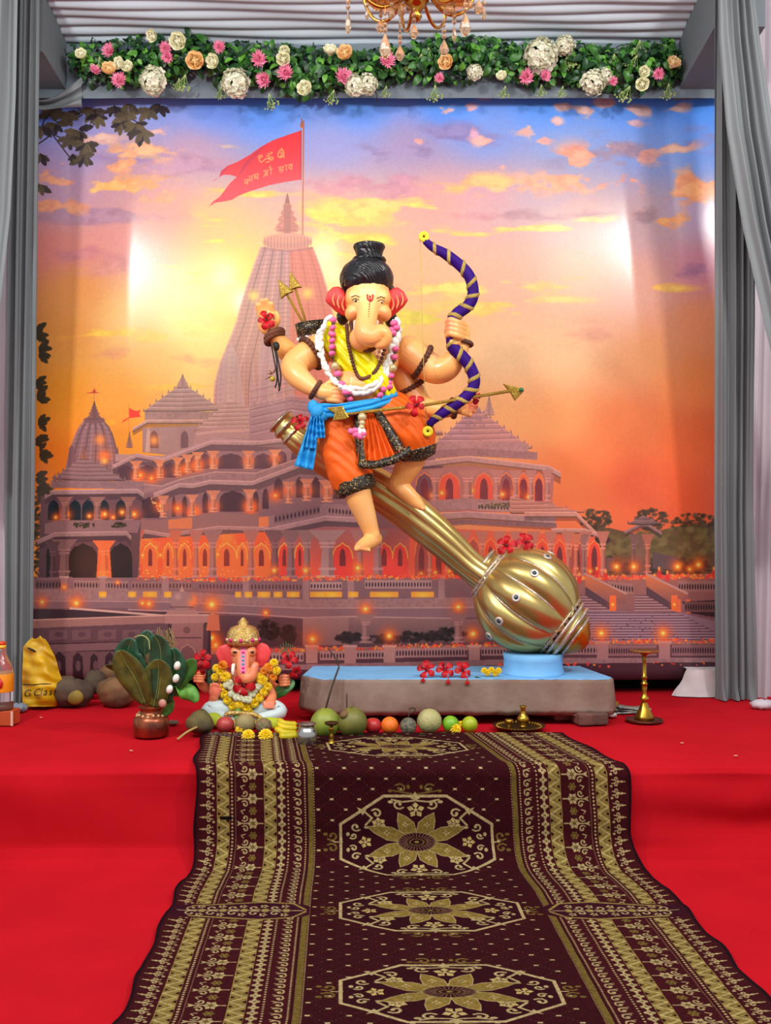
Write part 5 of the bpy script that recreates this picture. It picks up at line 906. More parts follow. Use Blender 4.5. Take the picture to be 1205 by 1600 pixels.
# ---------------------------------------------------------------- flower prototypes (facing +Z) and the flower beam
FR = mat('hibiscus_red', (212, 12, 26), .5, spec=.3, var=.2, vscale=30, col2=(150, 4, 18)); FRD = mat('hibiscus_heart', (110, 4, 18), .5); YS = mat('stamen_yellow', (230, 190, 60), .6); GRN = mat('leaf_green', (58, 116, 40), .4, spec=.5, var=.2, vscale=20, col2=(34, 80, 28)); GRL = mat('leaf_light', (104, 172, 56), .45, var=.2, vscale=20, col2=(56, 110, 36)); GRD = mat('leaf_dark', (32, 76, 38), .4, spec=.5, var=.2, vscale=20, col2=(16, 46, 24))
def ruf(t): return (.18+.95*t)*(1 if t < .8 else 1-.5*(t-.8)/.2)
def hib_petal():
    m = MB(); n = 5; vs = []
    for i in range(n+1):
        t = i/n; wd = .0185*ruf(t)*2.0
        for k in range(5):
            q = (k-2)/2; vs.append((.004+.042*t*(1-.12*q*q), q*wd*.5, .006+.016*math.sin(t*2.2)+.004*math.sin(q*6+t*9)*t-.012*t*t))
    m.add(vs, [(i*5+k, i*5+k+1, i*5+k+6, i*5+k+5) for i in range(n) for k in range(4)]); me = m.mesh('petal'); me.materials.append(FR); return me
HIBP = hib_petal()
m = MB(); m.tube([(0, 0, 0), (.004, 0, .02), (.010, .002, .036), (.018, .004, .046)], [.003, .0026, .0022, .0018], 6)
for k in range(10): a = k*2.4; m.ell((.012+.006*(k/10), .003+.005*math.cos(a), .038+.01*(k/10)+.005*math.sin(a)), .0022, 6, 4)
HIBS = m.mesh('stamen'); HIBS.materials.append(FRD)
m = MB(); m.ell((0, 0, .008), (.009, .009, .006), 10, 6); HIBH = m.mesh('heart'); HIBH.materials.append(FRD)
def hibiscus(pos, nrm, label, s=1.0, group='red hibiscus flowers', seed=0):
    rr = random.Random(seed); t = thing('hibiscus_flower', label, 'flower', pos, group); R = rotz(V(nrm), rr.random()*6)
    for k in range(5): inst('petal', HIBP, t, pos, R @ Matrix.Rotation(k*2*math.pi/5+rr.uniform(-.12, .12), 3, 'Z') @ Matrix.Rotation(rr.uniform(-.25, .2), 3, 'Y'), s*rr.uniform(.9, 1.1))
    inst('stamen', HIBS, t, pos, R, s); inst('heart', HIBH, t, pos, R, s); return t
def marigold_mesh(c1, c2, nm):
    m = MB(); rr = random.Random(4)
    for ring, (nb, til, L_, z) in enumerate(((16, .05, .025, .004), (14, .35, .022, .007), (12, .7, .018, .010), (9, 1.05, .014, .011), (5, 1.35, .012, .012))):
        for k in range(nb): m.petal(L_, .0105, k*2*math.pi/nb+ring*.3+rr.uniform(-.1, .1), til, -.45, 3, .2, .003, z)
    m.ell((0, 0, .002), (.011, .011, .008), 8, 6); me = m.mesh('marigold'); me.materials.append(mat(nm, c1, .6, var=.15, vscale=60, col2=c2)); return me
MG_Y = marigold_mesh((246, 212, 8), (224, 176, 4), 'marigold_yellow'); MG_O = marigold_mesh((240, 150, 6), (216, 110, 4), 'marigold_orange'); MG_W = marigold_mesh((238, 236, 206), (214, 214, 170), 'chrysanthemum_cream')
def rose_mesh(nm, c1, c2):
    m = MB(); rr = random.Random(2)
    for ring, (nb, til, L_, w_, z) in enumerate(((6, .28, .042, .046, 0), (5, .62, .038, .042, .002), (5, .95, .032, .036, .004), (4, 1.2, .028, .028, .006), (3, 1.4, .026, .02, .008))):
        for k in range(nb): m.petal(L_, w_, k*2*math.pi/nb+ring*.6+rr.uniform(-.15, .15), til, .55, 4, .28, .004, z, lambda t: math.sin(math.pi*(.14+.74*t))**.6)
    m.ell((0, 0, .004), (.012, .012, .012), 8, 6); me = m.mesh(nm); me.materials.append(mat(nm, c1, .55, spec=.3, var=.1, vscale=40, col2=c2)); return me
ROSE_C = rose_mesh('rose_cream', (252, 250, 226), (242, 240, 200)); ROSE_P = rose_mesh('rose_peach', (255, 228, 176), (252, 208, 146))
def mum_mesh():
    m = MB(); rr = random.Random(3)
    for ring, (nb, til, L_) in enumerate(((22, -.1, .044), (20, .25, .042), (18, .6, .036), (14, 1.0, .028), (8, 1.35, .02))):
        for k in range(nb): m.petal(L_*rr.uniform(.8, 1.1), .0075, k*2*math.pi/nb+ring*.4+rr.uniform(-.1, .1), til+rr.uniform(-.1, .1), .5, 3, .2, .004, .004)
    me = m.mesh('chrysanthemum'); me.materials.append(mat('chrysanthemum_pink', (250, 168, 196), .55, var=.15, vscale=50, col2=(240, 130, 170))); return me
MUM = mum_mesh()
def hyd_mesh():
    m = MB(); rr = random.Random(5)
    for k in range(46):
        z = 1-(k+.5)/46*1.2; a = k*2.4; r = math.sqrt(max(0, 1-z*z)); c = V((.045*r*math.cos(a), .045*r*math.sin(a), .03*z))*rr.uniform(.85, 1.12); R = rotz(c.normalized() if c.length > 0 else V((0, 0, 1)), rr.random()*3); f = MB()
        for q in range(4): f.petal(.0165, .016, q*math.pi/2, .25, .1, 3, .1, .001)
        m.add([c+R @ V(p) for p in f.v], f.f)
    me = m.mesh('hydrangea'); me.materials.append(mat('hydrangea_white', (232, 230, 210), .6, var=.08, vscale=40, col2=(206, 206, 176))); return me
HYD = hyd_mesh()
def spray_mesh():
    m = MB(); rr = random.Random(6)
    for k in range(7):
        a = rr.uniform(-.9, .9); q = [(0, 0, 0), (.03*math.sin(a), .03, .01), (.06*math.sin(a), .06*math.cos(a), .02)]; m.tube(q, .0012, 5)
        for j in range(4):
            c = V(q[2])*rr.uniform(.6, 1.1)+V((rr.uniform(-.012, .012), rr.uniform(-.012, .012), rr.uniform(0, .012)))
            m.ell(c, .0052, 6, 4)
    me = m.mesh('flower_spray'); me.materials.append(mat('spray_green_white', (190, 200, 140), .6, var=.3, vscale=40, col2=(110, 150, 60))); return me
SPR = spray_mesh()
def leaf_mesh(L_, W_, fold, curl, mt, n=5):
    m = MB(); vs = []
    for i in range(n+1):
        t = i/n; wd = W_*math.sin(math.pi*(t*.93+.05))**.8*.5
        for q in (-1, 0, 1): vs.append((q*wd, L_*t*math.cos(curl*t), -L_*t*math.sin(curl*t)*.8+abs(q)*wd*fold))
    m.add(vs, [(i*3+k, i*3+k+1, i*3+k+4, i*3+k+3) for i in range(n) for k in (0, 1)]); me = m.mesh('leaf'); me.materials.append(mt); return me
LEAVES = [leaf_mesh(.075, .04, .35, .7, GRN), leaf_mesh(.065, .038, .3, .9, GRD), leaf_mesh(.055, .034, .35, .6, GRL), leaf_mesh(.07, .036, .3, .5, GRD), leaf_mesh(.06, .04, .4, .8, GRN)]
GYW = 5.22; gk = D(GYW)
gar = thing('flower_garland', 'long green leaf garland with roses and pink blooms along the beam above the backdrop', 'garland', P(585, 130, GYW))
rr = random.Random(11)
def gtop(px): return np.interp(px, [112, 180, 240, 290, 330, 420, 500, 560, 640, 720, 760, 800, 860, 930, 960, 1000, 1050, 1064], [72, 60, 50, 52, 66, 66, 72, 78, 66, 54, 54, 66, 62, 70, 72, 64, 60, 84])
def gbot(px): return np.interp(px, [112, 140, 180, 260, 300, 360, 420, 480, 520, 600, 650, 700, 760, 800, 860, 930, 1000, 1050, 1064], [112, 128, 132, 128, 112, 134, 134, 150, 140, 128, 120, 132, 116, 128, 128, 136, 140, 132, 118])
def rand_leaf():
    px = rr.uniform(112, 1064); a, b_ = gtop(px), gbot(px); t = rr.random(); py = a+(b_-a)*t; bulge = math.sin(math.pi*t)*.10
    pos = P(px, py, GYW+.07-bulge-rr.uniform(0, .05)); d = V((rr.gauss(0, .55), -1.0+rr.gauss(0, .25), rr.gauss(.25, .5)+(.5-t)*.9)).normalized()
    return pos, rotz(d, rr.random()*6.28), rr.uniform(.7, 1.25)
Mx = [rand_leaf() for _ in range(2100)]
Mx.sort(key=lambda k: k[0].y)
for k, (p, R, s) in enumerate(Mx[:290]): inst('leaf', LEAVES[k % 5], gar, p, R, s)
m = MB()
mats_ = [GRN, GRD, GRL, GRD, GRN]; by = [MB() for _ in range(5)]
for k, (p, R, s) in enumerate(Mx[290:]):
    j = rr.randrange(5); me = LEAVES[j]; by[j].add([p+R @ (v.co*s) for v in me.vertices], [tuple(f.vertices) for f in me.polygons])
fm = MB(); mi = []
for j in range(5): fm.add(by[j].v, by[j].f); mi += [j]*len(by[j].f)
fme = fm.mesh('foliage')
for j in range(5): fme.materials.append(mats_[j])
fme.polygons.foreach_set('material_index', mi); tag(part(gar, 'foliage', fme, None), kind='stuff')
m = MB(); m.tube([P(px, (gtop(px)+gbot(px))/2, GYW+.075) for px in range(116, 1062, 30)], .05, 10, squash=1.1); part(gar, 'backing_roll', m, GRD)
FL = [('rose', ROSE_C, 128, 89, .9), ('chrysanthemum', MUM, 172, 80, .9), ('chrysanthemum', MUM, 148, 111, .75), ('rose', ROSE_P, 171, 113, 1.1), ('rose', ROSE_C, 191, 102, 1.0), ('rose', ROSE_C, 203, 108, .95), ('chrysanthemum', MUM, 187, 127, 1.0), ('hydrangea', HYD, 240, 126, 1.4), ('rose', ROSE_C, 242, 55, .95), ('chrysanthemum', MUM, 258, 76, .8), ('chrysanthemum', MUM, 262, 89, .75), ('rose', ROSE_C, 282, 66, 1.35), ('rose', ROSE_P, 307, 98, 1.4), ('chrysanthemum', MUM, 343, 74, .8), ('rose', ROSE_C, 338, 97, 1.15), ('hydrangea', HYD, 368, 130, 1.45), ('chrysanthemum', MUM, 404, 93, 1.0), ('chrysanthemum', MUM, 414, 125, 1.0), ('rose', ROSE_C, 447, 82, .9), ('rose', ROSE_C, 444, 95, 1.1), ('chrysanthemum', MUM, 447, 115, 1.05), ('rose', ROSE_C, 479, 142, 1.2), ('rose', ROSE_C, 516, 85, 1.05), ('rose', ROSE_P, 541, 88, 1.25), ('chrysanthemum', MUM, 536, 121, 1.1), ('hydrangea', HYD, 555, 134, 1.1), ('hydrangea', HYD, 574, 132, 1.05), ('chrysanthemum', MUM, 605, 97, 1.05), ('rose', ROSE_P, 700, 99, 1.2), ('chrysanthemum', MUM, 687, 123, .65), ('hydrangea', HYD, 742, 113, .8), ('hydrangea', HYD, 846, 87, 1.7), ('hydrangea', HYD, 883, 71, 1.0), ('rose', ROSE_C, 785, 123, .85), ('chrysanthemum', MUM, 822, 120, .95), ('chrysanthemum', MUM, 851, 119, .75), ('hydrangea', HYD, 927, 129, 1.25), ('hydrangea', HYD, 945, 120, .8), ('rose', ROSE_C, 1004, 114, .9), ('rose', ROSE_C, 1004, 133, 1.05), ('chrysanthemum', MUM, 1029, 116, .75), ('rose', ROSE_P, 1049, 104, 1.1), ('chrysanthemum', MUM, 958, 128, .6)]
LB = {id(ROSE_C): 'cream rose', id(ROSE_P): 'peach rose', id(MUM): 'pink chrysanthemum', id(HYD): 'white hydrangea head'}
for nm, me, px, py, s in FL:
    o = inst(nm, me, gar, P(px, py, GYW-.09), rotz(V((rr.gauss(0, .25), -1, rr.gauss(-.05, .25))), rr.random()*6), s*1.2); o['label'] = LB[id(me)]
for px, py in ((280, 128), (290, 122), (345, 142), (420, 152), (522, 146), (604, 140), (680, 138), (642, 100), (670, 80), (790, 140), (846, 138), (880, 140), (886, 92), (905, 90), (960, 90), (996, 92), (985, 140), (1045, 136), (1000, 68), (155, 94), (660, 88)): inst('flower_spray', SPR, gar, P(px, py-6, GYW-.06), Matrix.Rotation(rr.uniform(-.5, .5), 3, 'Y') @ Matrix.Rotation(-math.pi/2, 3, 'X'), rr.uniform(.9, 1.4))
m = MB()
q = catmull([P(585, 138, 5.24), P(589, 150, 5.24), P(588, 160, 5.25)], 4); m.tube(q, .003, 6); part(gar, 'twig', m, mat('twig_brown', (74, 54, 36), .8))
# ---------------------------------------------------------------- pedestal, chandelier, things on the stage
CLAY = mat('grey_brown_clay', (126, 102, 90), .85, spec=.2, var=.14, vscale=5, col2=(150, 130, 116), bump=.35, bscale=24); SKYB = mat('sky_blue_paint', (120, 186, 238), .7, var=.07, vscale=4, bump=.1, bscale=40)
ped = thing('pedestal', 'long grey clay slab with a sky blue top that carries the golden mace', 'pedestal', G(715, 1128))
FY, BYp = 4.33, 4.86
zt = P(700, 1062, FY).z; zb = .482
outline = [(P(503, 1064, FY).x, FY), (P(953, 1064, FY).x, FY), (P(957, 1064, FY).x+.02, FY+.06), (P(908, 1042, BYp).x, BYp), (P(487, 1044, BYp).x, BYp), (P(480, 1050, FY+.2).x-.03, FY+.16)]
def ring(z, k=0, jit=0, seed=0):
    r2 = random.Random(seed); o = []
    n = len(outline)
    for i in range(n):
        a, b_ = outline[i], outline[(i+1) % n]; c = max(2, int(math.hypot(b_[0]-a[0], b_[1]-a[1])/.04))
        for j in range(c):
            t = j/c; x = a[0]+(b_[0]-a[0])*t; y = a[1]+(b_[1]-a[1])*t; cx, cy = .2, 4.55; d = math.hypot(x-cx, y-cy)
            o.append((x+(x-cx)/d*k+r2.uniform(-jit, jit), y+(y-cy)/d*k+r2.uniform(-jit, jit), z+r2.uniform(-jit, jit)))
    return o
rings = [ring(zb+.012, -.03, .006, 1), ring(zb, .004, .004, 2), ring(zb+.03, .016, .003, 3), ring(zb+.10, .008, .002, 4), ring(zt-.02, .002, .001, 5), ring(zt, -.004, .001, 6)]
n = len(rings[0]); m = MB(); m.add([p for r_ in rings for p in r_], [(i*n+k, i*n+(k+1) % n, (i+1)*n+(k+1) % n, (i+1)*n+k) for i in range(len(rings)-1) for k in range(n)]+[tuple(range(n-1, -1, -1)), tuple((len(rings)-1)*n+k for k in range(n))]); part(ped, 'slab', m, CLAY, True)
m = MB(); a = ring(zt-.001, -.008, .002, 7); b_ = ring(zt+.004, -.012, .001, 8); m.add(a+b_, [(k, (k+1) % n, n+(k+1) % n, n+k) for k in range(n)]+[tuple(n+k for k in range(n))]); part(ped, 'painted_top', m, SKYB, False, 'sky blue painted top')
c = P(833, 1048, 4.55); c.z = zt+.003
m = MB(); m.lathe(c, [(.185, -.002), (.175, .012), (.166, .04), (.165, .08), (.172, .115), (.15, .118)], 40, f=lambda th, t: 1+.02*math.sin(th*3)+.012*math.sin(th*7+t*4)); part(ped, 'support_block', m, SKYB, True, 'sky blue block under the mace head')
BRK = mat('broken_brick', (120, 78, 66), .9, var=.2, vscale=9, col2=(84, 58, 52), bump=.7, bscale=30); BRK2 = mat('red_brick', (164, 86, 66), .9, var=.2, vscale=9, bump=.7, bscale=30)
for px, Y, d, mt, lab in ((921, 4.36, (.17, .14, .066), BRK, 'dark broken brick under the right front corner of the grey slab'), (880, 4.48, (.13, .1, .05), BRK2, 'reddish brick under the grey slab beside the dark corner brick'), (520, 4.5, (.2, .14, .05), BRK, 'brick under the left end of the grey slab'), (700, 4.66, (.24, .12, .05), BRK2, 'brick under the middle of the grey slab')):
    z = .43+d[2]/2+.001; m = MB(); r2 = random.Random(px); m.box(P(px, 1130, Y).xy.to_3d()+V((0, 0, z)), d, Matrix.Rotation(r2.uniform(-.2, .2), 3, 'Z')); me = m.mesh('brick', False)
    bb = bmesh.new() if False else None
    o = solo('brick', me, mt, lab, 'brick', 'bricks under the slab', edge=.012)
# chandelier (lower half in view)
AMB = mat('amber_glass', (240, 186, 112), .05, spec=.8, trans=.75, var=.1, coat=.4); BRS = mat('chandelier_brass', (204, 140, 58), .18, .95, var=.05); CUT = mat('cut_crystal', (248, 214, 170), .03, spec=.9, trans=.8, coat=.6)
CY = 2.4; cc = P(651, 2, CY); ch = thing('chandelier', 'brass chandelier with curling arms and amber crystal drops at the top of the view', 'chandelier', cc+V((0, 0, -.2)))
m = MB(); m.lathe(cc, [(0, -.075), (.012, -.07), (.02, -.055), (.012, -.04), (.03, -.02), (.045, .0), (.03, .03), (.022, .08), (.03, .15), (.02, .3), (.012, .55), (.012, 1.25)], 24); part(ch, 'stem', m, BRS)
drop_px = []
for k in range(8):
    a = k*math.pi/4+.22; dx, dy = math.cos(a), math.sin(a); rad = .235
    q = catmull([cc+V((dx*r, dy*r*1.0, z)) for r, z in ((.02, .09), (.06, .01), (.12, -.035), (.18, -.015), (.22, .05), (rad, .11))], 7); m = MB(); m.tube(q, .0062, 8); arm = part(ch, 'arm', m, BRS)
    e = V(q[-1]); m = MB(); m.lathe(e, [(0, -.02), (.014, -.012), (.05, .008), (.062, .022), (.058, .024), (.03, .012), (.014, .01), (.014, .1), (0, .1)], 20); part(arm, 'drip_pan', m, AMB)
    m = MB(); m.lathe(e+V((0, 0, .03)), [(.012, 0), (.012, .09), (0, .09)], 12); part(arm, 'candle_sleeve', m, BRS)
m = MB(); m.lathe(P(602, -2, CY), [(0, -.03), (.05, -.024), (.075, 0), (.08, .02), (.07, .02)], 24); part(ch, 'bowl', m, AMB, True, 'amber glass bowl'); m = MB(); m.lathe(P(707, -4, CY), [(0, -.03), (.05, -.024), (.07, 0), (.075, .02), (.065, .02)], 24); part(ch, 'bowl', m, AMB, True, 'amber glass bowl')
def drop(px, py, h, w_, Y=CY):                 # bottom point of a facetted drop on its bead string
    t = P(px, py, Y); m = MB(); m.lathe(t, [(0, 0), (w_*.55, h*.1), (w_, h*.32), (w_*.8, h*.58), (w_*.3, h*.88), (.0015, h)], 8); d = part(ch, 'crystal_drop', m, CUT, False); top = t+V((0, 0, h)); L_ = max(.03, cc.z+.01-top.z); nb = max(1, int(L_/.02)); m = MB()
    m.tube([top, top+V((0, 0, L_))], .0012, 5); part(d, 'wire', m, BRS)
    for j in range(min(nb, 4)): m = MB(); m.ell(top+V((0, 0, .012+j*.019)), .0085 if j < 2 else .006, 8, 6); part(d, 'crystal_bead', m, CUT)
for px, py, h, w_ in ((544, 54, .085, .011), (574, 31, .04, .009), (595, 52, .052, .018), (602, 93, .092, .021), (625, 95, .055, .018), (647, 61, .055, .017), (694, 88, .058, .018), (710, 66, .06, .009), (727, 58, .085, .021), (627, 27, .05, .016), (700, 22, .03, .018), (748, 22, .05, .017), (756, 32, .05, .009), (640, 20, .04, .014), (612, 30, .04, .014), (735, 14, .03, .012)): drop(px, py, h, w_, CY+random.uniform(-.05, .05))
for px, py, r in ((725, 50, .009), (647, 21, .009)): pass
# ---- red hibiscus blossoms, each its own
def onS(px, py, off=.012): return S(px, py, surf(px, py, .05)+off)
hibiscus(onS(416, 501, .006), (.1, -1, .1), 'red hibiscus lying in the raised open palm of the tall statue', 1.2, seed=1)
hibiscus(S(650, 634, .27), (-.1, -1, .15), 'red hibiscus tied at the long arrow, right of the orange waist', 1.25, seed=2)
hibiscus(S(738, 618, .10), (.3, -1, .1), 'red hibiscus behind the lower curve of the purple bow', 1.15, seed=3)
hibiscus(S(470, 661, .06), (-.3, -1, .3), 'red hibiscus beside the blue sash on the upper end of the mace', 1.15, seed=4)
hibiscus(Mp(792, 853, .05), (-.2, -.9, .4), 'left red hibiscus of the two on top of the mace head', 1.3, seed=5); hibiscus(Mp(820, 848, .03), (.3, -.9, .4), 'right red hibiscus of the two on top of the mace head', 1.25, seed=6)
for px, py, n_, lab in ((668, 1048, (-.3, -.8, .5), 'leftmost of three red hibiscus on the blue slab top'), (695, 1048, (0, -.85, .5), 'middle one of three red hibiscus on the blue slab top'), (722, 1049, (.3, -.8, .5), 'rightmost of three red hibiscus on the blue slab top')):
    p = P(px, py, 4.40); p.z = max(p.z, zt+.035); hibiscus(p, n_, lab, 1.2, seed=px)
for px, py in ((661, 1063), (700, 1066), (730, 1067)):
    m = MB(); p = P(px, py, 4.325); m.tube([p+V((0, -.002, .03)), p+V((.002, -.006, .012)), p], [.003, .003, .002], 6)
    for k in range(5): a = k*1.25; m.ell(p+V((.007*math.cos(a), -.006, .006*math.sin(a))), .006, 8, 6)
    solo('flower_stamen', m, FR, {661: 'red stamen tip over the slab edge below the leftmost hibiscus', 700: 'red stamen tip over the slab edge below the middle hibiscus', 730: 'red stamen tip over the slab edge below the rightmost hibiscus'}[px], 'flower', 'hanging stamen tips')
for i, (px, py) in enumerate(((757, 1047), (768, 1046), (779, 1047), (762, 1050), (774, 1051))):
    p = P(px, py, 4.42); p.z = max(p.z-.004, zt+.014); o = inst('marigold', MG_Y, None, p, rotz(V((random.uniform(-.3, .3), -.7, .7)), i), .75); tag(o, ('first small yellow marigold left in the back row beside the blue block', 'middle small yellow marigold in the back row beside the blue block', 'small yellow marigold in the back row touching the blue block', 'left small yellow marigold in the front row on the blue slab', 'right small yellow marigold in the front row on the blue slab')[i], 'flower', 'yellow marigolds on the slab')
m = MB(); p = P(742, 1053, 4.38); p.z = zt+.006; m.add([p+Matrix.Rotation(-1.2, 3, 'Z') @ v.co*.9 for v in LEAVES[0].vertices], [tuple(f.vertices) for f in LEAVES[0].polygons]); solo('leaf', m, GRN, 'small green leaf between the hibiscus and marigolds on the slab', 'leaf')
# ---- garlands worn by the tall statue
BUD = mat('jasmine_white', (236, 236, 226), .5, var=.06, vscale=30); PNK = mat('pink_bud', (236, 116, 166), .5, var=.12, vscale=30, col2=(214, 78, 136)); SEP = mat('bud_green', (92, 84, 70), .6)
m = MB(); m.ell((0, 0, 0), (.0135, .0115, .024), 10, 8, f=lambda th, ph: 1-.25*math.cos(ph)); BUDM = m.mesh('bud'); BUDM.materials.append(BUD)
m = MB(); m.ell((0, 0, 0), (.021, .019, .016), 12, 8, f=lambda th, ph: 1+.08*math.sin(th*6)); PBM = m.mesh('pink_bloom'); PBM.materials.append(PNK)
m = MB(); m.ell((0, 0, 0), (.012, .012, .008), 8, 6); SPM = m.mesh('sepal'); SPM.materials.append(SEP)
m = MB(); m.ell((0, 0, 0), .019, 12, 8); PRM = m.mesh('bead'); PRM.materials.append(mat('gold_pearl', (226, 204, 150), .15, .3))
g1 = thing('flower_garland', 'white bud garland hanging round the neck of the tall statue', 'garland', S(570, 606, .24)); g2 = thing('flower_garland', 'pink bloom garland hanging round the neck of the tall statue', 'garland', S(570, 630, .26))
def dpt(px, py): return max(surf(px, py, .1), .115)+.028
rr = random.Random(21)
for path, n_ in (([(512, 498), (502, 516), (500, 540), (508, 570), (520, 590), (540, 604), (562, 607), (582, 602), (598, 585), (604, 570), (612, 545), (618, 520), (616, 502)] , 50), ([(508, 505), (497, 530), (505, 565), (516, 590), (535, 606), (560, 614), (582, 608), (600, 590), (612, 560), (622, 525), (620, 500)], 44)):
    q = catmull([(x, y, dpt(x, y)) for x, y in path], 14); cum = np.concatenate([[0], np.cumsum(np.hypot(*np.diff(q[:, :2], axis=0).T))]); m = MB(); m.tube([S(*p) for p in q], .004, 6); part(g1, 'string', m, BUD)
    for s_ in np.linspace(0, cum[-1], n_):
        i = min(int(np.searchsorted(cum, s_)), len(q)-1); a = q[max(i-1, 0)]; b_ = q[min(i+1, len(q)-1)]; d = nz(np.array(S(*b_))-np.array(S(*a)))+np.array((rr.uniform(-.5, .5), -.35, rr.uniform(-.4, .4))); inst('bud', BUDM, g1, S(q[i][0]+rr.uniform(-2.4, 2.4), q[i][1]+rr.uniform(-1.6, 1.6), q[i][2]+rr.uniform(.0, .012)), rotz(V(d).normalized()), rr.uniform(.85, 1.15))
pk = [(521, 500), (520, 512), (519, 522), (519, 532), (519, 542), (519, 552), None, (528, 584), (534, 600), (540, 613), (547, 623), (554, 632), (566, 640), (578, 632), (587, 625), (594, 617), (599, 608), (608, 598), (611, 587), (616, 558), (618, 545), (614, 520), (620, 512), (616, 505), (612, 515), (545, 612), (608, 604)]
for p in pk:
    if not p: continue
    d = dpt(*p)+.014; inst('pink_bloom', PBM, g2, S(*p, d), rotz(V((rr.uniform(-.4, .4), -.6, .6))), rr.uniform(.85, 1.1)); inst('sepal', SPM, g2, S(p[0], p[1]+5.5, d-.004))
m = MB(); q = catmull([S(*p, dpt(*p)-.006) for p in [(521, 497), (519, 530), (522, 568), (534, 600), (554, 632), (570, 642), (590, 625), (608, 600), (616, 560), (618, 500)]], 8); m.tube(q, .004, 6); part(g2, 'string', m, SEP)
for p in ((524, 572), (614, 575)): inst('bead', PRM, g2, S(*p, dpt(*p)+.018), None, 1.2)
ps = [(566, 652, .265), (566, 661, .27), (565, 668, .275)]
for p in ps: inst('bead', PRM, g2, S(*p), None, .9 if p[1] > 655 else 1.25)
for px, py in ((563, 672), (568, 675)): inst('bud', BUDM, g2, S(px, py, .28), None, 1.1)
for px, py in ((549, 674), (556, 679), (563, 682), (555, 673), (567, 678)): inst('pink_bloom', PBM, g2, S(px, py, .28), rotz(V((rr.uniform(-.5, .5), -1, 0))), .95)
# black cord and dried pendant tied at the raised wrist
cd = thing('wrist_cord', 'black cord with a dried yellow berry hanging from the raised wrist', 'cord', S(435, 612, 0)); BKC = mat('black_cord', (22, 20, 22), .6)
for pts in ([(427, 535), (432, 560), (434, 585), (437, 610)], [(424, 538), (429, 565), (433, 590), (430, 606)], [(430, 538), (436, 570), (439, 590), (436, 611)]): m = MB(); m.tube(catmull([S(a, b_, .03) for a, b_ in pts], 6), .0045, 6); part(cd, 'strand', m, BKC)
m = MB(); E(m, 432, 541, .03, 5, 7, .02); part(cd, 'knot', m, BKC); m = MB(); E(m, 426, 592, .04, 4.2, 4.2, .016); part(cd, 'berry', m, mat('berry_yellow', (190, 168, 44), .4))
for a, b_ in (((426, 584), (420, 578)), ((424, 588), (414, 593)), ((428, 582), (430, 575)), ((424, 584), (417, 584))): m = MB(); m.tube([S(*a, .04), S(*b_, .045)], [.006, .001], 6); part(cd, 'dry_sepal', m, mat('dry_brown', (122, 70, 34), .7))
# ---------------------------------------------------------------- the small seated statue and the offerings round it
ZS = .43
sY = 4.42; sk = D(sY)
def Q(px, py, d=0): return P(px, py, sY-d)
sm = thing('deity_statuette', 'small seated elephant-headed deity statue with gold crown and white dhoti among the fruit', 'statue', (Q(382, 1130).x, sY, ZS))
def T2(mb, pts, n=12, k_=4):
    q = catmull([(*Q(a, b_, d), r*sk) for a, b_, d, r in pts], k_); mb.tube(q[:, :3], q[:, 3], n); mb.ell(q[0, :3], q[0, 3], 10, 8); mb.ell(q[-1, :3], q[-1, 3], 10, 8)
def E2(mb, px, py, d, rx, ry, rd): mb.ell(Q(px, py, d), (rx*sk, rd, ry*sk), 16, 12)
b = MB()
E2(b, 382, 1066, 0, 27, 26, .085); E2(b, 382, 1088, .02, 29, 24, .1); E2(b, 381, 1026, .03, 20, 24, .07); E2(b, 369, 1018, .06, 9, 9, .04); E2(b, 392, 1018, .06, 9, 9, .04); E2(b, 352, 1058, 0, 12, 12, .045); E2(b, 412, 1058, 0, 12, 12, .045)
T2(b, [(381, 1022, .07, 10), (380, 1036, .10, 10), (380, 1050, .12, 10), (384, 1060, .13, 9.5), (393, 1056, .13, 8.5), (397, 1046, .125, 7), (399, 1040, .12, 6)])
T2(b, [(352, 1062, .0, 9), (334, 1072, -.02, 8.5), (322, 1075, 0, 8), (313, 1066, .02, 7), (312, 1058, .03, 6.5)]); E2(b, 313, 1056, .03, 9, 8, .03)
T2(b, [(350, 1064, .03, 9), (340, 1082, .06, 8.5), (334, 1095, .09, 7.5), (335, 1088, .11, 7)]); E2(b, 336, 1080, .115, 9.5, 12, .022)
for k in range(4): T2(b, [(329+k*4.4, 1076, .125, 2.1), (329.5+k*4.2, 1067+abs(k-1.3)*2, .13, 2.0)], 8, 3)
T2(b, [(343, 1084, .125, 2.1), (345, 1077, .135, 1.8)], 8, 3)
T2(b, [(414, 1062, .0, 9), (430, 1076, -.02, 8.5), (440, 1074, 0, 8), (445, 1066, .02, 7)]); E2(b, 444, 1062, .03, 9.5, 9, .03)
for k in range(4): T2(b, [(452, 1056+k*4.6, .04, 2.2), (446, 1056.5+k*4.6, .07, 2.3), (438, 1057+k*4.6, .06, 2.0)], 8, 3)
for k in range(4): T2(b, [(304, 1051+k*4.4, .03, 2.1), (310, 1051.5+k*4.4, .07, 2.3), (318, 1052+k*4.4, .06, 2.0)], 8, 3)
T2(b, [(412, 1066, .04, 9), (424, 1086, .07, 8.5), (422, 1098, .12, 7.5)]); E2(b, 421, 1099, .13, 11, 6, .032)
for k in range(4): T2(b, [(413+k*4.6, 1098, .155, 2.2), (414+k*4.4, 1106, .165, 1.9)], 8, 3)
bme2 = remesh(b, .0034, 2, 'body'); o3 = (V(Q(380, 1035, .1)),)
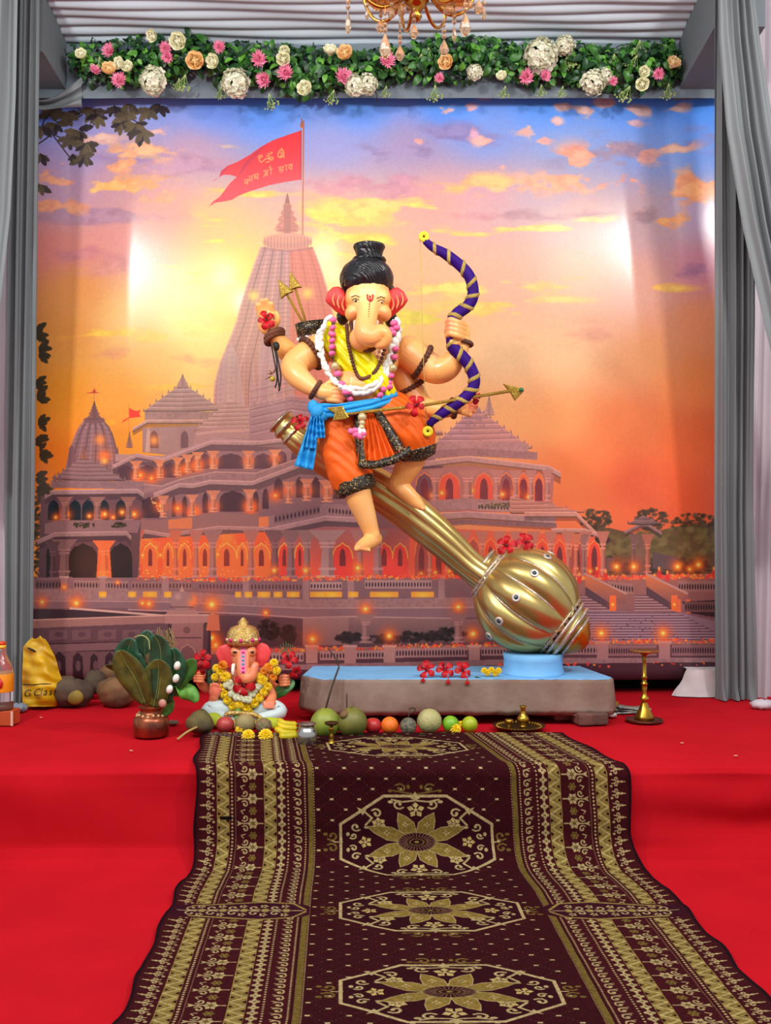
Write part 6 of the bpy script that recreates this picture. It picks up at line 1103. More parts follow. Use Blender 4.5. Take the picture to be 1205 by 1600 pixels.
paint_verts(bme2, (238, 140, 96), [(Q(380, 1030, .1), .06, (246, 170, 120), .7), (Q(336, 1078, .13), .05, (240, 110, 100), .6), (Q(445, 1062, .05), .05, (244, 160, 110), .6), (Q(421, 1102, .15), .03, (240, 110, 90), .6), (Q(399, 1042, .13), .02, (230, 90, 90), .6)]); part(sm, 'body', bme2, SKIN)
BVH2 = BVHTree.FromPolygons([v.co+ORG[sm] for v in bme2.vertices], [tuple(p.vertices) for p in bme2.polygons])
def sf(px, py, dflt=.08):
    o = camo.location.copy(); h = BVH2.ray_cast(o, (Q(px, py)-o).normalized()); return sY-h[0].y if h[0] else dflt
PE = mat('pink_ear', (246, 84, 84), .4, var=.1, vscale=20, col2=(232, 60, 66))
for o in ([(366, 1012), (354, 1006), (342, 1010), (336, 1022), (342, 1036), (354, 1046), (364, 1046)], [(398, 1010), (408, 1004), (418, 1008), (424, 1020), (420, 1034), (410, 1044), (400, 1042)]):
    m = MB(); m.slab([Q(a, b_, .045) for a, b_ in o], (0, .028, 0)); part(sm, 'ear', m, PE, True, 'coral pink ear', .012)
CRN = mat('crown_gold', (206, 168, 84), .3, .8, col2=(236, 206, 140), var=.2, vscale=40, bump=.9, bscale=120)
m = MB(); c = Q(380, 1002, .03); m.lathe(c, [(.082, -.018), (.09, 0), (.089, .02), (.084, .05), (.066, .078), (.03, .09), (.024, .095), (.032, .104), (.02, .115), (.008, .13), (0, .133)], 32, f=lambda th, t: 1+.04*math.sin(th*12)*(t < .5)); cr = part(sm, 'crown', m, CRN)
for k in range(9): a = -math.pi/2+(k-4)*.36; m = MB(); m.ell(c+V((.089*math.cos(a), .089*math.sin(a), .012)), .011, 8, 6); part(cr, 'jewel', m, mat('jewel_magenta', (222, 40, 130), .2) if k % 2 == 0 else PRM.materials[0])
TK = mat('tilak_pink', (240, 120, 160), .5)
m = MB(); m.add([Q(x, y, sf(x, y)+.003) for y in np.linspace(1006, 1052, 12) for x in (375.5, 380, 384.5)], [(i*3+k, i*3+k+1, i*3+k+4, i*3+k+3) for i in range(11) for k in (0, 1)]); tl = part(sm, 'trunk_stripe', m, TK, True, 'pink jewelled stripe down the trunk')
for k, y in enumerate((1020, 1026, 1032, 1038, 1044, 1050)): m = MB(); m.ell(Q(380, y, sf(380, y)+.004), (.008, .003, .008), 8, 6); part(tl, 'sequin', m, mat('sequin_teal', (70, 170, 170), .25) if k in (1, 2, 3) else mat('jewel_magenta', (222, 40, 130), .2))
for px in (367, 394): m = MB(); E2(m, px, 1019, sf(px, 1019)+.0005, 3.4, 1.8, .004); part(sm, 'eye', m, EB)
m = MB(); T2(m, [(365, 1040, .09, 3.5), (364, 1048, .11, 3), (364, 1053, .115, 2)], 8); part(sm, 'tusk', m, mat('tusk_ivory', (246, 238, 222), .3))
WD = mat('white_dhoti_paint', (206, 222, 222), .4, var=.04, vscale=12)
for pts in ([(372, 1112, .02, 20), (350, 1108, .06, 18), (334, 1108, .10, 15), (326, 1112, .12, 11), (345, 1120, .16, 9), (372, 1124, .17, 7)], [(392, 1112, .02, 20), (414, 1110, .06, 18), (430, 1109, .10, 15), (437, 1113, .12, 11), (418, 1120, .16, 9), (396, 1124, .17, 7)]):
    m = MB(); T2(m, pts, 16, 5); part(sm, 'folded_leg', m, WD, True, 'white clothed folded leg')
m = MB(); E2(m, 382, 1118, 0, 58, 12, .16); m.lathe((Q(382, 1130).x, sY-.03, ZS+.002), [(0, 0), (.2, 0), (.21, .02), (.19, .045), (0, .05)], 30); part(sm, 'base', m, mat('base_gold', (196, 150, 66), .45, var=.2, vscale=20))
m = MB(); m.tube(catmull([Q(352, 1118, .2), Q(360, 1114, .2), Q(395, 1116, .2), Q(410, 1124, .2)], 6), .012, 8); part(sm, 'gold_hem', m, CRN)
# garlands of the small statue
gd = thing('flower_garland', 'yellow and cream marigold garland round the neck of the small statue', 'garland', Q(380, 1092, .16)); rr = random.Random(31)
def gpos(px, py, o=.018): return Q(px, py, max(sf(px, py), .09)+o)
for px, py, me, s in ((348, 1040, MG_O, 1.1), (344, 1050, MG_Y, 1.0), (336, 1058, MG_Y, .9), (338, 1044, MG_Y, .9), (352, 1058, MG_Y, 1.25), (346, 1075, MG_Y, 1.0), (350, 1084, MG_Y, 1.05), (356, 1094, MG_Y, 1.1), (364, 1103, MG_Y, 1.1), (375, 1101, MG_Y, 1.1), (386, 1106, MG_Y, 1.2), (397, 1098, MG_Y, 1.15), (405, 1090, MG_Y, 1.1), (412, 1081, MG_Y, 1.05), (418, 1073, MG_Y, 1.05), (410, 1063, MG_Y, 1.3), (408, 1058, MG_Y, 1.15), (420, 1044, MG_O, 1.2), (413, 1049, MG_O, 1.0), (428, 1036, MG_Y, 1.0), (432, 1048, MG_Y, 1.0), (427, 1058, MG_O, .95), (391, 1113, MG_Y, .8)):
    inst('marigold', me, gd, gpos(px, py), rotz(V((rr.uniform(-.35, .35), -.9, rr.uniform(0, .5))), rr.random()*6), s)
for px, py in ((358, 1067), (361, 1073), (354, 1070), (366, 1082), (370, 1089), (376, 1090), (382, 1092), (388, 1093), (394, 1084), (398, 1078), (403, 1073), (407, 1069), (362, 1084)): inst('cream_bloom', MG_W, gd, gpos(px, py, .022), rotz(V((rr.uniform(-.3, .3), -.9, .3)), rr.random()*6), .85)
m = MB(); m.tube(catmull([gpos(*p, .006) for p in ((350, 1042), (348, 1072), (362, 1100), (384, 1106), (408, 1084), (424, 1052))], 8), .008, 6); part(gd, 'string', m, SEP)
hibiscus(gpos(381, 1071, .04), (0, -1, .15), 'red hibiscus in the middle of the chest of the small statue', 1.35, seed=41)
hibiscus(Q(318, 1030, .07), (-.3, -1, .3), 'red hibiscus above the left fist of the small statue', 1.3, seed=42); hibiscus(Q(312, 1043, .06), (-.1, -1, -.1), 'wilted dark red hibiscus right above the left fist of the small statue', 1.05, seed=43)
hibiscus(Q(451, 1031, .06), (.2, -1, .3), 'red hibiscus above the right fist of the small statue', 1.2, seed=44); hibiscus(Q(461, 1049, .05), (.6, -1, -.2), 'red hibiscus hanging sideways beside the right fist of the small statue', .9, seed=45)
m = MB(); m.tube([Q(445, 1060, .05), Q(449, 1035, .05)], .004, 6); m.tube([Q(445, 1060, .05), Q(460, 1052, .045)], .004, 6); m.tube([Q(446, 1078, .03), Q(456, 1066, .03), Q(462, 1080, .03)], [.004, .007, .012], 8); solo('flower_stems', m, GRN, 'green flower stems held in the right fist of the small statue', 'stem') if False else None
m = MB()
for a in (-.5, -.25, 0, .2, .4, .6): m.tube(catmull([Q(446, 1045, .02), Q(448+a*8, 1030, .01), Q(447+a*18, 1003+abs(a)*8, 0)], 4), .002, 5)
solo('grass_tuft', m, mat('durva_green', (66, 110, 50), .6), 'tuft of thin green grass standing behind the right fist of the small statue', 'grass')
def bigleaf(pts, W_, mt, name, label, cat='leaf', tilt=0, side=V((1, 0, 0)), par=None, vein=True, group=None):
    if par: W_ *= 1.25
    q = catmull([tuple(p) for p in pts], 5); n = len(q); vs = []
    for i, p in enumerate(q):
        t = i/(n-1); wd = W_*math.sin(math.pi*(.04+.93*t))**.75*.5; tan = nz(q[min(i+1, n-1)]-q[max(i-1, 0)]); s_ = np.array(side)-tan*np.dot(tan, np.array(side)); s_ = nz(s_); nn = np.cross(s_, tan)
        for k in (-1, -.5, 0, .5, 1): vs.append(p+s_*wd*k+nn*abs(k)*wd*.28)
    m = MB().add(vs, [(i*5+k, i*5+k+1, i*5+k+6, i*5+k+5) for i in range(n-1) for k in range(4)])
    o = part(par, name, m, mt) if par else solo(name, m, mt, label, cat, group)
    s_ = o.modifiers.new('t', 'SOLIDIFY'); s_.thickness = .0015
    if vein:
        m = MB(); m.tube([p+np.array((0, -.003, 0)) for p in q], np.linspace(.003, .001, n), 5); v = part(o if not par else par, 'midrib', m, mat('midrib_pale', (120, 140, 70), .6)); 
        if not par: v.parent = o
    return o
bigleaf([Q(424, 1092, .03), Q(438, 1080, .05), Q(452, 1070, .04), Q(458, 1062, .03)], .07, GRN, 'leaf', 'green leaf under the right fist of the small statue')
bigleaf([Q(368, 1108, .19), Q(372, 1116, .2), Q(370, 1124, .21)], .05, GRL, 'leaf', 'green leaf tuft in front of the knees of the small statue')
bigleaf([Q(341, 1088, .06), Q(333, 1066, .05), Q(327, 1046, .03)], .06, GRD, 'leaf', 'dark leaf behind the raised palm of the small statue')
# ---- copper pot with leaves, coconut fibre and white buds
COP = mat('copper', (176, 96, 62), .32, .85, var=.25, vscale=14, col2=(112, 66, 52)); kp = G(236, 1149); kY = kp.y; kk = D(kY)
def K(px, py, d=0): return P(px, py, kY-d)
kal = thing('kalash_pot', 'copper pot holding upright mango leaves and a hairy coconut on the red stage', 'pot', kp)
m = MB(); m.lathe(kp, [(0, .002), (.082, .0), (.09, .008), (.092, .05), (.09, .085), (.076, .102), (.058, .115), (.052, .125), (.055, .14), (.066, .15), (.063, .152), (.05, .138), (0, .13)], 36); part(kal, 'pot', m, COP)
for k in range(16): a = 2*math.pi*k/16; m = MB(); m.ell(kp+V((.07*math.cos(a), .07*math.sin(a), .108+.004*math.sin(k*2))), .009, 7, 5); part(kal, 'bead', m, mat('bead_string', (206, 170, 120), .35, .3))
OLV = mat('leaf_olive', (92, 92, 34), .4, spec=.5, var=.2, vscale=16, col2=(58, 66, 26)); TEAL = mat('leaf_teal', (40, 88, 62), .35, spec=.5, var=.2, vscale=16, col2=(26, 62, 40))
for pts, W_, mt in (([(228, 1100), (214, 1065), (196, 1035), (186, 1016)], .12, OLV), ([(240, 1105), (246, 1075), (248, 1045), (246, 1030)], .125, OLV), ([(236, 1095), (232, 1050), (226, 1010), (234, 985)], .10, TEAL), ([(232, 1095), (212, 1050), (200, 1020), (208, 998)], .12, TEAL), ([(246, 1095), (252, 1050), (250, 1010), (240, 992)], .09, TEAL), ([(258, 1098), (268, 1060), (274, 1035), (270, 1012)], .10, TEAL), ([(250, 1100), (262, 1075), (270, 1040), (266, 1020)], .08, GRD), ([(230, 1095), (206, 1050), (184, 1043), (165, 1040)], .05, GRN), ([(262, 1090), (280, 1062), (296, 1042), (304, 1030)], .075, GRN), ([(262, 1082), (282, 1078), (298, 1084), (308, 1097)], .07, GRL), ([(256, 1118), (262, 1108), (264, 1095), (262, 1088)], .05, GRN), ([(262, 1080), (276, 1066), (290, 1062), (300, 1062)], .02, GRN)):
    d = rr.uniform(.02, .09); bigleaf([K(a, b_, d*(.4+i*.2)) for i, (a, b_) in enumerate(pts)], W_, mt, 'leaf', None, par=kal, vein=mt in (OLV, TEAL))
m = MB(); m.ell(K(244, 1035, -.02), (.075, .07, .11), 16, 12); part(kal, 'coconut', m, mat('coconut_husk', (112, 88, 54), .9, var=.3, vscale=20, bump=.8, bscale=40))
m = MB()
for k in range(60):
    a = rr.uniform(-.2, 1.1); x0, y0 = 246+rr.uniform(-6, 12), 1000+rr.uniform(-4, 26); m.tube(catmull([K(x0, y0, .02), K(x0+14*a+rr.uniform(-4, 4), y0-14+rr.uniform(-6, 6), .03), K(x0+22*a+rr.uniform(-5, 8), y0-4+rr.uniform(-8, 22), .04)], 3), .0013, 4)
tag(part(kal, 'coconut_fibre', m, mat('fibre_straw', (158, 132, 84), .8)), kind='stuff')
m = MB(); m.tube(catmull([K(210, 996, .08), K(222, 993, .09), K(232, 1000, .09), K(234, 1015, .09)], 5), .004, 6); part(kal, 'stalk', m, mat('stalk_green', (150, 160, 96), .6))
for px, py in ((277, 1040), (275, 1060), (265, 1077)): m = MB(); m.ell(K(px, py, .08), (.017, .017, .023), 12, 8, Matrix.Rotation(.3, 3, 'Y')); part(kal, 'white_bud', m, BUD)
m = MB(); m.ell(K(254, 1099, .09), (.02, .015, .022), 10, 8); part(kal, 'pink_flower', m, mat('dusty_pink', (200, 140, 124), .6))
m = MB(); m.ell(G(270, 1133)+V((0, 0, .014)), (.035, .03, .013), 14, 8); solo('betel_nut', m, mat('grey_brown_nut', (112, 92, 80), .8, bump=.5, bscale=60), 'small flat grey brown nut shell just right of the copper pot', 'nut')
# ---- husked coconuts, bags, bottle at the left
HUSK = mat('dry_coconut', (92, 76, 58), .85, var=.3, vscale=7, col2=(58, 46, 42), bump=.5, bscale=22); HUSK2 = mat('brown_coconut', (128, 92, 56), .8, var=.3, vscale=6, col2=(84, 62, 48), bump=.4, bscale=22); YP = mat('husk_yellow', (150, 126, 44), .7, var=.2, vscale=12)
def coco(px, py, yb, rx, ry, rd, mt, lab, seed, tilt=0, z=0):
    g = G(px, yb); Y = g.y; kx = D(Y); c = P(px, py, Y); c.z = max(c.z, ZS+ry*kx+.0) if not z else c.z; r2 = random.Random(seed); ph = [r2.random()*6 for _ in range(4)]
    m = MB(); m.ell(c, (rx*kx, rd, ry*kx), 26, 18, Matrix.Rotation(tilt, 3, 'Y'), lambda th, p_: 1+.09*math.sin(th*3+ph[0])*math.sin(p_)+.07*math.sin(p_*3+ph[1])+.03*math.sin(th*7+ph[2]+p_*4)+.02*math.sin(p_*9+th*2)); o = solo('coconut', m, mt, lab, 'coconut', 'dry coconuts at the back of the stage'); return o, c, kx
o, c, kx = coco(110, 1084, 1104, 34, 23, .105, HUSK, 'large dry husked coconut with a yellow end beside the yellow bag', 1, .25); m = MB(); m.ell(c+V((.055, -.085, -.02)), (.05, .03, .045), 14, 10); part(o, 'husk_end', m, YP, True, 'yellowish husk end')
coco(184, 1082, 1104, 33, 23, .105, HUSK2, 'brown husked coconut standing behind the copper pot leaves', 2, -.1)
coco(177, 1052, 1086, 22, 16, .07, HUSK2, 'brown coconut resting higher up behind the other coconuts', 3, .2, 1)
coco(147, 1066, 1092, 18, 18, .07, HUSK, 'small dark dry coconut wedged between the two large ones', 4, .0, 1)
m = MB(); m.box(G(105, 1088)+V((0, .22, .05)), (.36, .1, .1)); solo('red_bundle', m, RED, 'red cloth bundle lying behind the large dry coconut', 'bundle', edge=.03)
YB = mat('yellow_bag_plastic', (222, 178, 12), .45, var=.22, vscale=9, col2=(184, 140, 8), bump=.35, bscale=14)
by_ = G(66, 1106).y
def bag_pt(u, v, back=0):                      # v 0 bottom .. 1 top
    lx = np.interp(v, [0, .1, .3, .5, .72, .86, .93, 1], [36, 35, 34.5, 34.5, 36, 36, 42, 50]); rx = np.interp(v, [0, .1, .3, .38, .5, .72, .86, .93, 1], [88, 92, 97, 98, 93, 87, 79, 76, 70]); top = 994 if u < .3 else (1000 if u < .8 else 1001)
    py = 1104-(1104-(993+5*abs(math.sin(u*4+.6))))*v; th = .10*math.sin(math.pi*min(1, max(0, u*.96+.02)))*(1-.75*max(0, v-.3)/.7)*(1 if v > .03 else .8)
    d = th*(1 if not back else -1)+.010*math.sin(u*11+v*13)+.006*math.sin(v*37+u*5)
    if .30 < v < .36: d -= .008
    return P(lx+(rx-lx)*u, py, by_-d)
m = MB(); m.grid(lambda u, v: bag_pt(u, v), 30, 34); m.grid(lambda u, v: bag_pt(u, v, 1), 30, 34); m.f[900+120:] = [tuple(reversed(f)) for f in m.f[900+120:]]
bag = solo('plastic_bag', m, YB, 'crumpled yellow plastic bag printed with black writing leaning by the left curtain', 'bag')
def text_on(par, txt, size, place, mt, name='lettering', shear=0):     # flat printed lettering laid on a surface
    cu = bpy.data.curves.new('t', 'FONT'); cu.body = txt; cu.size = 1; cu.shear = shear; o = bpy.data.objects.new('t', cu); COL.objects.link(o); dg = bpy.context.evaluated_depsgraph_get(); me = bpy.data.meshes.new_from_object(o.evaluated_get(dg)); bpy.data.objects.remove(o)
    for v in me.vertices: v.co = place(v.co.x*size, v.co.y*size)
    m_ = MB(); m_.v = [tuple(v.co) for v in me.vertices]; m_.f = [tuple(p.vertices) for p in me.polygons]; return part(par, name, m_, mt, False)
INK = mat('print_black', (28, 20, 14), .6)
def bagxy(x, y):
    px, py = 37+x, 1088-y-x*.06; v = (1104-py)/(1104-996); lx = np.interp(v, [0, .1, .3], [36, 35, 34.5]); rx = np.interp(v, [0, .1, .3], [88, 92, 97]); u = (px-lx)/(rx-lx); p = bag_pt(min(.98, max(.02, u)), v); return p+V((0, -.012, 0))
for ch_, x0 in (('G', 0), ('C', 15), ('l', 26), ('a', 31), ('s', 39.5), ('s', 47)): text_on(bag, ch_, 16, lambda x, y, x0=x0: bagxy(x0+x, y), INK, 'letter', .25)
m = MB(); m.tube(catmull([P(a, b_, by_-bag_pt((a-35)/60, .33).y+by_-by_) if False else bag_pt(u, .325)+V((0, -.006, 0)) for u, a, b_ in ((.02, 0, 0), (.3, 0, 0), (.6, 0, 0), (.97, 0, 0))], 5), .003, 5); part(bag, 'fold_line', m, INK)
m = MB(); m.ell(bag_pt(.32, .84)+V((0, -.008, 0)), (.03, .006, .007), 12, 6, Matrix.Rotation(.4, 3, 'Y')); part(bag, 'handle_slot', m, INK)
m = MB(); gx = G(28, 1112); m.ell(gx+V((0, 0, .022)), (.05, .06, .026), 18, 12, f=lambda th, ph: 1+.18*math.sin(th*5+ph*4)+.1*math.sin(th*9)); solo('cloth_scrap', m, mat('blue_grey_cloth', (132, 146, 164), .8, bump=.5, bscale=40), 'crumpled blue grey cloth scrap at the foot of the left curtain', 'cloth')
# bottle on its carton
bx = G(10, 1134); m = MB(); m.box(bx+V((-.06, .05, .041)), (.19, .12, .08), Matrix.Rotation(-.05, 3, 'Z')); car = solo('carton', m, mat('carton_orange', (196, 84, 40), .5, var=.12, vscale=6), 'small orange carton with a pale edge at the left border of the stage', 'carton', edge=.004, smooth=False)
m = MB(); m.box(bx+V((.034, -.012, .041)), (.012, .006, .078)); part(car, 'pale_edge', m, mat('carton_pale', (236, 200, 176), .6), False)
bt = P(2, 1112, bx.y+.04); bt.z = ZS+.083; CLR = mat('clear_plastic', (236, 236, 238), .06, spec=.5, trans=.92, var=.02)
bo = thing('oil_bottle', 'clear plastic oil bottle with orange label and cap standing on the orange carton', 'bottle', bt); bk = D(bt.y)
m = MB(); m.lathe(bt, [(0, .002), (.058, 0), (.064, .01), (.064, .20), (.058, .23), (.04, .27), (.026, .305), (.022, .32), (.022, .335), (0, .336)], 30); part(bo, 'bottle', m, CLR)
m = MB(); m.lathe(bt, [(0, .006), (.056, .004), (.0605, .012), (.0605, .045), (0, .046)], 24); part(bo, 'oil', m, mat('oil_amber', (150, 92, 40), .1, trans=.5, var=.05))
m = MB(); m.lathe(bt, [(.0648, .098), (.0655, .1), (.0655, .195), (.0648, .197)], 30); lb = part(bo, 'label', m, mat('label_orange', (240, 150, 20), .45, var=.08), True, 'orange paper label')
m = MB(); m.lathe(bt+V((0, -.0645, .148)), [(0, .0), (.034, 0), (.034, .003), (0, .004)], 22, rotz(V((0, -1, 0))), f=lambda th, t: 1+.05*math.sin(th*8)); part(lb, 'emblem', m, mat('emblem_red', (196, 34, 26), .5), True, 'red round emblem')
m = MB(); m.lathe(bt, [(0, .334), (.024, .334), (.025, .338), (.025, .352), (.0, .352)], 22); cp = part(bo, 'cap', m, mat('cap_yellow', (240, 190, 50), .4)); m = MB(); m.lathe(bt, [(.025, .352), (.025, .366), (.02, .37), (0, .371)], 22); part(cp, 'cap_top', m, mat('cap_orange', (226, 72, 20), .4))
# ---- the row of fruit
def fruit(nm, px, yb, r, mt, lab, sq=1.0, leafy=True, f=None, dz=0, stalk=None, cat='fruit'):
    g = G(px, yb); r_ = r*D(g.y); c = g+V((0, 0, r_*sq+dz+.001)); m = MB(); m.ell(c, (r_, r_, r_*sq), 24, 18, f=f); o = solo(nm, m, mt, lab, cat, 'fruit laid in front of the statues')
    if stalk: m = MB(); m.tube(catmull([c+V((0, 0, r_*sq*.9))+V(p) for p in stalk], 5), .004, 6); part(o, 'stalk', m, mat('stalk_brown', (66, 52, 38), .8))
    return o, c, r_
PAP = mat('green_mango', (148, 156, 52), .45, var=.25, vscale=7, col2=(96, 118, 42)); 
def papaya(th, ph): return 1+.10*math.sin(ph)*math.cos(th*5)*.4-.12*math.cos(ph)
o, c, r_ = fruit('green_coconut', 508, 1152, 23.5, PAP, 'yellow green tender coconut behind the steel pot', 1.0, f=lambda th, ph: 1+.03*math.cos(th*3)-.08*math.cos(ph))
o, c, r_ = fruit('green_coconut', 549, 1151, 24, mat('olive_coconut', (122, 118, 48), .5, var=.3, vscale=7, col2=(82, 84, 36)), 'olive green tender coconut with a dark cut end left of the red apple', .98, f=lambda th, ph: 1+.05*math.cos(th*3+.5)-.06*math.cos(ph))
m = MB(); m.lathe(c+V((-.035, -.055, .045)), [(0, 0), (.02, 0), (.024, .006), (.01, .014), (0, .012)], 12, rotz(V((-.5, -.6, .6)))); part(o, 'calyx', m, HUSK2)
fruit('pomegranate', 583, 1147, 13.5, mat('apple_red', (196, 44, 40), .35, var=.2, vscale=16, col2=(150, 30, 44)), 'shiny red apple next to the orange', .95, f=lambda th, ph: 1-.14*math.exp(-(ph/.35)**2)); COL.objects.get('pomegranate').name = 'apple'
fruit('orange', 609, 1147, 13.8, mat('orange_peel', (246, 120, 28), .45, var=.08, vscale=16, bump=.25, bscale=150), 'bright orange with a tiny yellow flower on it', .97)
fruit('wood_ball', 638, 1148, 13.2, mat('dark_net_rind', (78, 76, 64), .8, var=.35, vscale=60, col2=(128, 122, 100), bump=.9, bscale=80), 'dark netted round fruit with a curling dry stalk', 1.0, stalk=[(0, 0, 0), (.006, 0, .025), (.03, 0, .035), (.036, 0, .05), (.02, 0, .055), (.004, 0, .048)]); COL.objects.get('wood_ball').name = 'dried_fruit'
fruit('melon', 671, 1146, 19.5, mat('melon_cream', (186, 176, 120), .6, var=.15, vscale=14, col2=(156, 156, 96), bump=.5, bscale=70), 'pale cream round melon, largest of the row', .98)
fruit('guava', 704, 1145, 13.2, mat('guava_green', (126, 184, 34), .4, var=.15, vscale=14, col2=(96, 150, 30)), 'bright green guava beside the melon', 1.0, f=lambda th, ph: 1+.03*math.cos(th*5)*math.sin(ph)); fruit('sweet_lime', 734, 1145, 12.8, mat('lime_yellow_green', (176, 186, 26), .4, var=.12, vscale=14, col2=(140, 160, 26), bump=.15, bscale=150), 'yellow green sweet lime at the right end of the row', 1.0)
for px, py, a in ((583, 1149, .2), (642, 1150, .0), (676, 1146, .4), (606, 1150, 1.0)):
    g = G(px, py+3); d = V((math.cos(a), math.sin(a)*.6, 0)); bigleaf([g-d*.075+V((0, -.02, .018)), g+V((0, -.03, .013)), g+d*.075+V((0, -.02, .018))], .075, GRD, 'betel_leaf', {583: 'dark betel leaf flat under the red apple', 642: 'dark betel leaf flat under the dark netted fruit', 676: 'dark betel leaf flat under the pale melon', 606: 'dark betel leaf flat under the orange'}[px], side=V((0, 1, 0)), vein=False, group='betel leaves under the fruit')
for px, yb, me, s, lab in ((712, 1147, MG_Y, 1.15, 'yellow marigold lying in front of the bright green guava'), (720, 1139, MG_Y, .7, 'small yellow bloom between the guava and the sweet lime'), (615, 1141, MG_Y, .55, 'tiny yellow flower against the orange'), (388, 1158, MG_Y, 1.35, 'yellow marigold on the runner left of its twin before the small statue'), (415, 1158, MG_Y, 1.5, 'yellow marigold on the runner beside the custard apple'), (375, 1148, MG_Y, 1.0, 'yellow marigold below the wood apple and the dark dates')):
    g = G(px, yb); o = inst('marigold', me, None, g+V((0, -.0, .026)), rotz(V((.1, -.75, .65)), px), s); tag(o, lab, 'flower', 'loose yellow marigolds')
# offerings before the small statue
fruit('apple', 352, 1146, 14, mat('apple_pink_red', (190, 70, 66), .4, var=.25, vscale=12, col2=(150, 44, 50)), 'dull pinkish red apple in front of the small statue', .95, f=lambda th, ph: 1-.12*math.exp(-(ph/.35)**2))
fruit('wood_apple', 383, 1146, 16, mat('sapota_beige', (158, 140, 92), .7, var=.15, vscale=16, bump=.3, bscale=80), 'beige round wood apple in the middle before the small statue', .95)
o, c, r_ = fruit('custard_apple', 412, 1146, 13, mat('custard_green', (104, 112, 66), .7, var=.3, vscale=50, col2=(146, 104, 84), bump=1, bscale=50), 'knobbly green custard apple left of the bananas', .9, f=lambda th, ph: 1+.07*math.sin(th*7)*math.sin(ph*8))
fruit('areca_fruit', 424, 1132, 9, mat('fig_dark', (58, 60, 54), .5), 'small dark pointed fruit in front of the white knee of the small statue', .8, dz=.055)
BAN = mat('banana_yellow', (228, 196, 18), .45, var=.2, vscale=12, col2=(186, 176, 24)); bn_ = thing('banana_bunch', 'bunch of short yellow bananas with dark stem ends beside the steel pot', 'banana', G(442, 1152))
for k, (y0, d, ln) in enumerate(((1133, .02, 30), (1141, .06, 33), (1149, .10, 22), (1127, -.03, 28))):
    g = G(440, 1150); m = MB(); q = catmull([P(463, y0+5, g.y-d), P(454, y0+5, g.y-d-.02), P(442, y0+3, g.y-d-.03), P(463-ln, y0-3, g.y-d)], 6)
    for p in q: p[2] = max(p[2], ZS+.024)
    m.tube(q, np.array([.008, .012]+[.0165]*(len(q)-5)+[.014, .011, .005]), 10, radial=lambda t, a: 1+.06*math.cos(a*5)); fr = part(bn_, 'banana', m, BAN); m = MB(); m.tube([q[0], q[0]+np.array((.022, 0, .004))], [.009, .006], 8); part(fr, 'stem_end', m, HUSK)
rr = random.Random(77)
for k in range(7): g = G(328+k*8+rr.uniform(-3, 3), 1154+rr.uniform(-3, 2)); m = MB(); m.ell(g+V((0, 0, .015)), (.022, .014, .014), 12, 8, Matrix.Rotation(rr.uniform(-1, 1), 3, 'Z')); tag(solo('date', m, mat('date_brown', (72, 40, 36), .4, var=.2, vscale=30, bump=.4, bscale=60), 'dark wrinkled date, %s before the pinkish apple' % ('first from the left', 'second from the left', 'third from the left', 'fourth from the left', 'third from the right end', 'second from the right end', 'last at the right')[k], 'date', 'dark dates'))
o, c, kx = coco(313, 1128, 1148, 20, 19, .08, mat('dry_green_coconut', (104, 92, 48), .8, var=.35, vscale=9, col2=(66, 56, 36), bump=.4, bscale=20), 'olive coconut with a long straw stalk at the left of the offerings', 9, .2); m = MB(); m.tube(catmull([P(308, 1136, c.y-.08), P(292, 1144, c.y-.11), P(278, 1155, c.y-.14)], 5), [.006]*10+[.009], 7); part(o, 'stalk', m, mat('straw_stalk', (176, 150, 84), .8))
for pts, W_, mt, lab in (([(322, 1120), (336, 1124), (346, 1130)], .07, mat('lime_paper', (186, 200, 30), .6), 'lime green paper strip left under the white knee'), ([(402, 1126), (428, 1130), (448, 1131)], .06, mat('lime_paper', (186, 200, 30), .6), 'lime green paper strip right under the white knee')):
    g = G(360, 1142).y; bigleaf([P(a, b_, g+.02) for a, b_ in pts], W_, mt, 'paper_strip', lab, 'paper', side=V((0, .3, 1)), vein=False)
# ---- metal ware
STL = mat('steel', (188, 186, 182), .22, .95, var=.06); BRA = mat('brass', (204, 160, 58), .24, .92, var=.12, vscale=10, col2=(150, 112, 40)); BRD = mat('dark_brass', (92, 70, 34), .3, .85)
g = G(480, 1166); m = MB(); m.lathe(g, [(0, .001), (.046, 0), (.05, .006), (.051, .05), (.05, .07), (.04, .088), (.034, .095), (.036, .104), (.046, .112), (.044, .114), (.03, .1), (0, .085)], 36); solo('steel_pot', m, STL, 'small shiny steel water pot with flared rim on the runner', 'pot', loc=g)
g = G(518, 1166); sl = thing('oil_lamp', 'small brass stand lamp with a dark cup beside the steel pot', 'lamp', g); m = MB(); m.lathe(g, [(0, .001), (.028, 0), (.027, .006), (.014, .02), (.009, .04), (.012, .048), (.008, .058), (.008, .075), (.014, .082), (.012, .094), (.006, .1), (0, .1)], 24); part(sl, 'stand', m, BRA); m = MB(); m.lathe(g, [(.008, .1), (.03, .108), (.036, .118), (.033, .119), (.012, .112), (0, .112)], 24); part(sl, 'cup', m, BRD)
g = G(811, 1141); tr = thing('brass_plate', 'dark brass plate with beaded rim at the right end of the runner top', 'plate', g); m = MB(); m.lathe(g+V((0, 0, .01)), [(0, 0), (.09, 0), (.115, .006), (.138, .016), (.14, .02), (.136, .02), (.11, .010), (0, .005)], 48); part(tr, 'dish', m, BRD)
for k in range(40): a = 2*math.pi*k/40; m = MB(); m.ell(g+V((.118*math.cos(a), .118*math.sin(a), .022)), .007, 6, 5); part(tr, 'rim_bead', m, BRA)
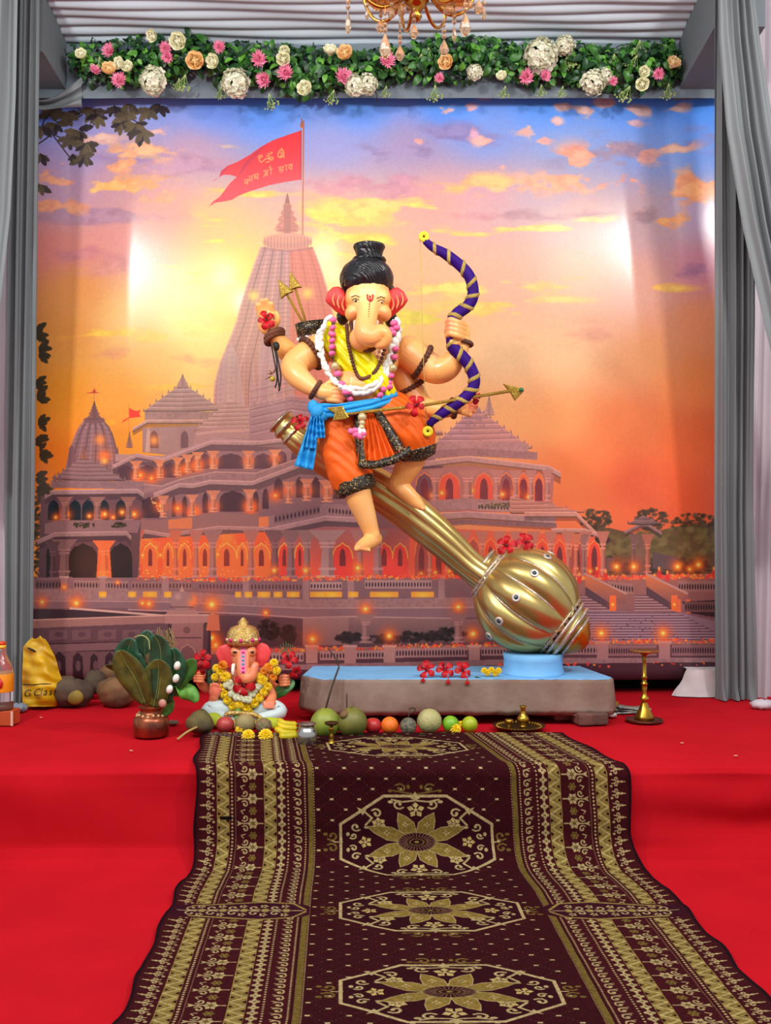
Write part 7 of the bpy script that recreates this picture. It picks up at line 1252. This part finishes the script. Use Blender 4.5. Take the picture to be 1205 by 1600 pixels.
g2_ = g+V((.022, 0, .016)); m = MB(); m.lathe(g2_, [(0, 0), (.02, .001), (.018, .008), (.012, .014), (.03, .032), (.034, .045), (.026, .058), (.014, .07), (.012, .10), (.02, .112), (.018, .114), (.008, .1), (0, .1)], 28); solo('brass_vase', m, BRA, 'brass long-necked vase standing on the dark brass plate', 'vase', loc=g2_)
g3_ = g+V((-.055, -.02, .016)); m = MB(); m.lathe(g3_, [(0, 0), (.016, .001), (.008, .012), (.012, .022), (.02, .032), (.021, .045), (.018, .045), (0, .03)], 22); solo('brass_cup', m, BRA, 'tiny brass cup on the dark brass plate left of the vase', 'cup', loc=g3_)
g = G(1007, 1127); lp = thing('lamp_stand', 'tall slender brass lamp stand with flat top dish right of the slab', 'lamp', g); m = MB(); m.lathe(g, [(0, .002), (.098, 0), (.104, .008), (.1, .014), (.06, .012), (0, .012)], 40); part(lp, 'base_plate', m, mat('tray_dark', (96, 46, 30), .35, .6))
m = MB(); m.lathe(g, [(.056, .012), (.05, .03), (.03, .07), (.018, .1), (.014, .112), (.024, .12), (.026, .13), (.014, .142), (.011, .16), (.016, .19), (.013, .2), (.019, .206), (.019, .212), (.012, .218), (.014, .24), (.018, .246), (.012, .252), (.011, .33), (.014, .35), (.010, .362), (.018, .372), (.045, .384), (.03, .378)], 28); part(lp, 'stem', m, BRA); m = MB(); m.lathe(g, [(0, .378), (.05, .382), (.078, .388), (.084, .394), (.08, .396), (.03, .39), (0, .39)], 36); part(lp, 'top_dish', m, BRA)
# ---- odds and ends at the right
g = G(985, 1113); nw = thing('newspaper', 'folded newspaper lying behind the tall brass lamp stand', 'newspaper', g); PA = mat('newsprint', (176, 168, 160), .8, var=.2, vscale=40, col2=(120, 116, 112))
for k, (a, dz) in enumerate(((.1, .004), (-.06, .016), (.2, .028))): m = MB(); R = Matrix.Rotation(a, 3, 'Z') @ Matrix.Rotation(.06*k, 3, 'Y'); m.add([g+R @ V(((u-.5)*.2, (v-.5)*.12, dz+.012*math.sin(u*5+k)*(u-.2)+.006*z)) for z in (0, 1) for v in (0, .5, 1) for u in np.linspace(0, 1, 9)], [(z*27+j*9+i, z*27+j*9+i+1, z*27+(j+1)*9+i+1, z*27+(j+1)*9+i) for z in (0, 1) for j in (0, 1) for i in range(8)]+[(i, i+1, 27+i+1, 27+i) for i in range(8)]+[(18+i+1, 18+i, 45+i, 45+i+1) for i in range(8)]); part(nw, 'sheet', m, PA)
g = G(962, 1114); m = MB(); R = rotz(V((.1, -.7, .7)))
for k in range(6): m.petal(.05, .035, k*1.05, .9, .3, 4, .3, .004)
me = m.mesh('dry_flower'); 
for v in me.vertices: v.co = g+V((0, 0, .018))+V((v.co.x*.8, v.co.y*.6, v.co.z))
solo('dry_flower', me, mat('dry_flower_yellow', (206, 160, 70), .7, var=.25, vscale=20, col2=(150, 110, 60)), 'dried yellow flower lying at the right end of the clay slab', 'flower')
g = G(956, 1121); m = MB(); m.ell(g+V((0, 0, .015)), (.03, .03, .016), 14, 10, f=lambda th, ph: 1+.2*math.sin(th*5)*math.sin(ph*5)); solo('tissue_paper', m, mat('tissue_white', (214, 206, 204), .8), 'crumpled white tissue on the stage by the dark corner brick', 'tissue')
g = G(1092, 1080); g.y = 5.36
def sackpt(u, v): a = (u-.5)*2; x = g.x+a*(.17-.05*v)-.06*(1-v)**1.5*(a < 0); return (x-.004*math.sin(v*9+u*7), g.y-.10*math.sqrt(max(0, 1-a*a*.9))-.004*math.sin(u*17+v*5)-.03*(1-v)**3, .432+v*.165)
m = MB(); m.grid(sackpt, 24, 12); m.add([sackpt(u/24, 1) for u in range(25)]+[(sackpt(u/24, 1)[0], g.y+.05, .6) for u in range(25)], [(i, i+1, 26+i, 25+i) for i in range(24)]); solo('white_sack', m, mat('white_sack_cloth', (206, 196, 196), .8, var=.08, vscale=8, bump=.4, bscale=14), 'white cloth-covered block under the right end of the backdrop', 'sack')
m = MB(); g = P(1192, 1092, 4.85); g.z = ZS+.02
m.ell(g, (.07, .05, .03), 16, 10, f=lambda th, ph: 1+.15*math.sin(th*6+ph*3)); solo('cloth_scrap', m, PALE, 'white cloth end bunched at the foot of the right curtain', 'cloth')
TW = mat('twig_dark', (70, 54, 40), .85)
m = MB(); m.tube(catmull([P(504, 1130, 4.26), P(509, 1108, 4.26), P(516, 1082, 4.25), P(524, 1058, 4.28), P(530, 1042, 4.30)], 5), np.linspace(.006, .005, 21), 7); m.tube(catmull([P(530, 1043, 4.30), P(524, 1028, 4.30), P(512, 1012, 4.31)], 4), .0035, 6); m.tube([P(529, 1040, 4.30), P(527, 1028, 4.3)], .003, 6); solo('dry_twig', m, TW, 'thin forked dry twig leaning against the slab above the green coconut', 'twig')
m = MB(); m.tube([P(541, 1130, 4.29), P(542, 1104, 4.285), P(542, 1084, 4.28)], .004, 6); solo('dry_twig', m, TW, 'short straight dry twig standing above the olive green coconut', 'twig')
rr = random.Random(5); mm = mat('petal_scrap', (226, 170, 150), .7)
for k, (px, py) in enumerate(((241, 1346), (64, 1122), (205, 1174), (1066, 1162), (1003, 1344), (870, 1154), (1150, 1182))):
    g = G(px, py, ZS if py < 1190 else 0); m = MB(); m.box(g+V((0, 0, .004)), (.016, .01, .004), Matrix.Rotation(rr.random()*3, 3, 'Z')); solo('petal_scrap', m, mm, ('pale petal scrap on the floor left of the runner', 'pale petal scrap near the orange carton', 'pale petal scrap below the copper pot', 'pale petal scrap on the stage right of the runner', 'pale petal scrap on the floor right of the runner', 'pale petal scrap at the upper right corner of the runner', 'pale petal scrap at the far right of the stage')[k], 'petal', 'petal scraps on the red carpet')
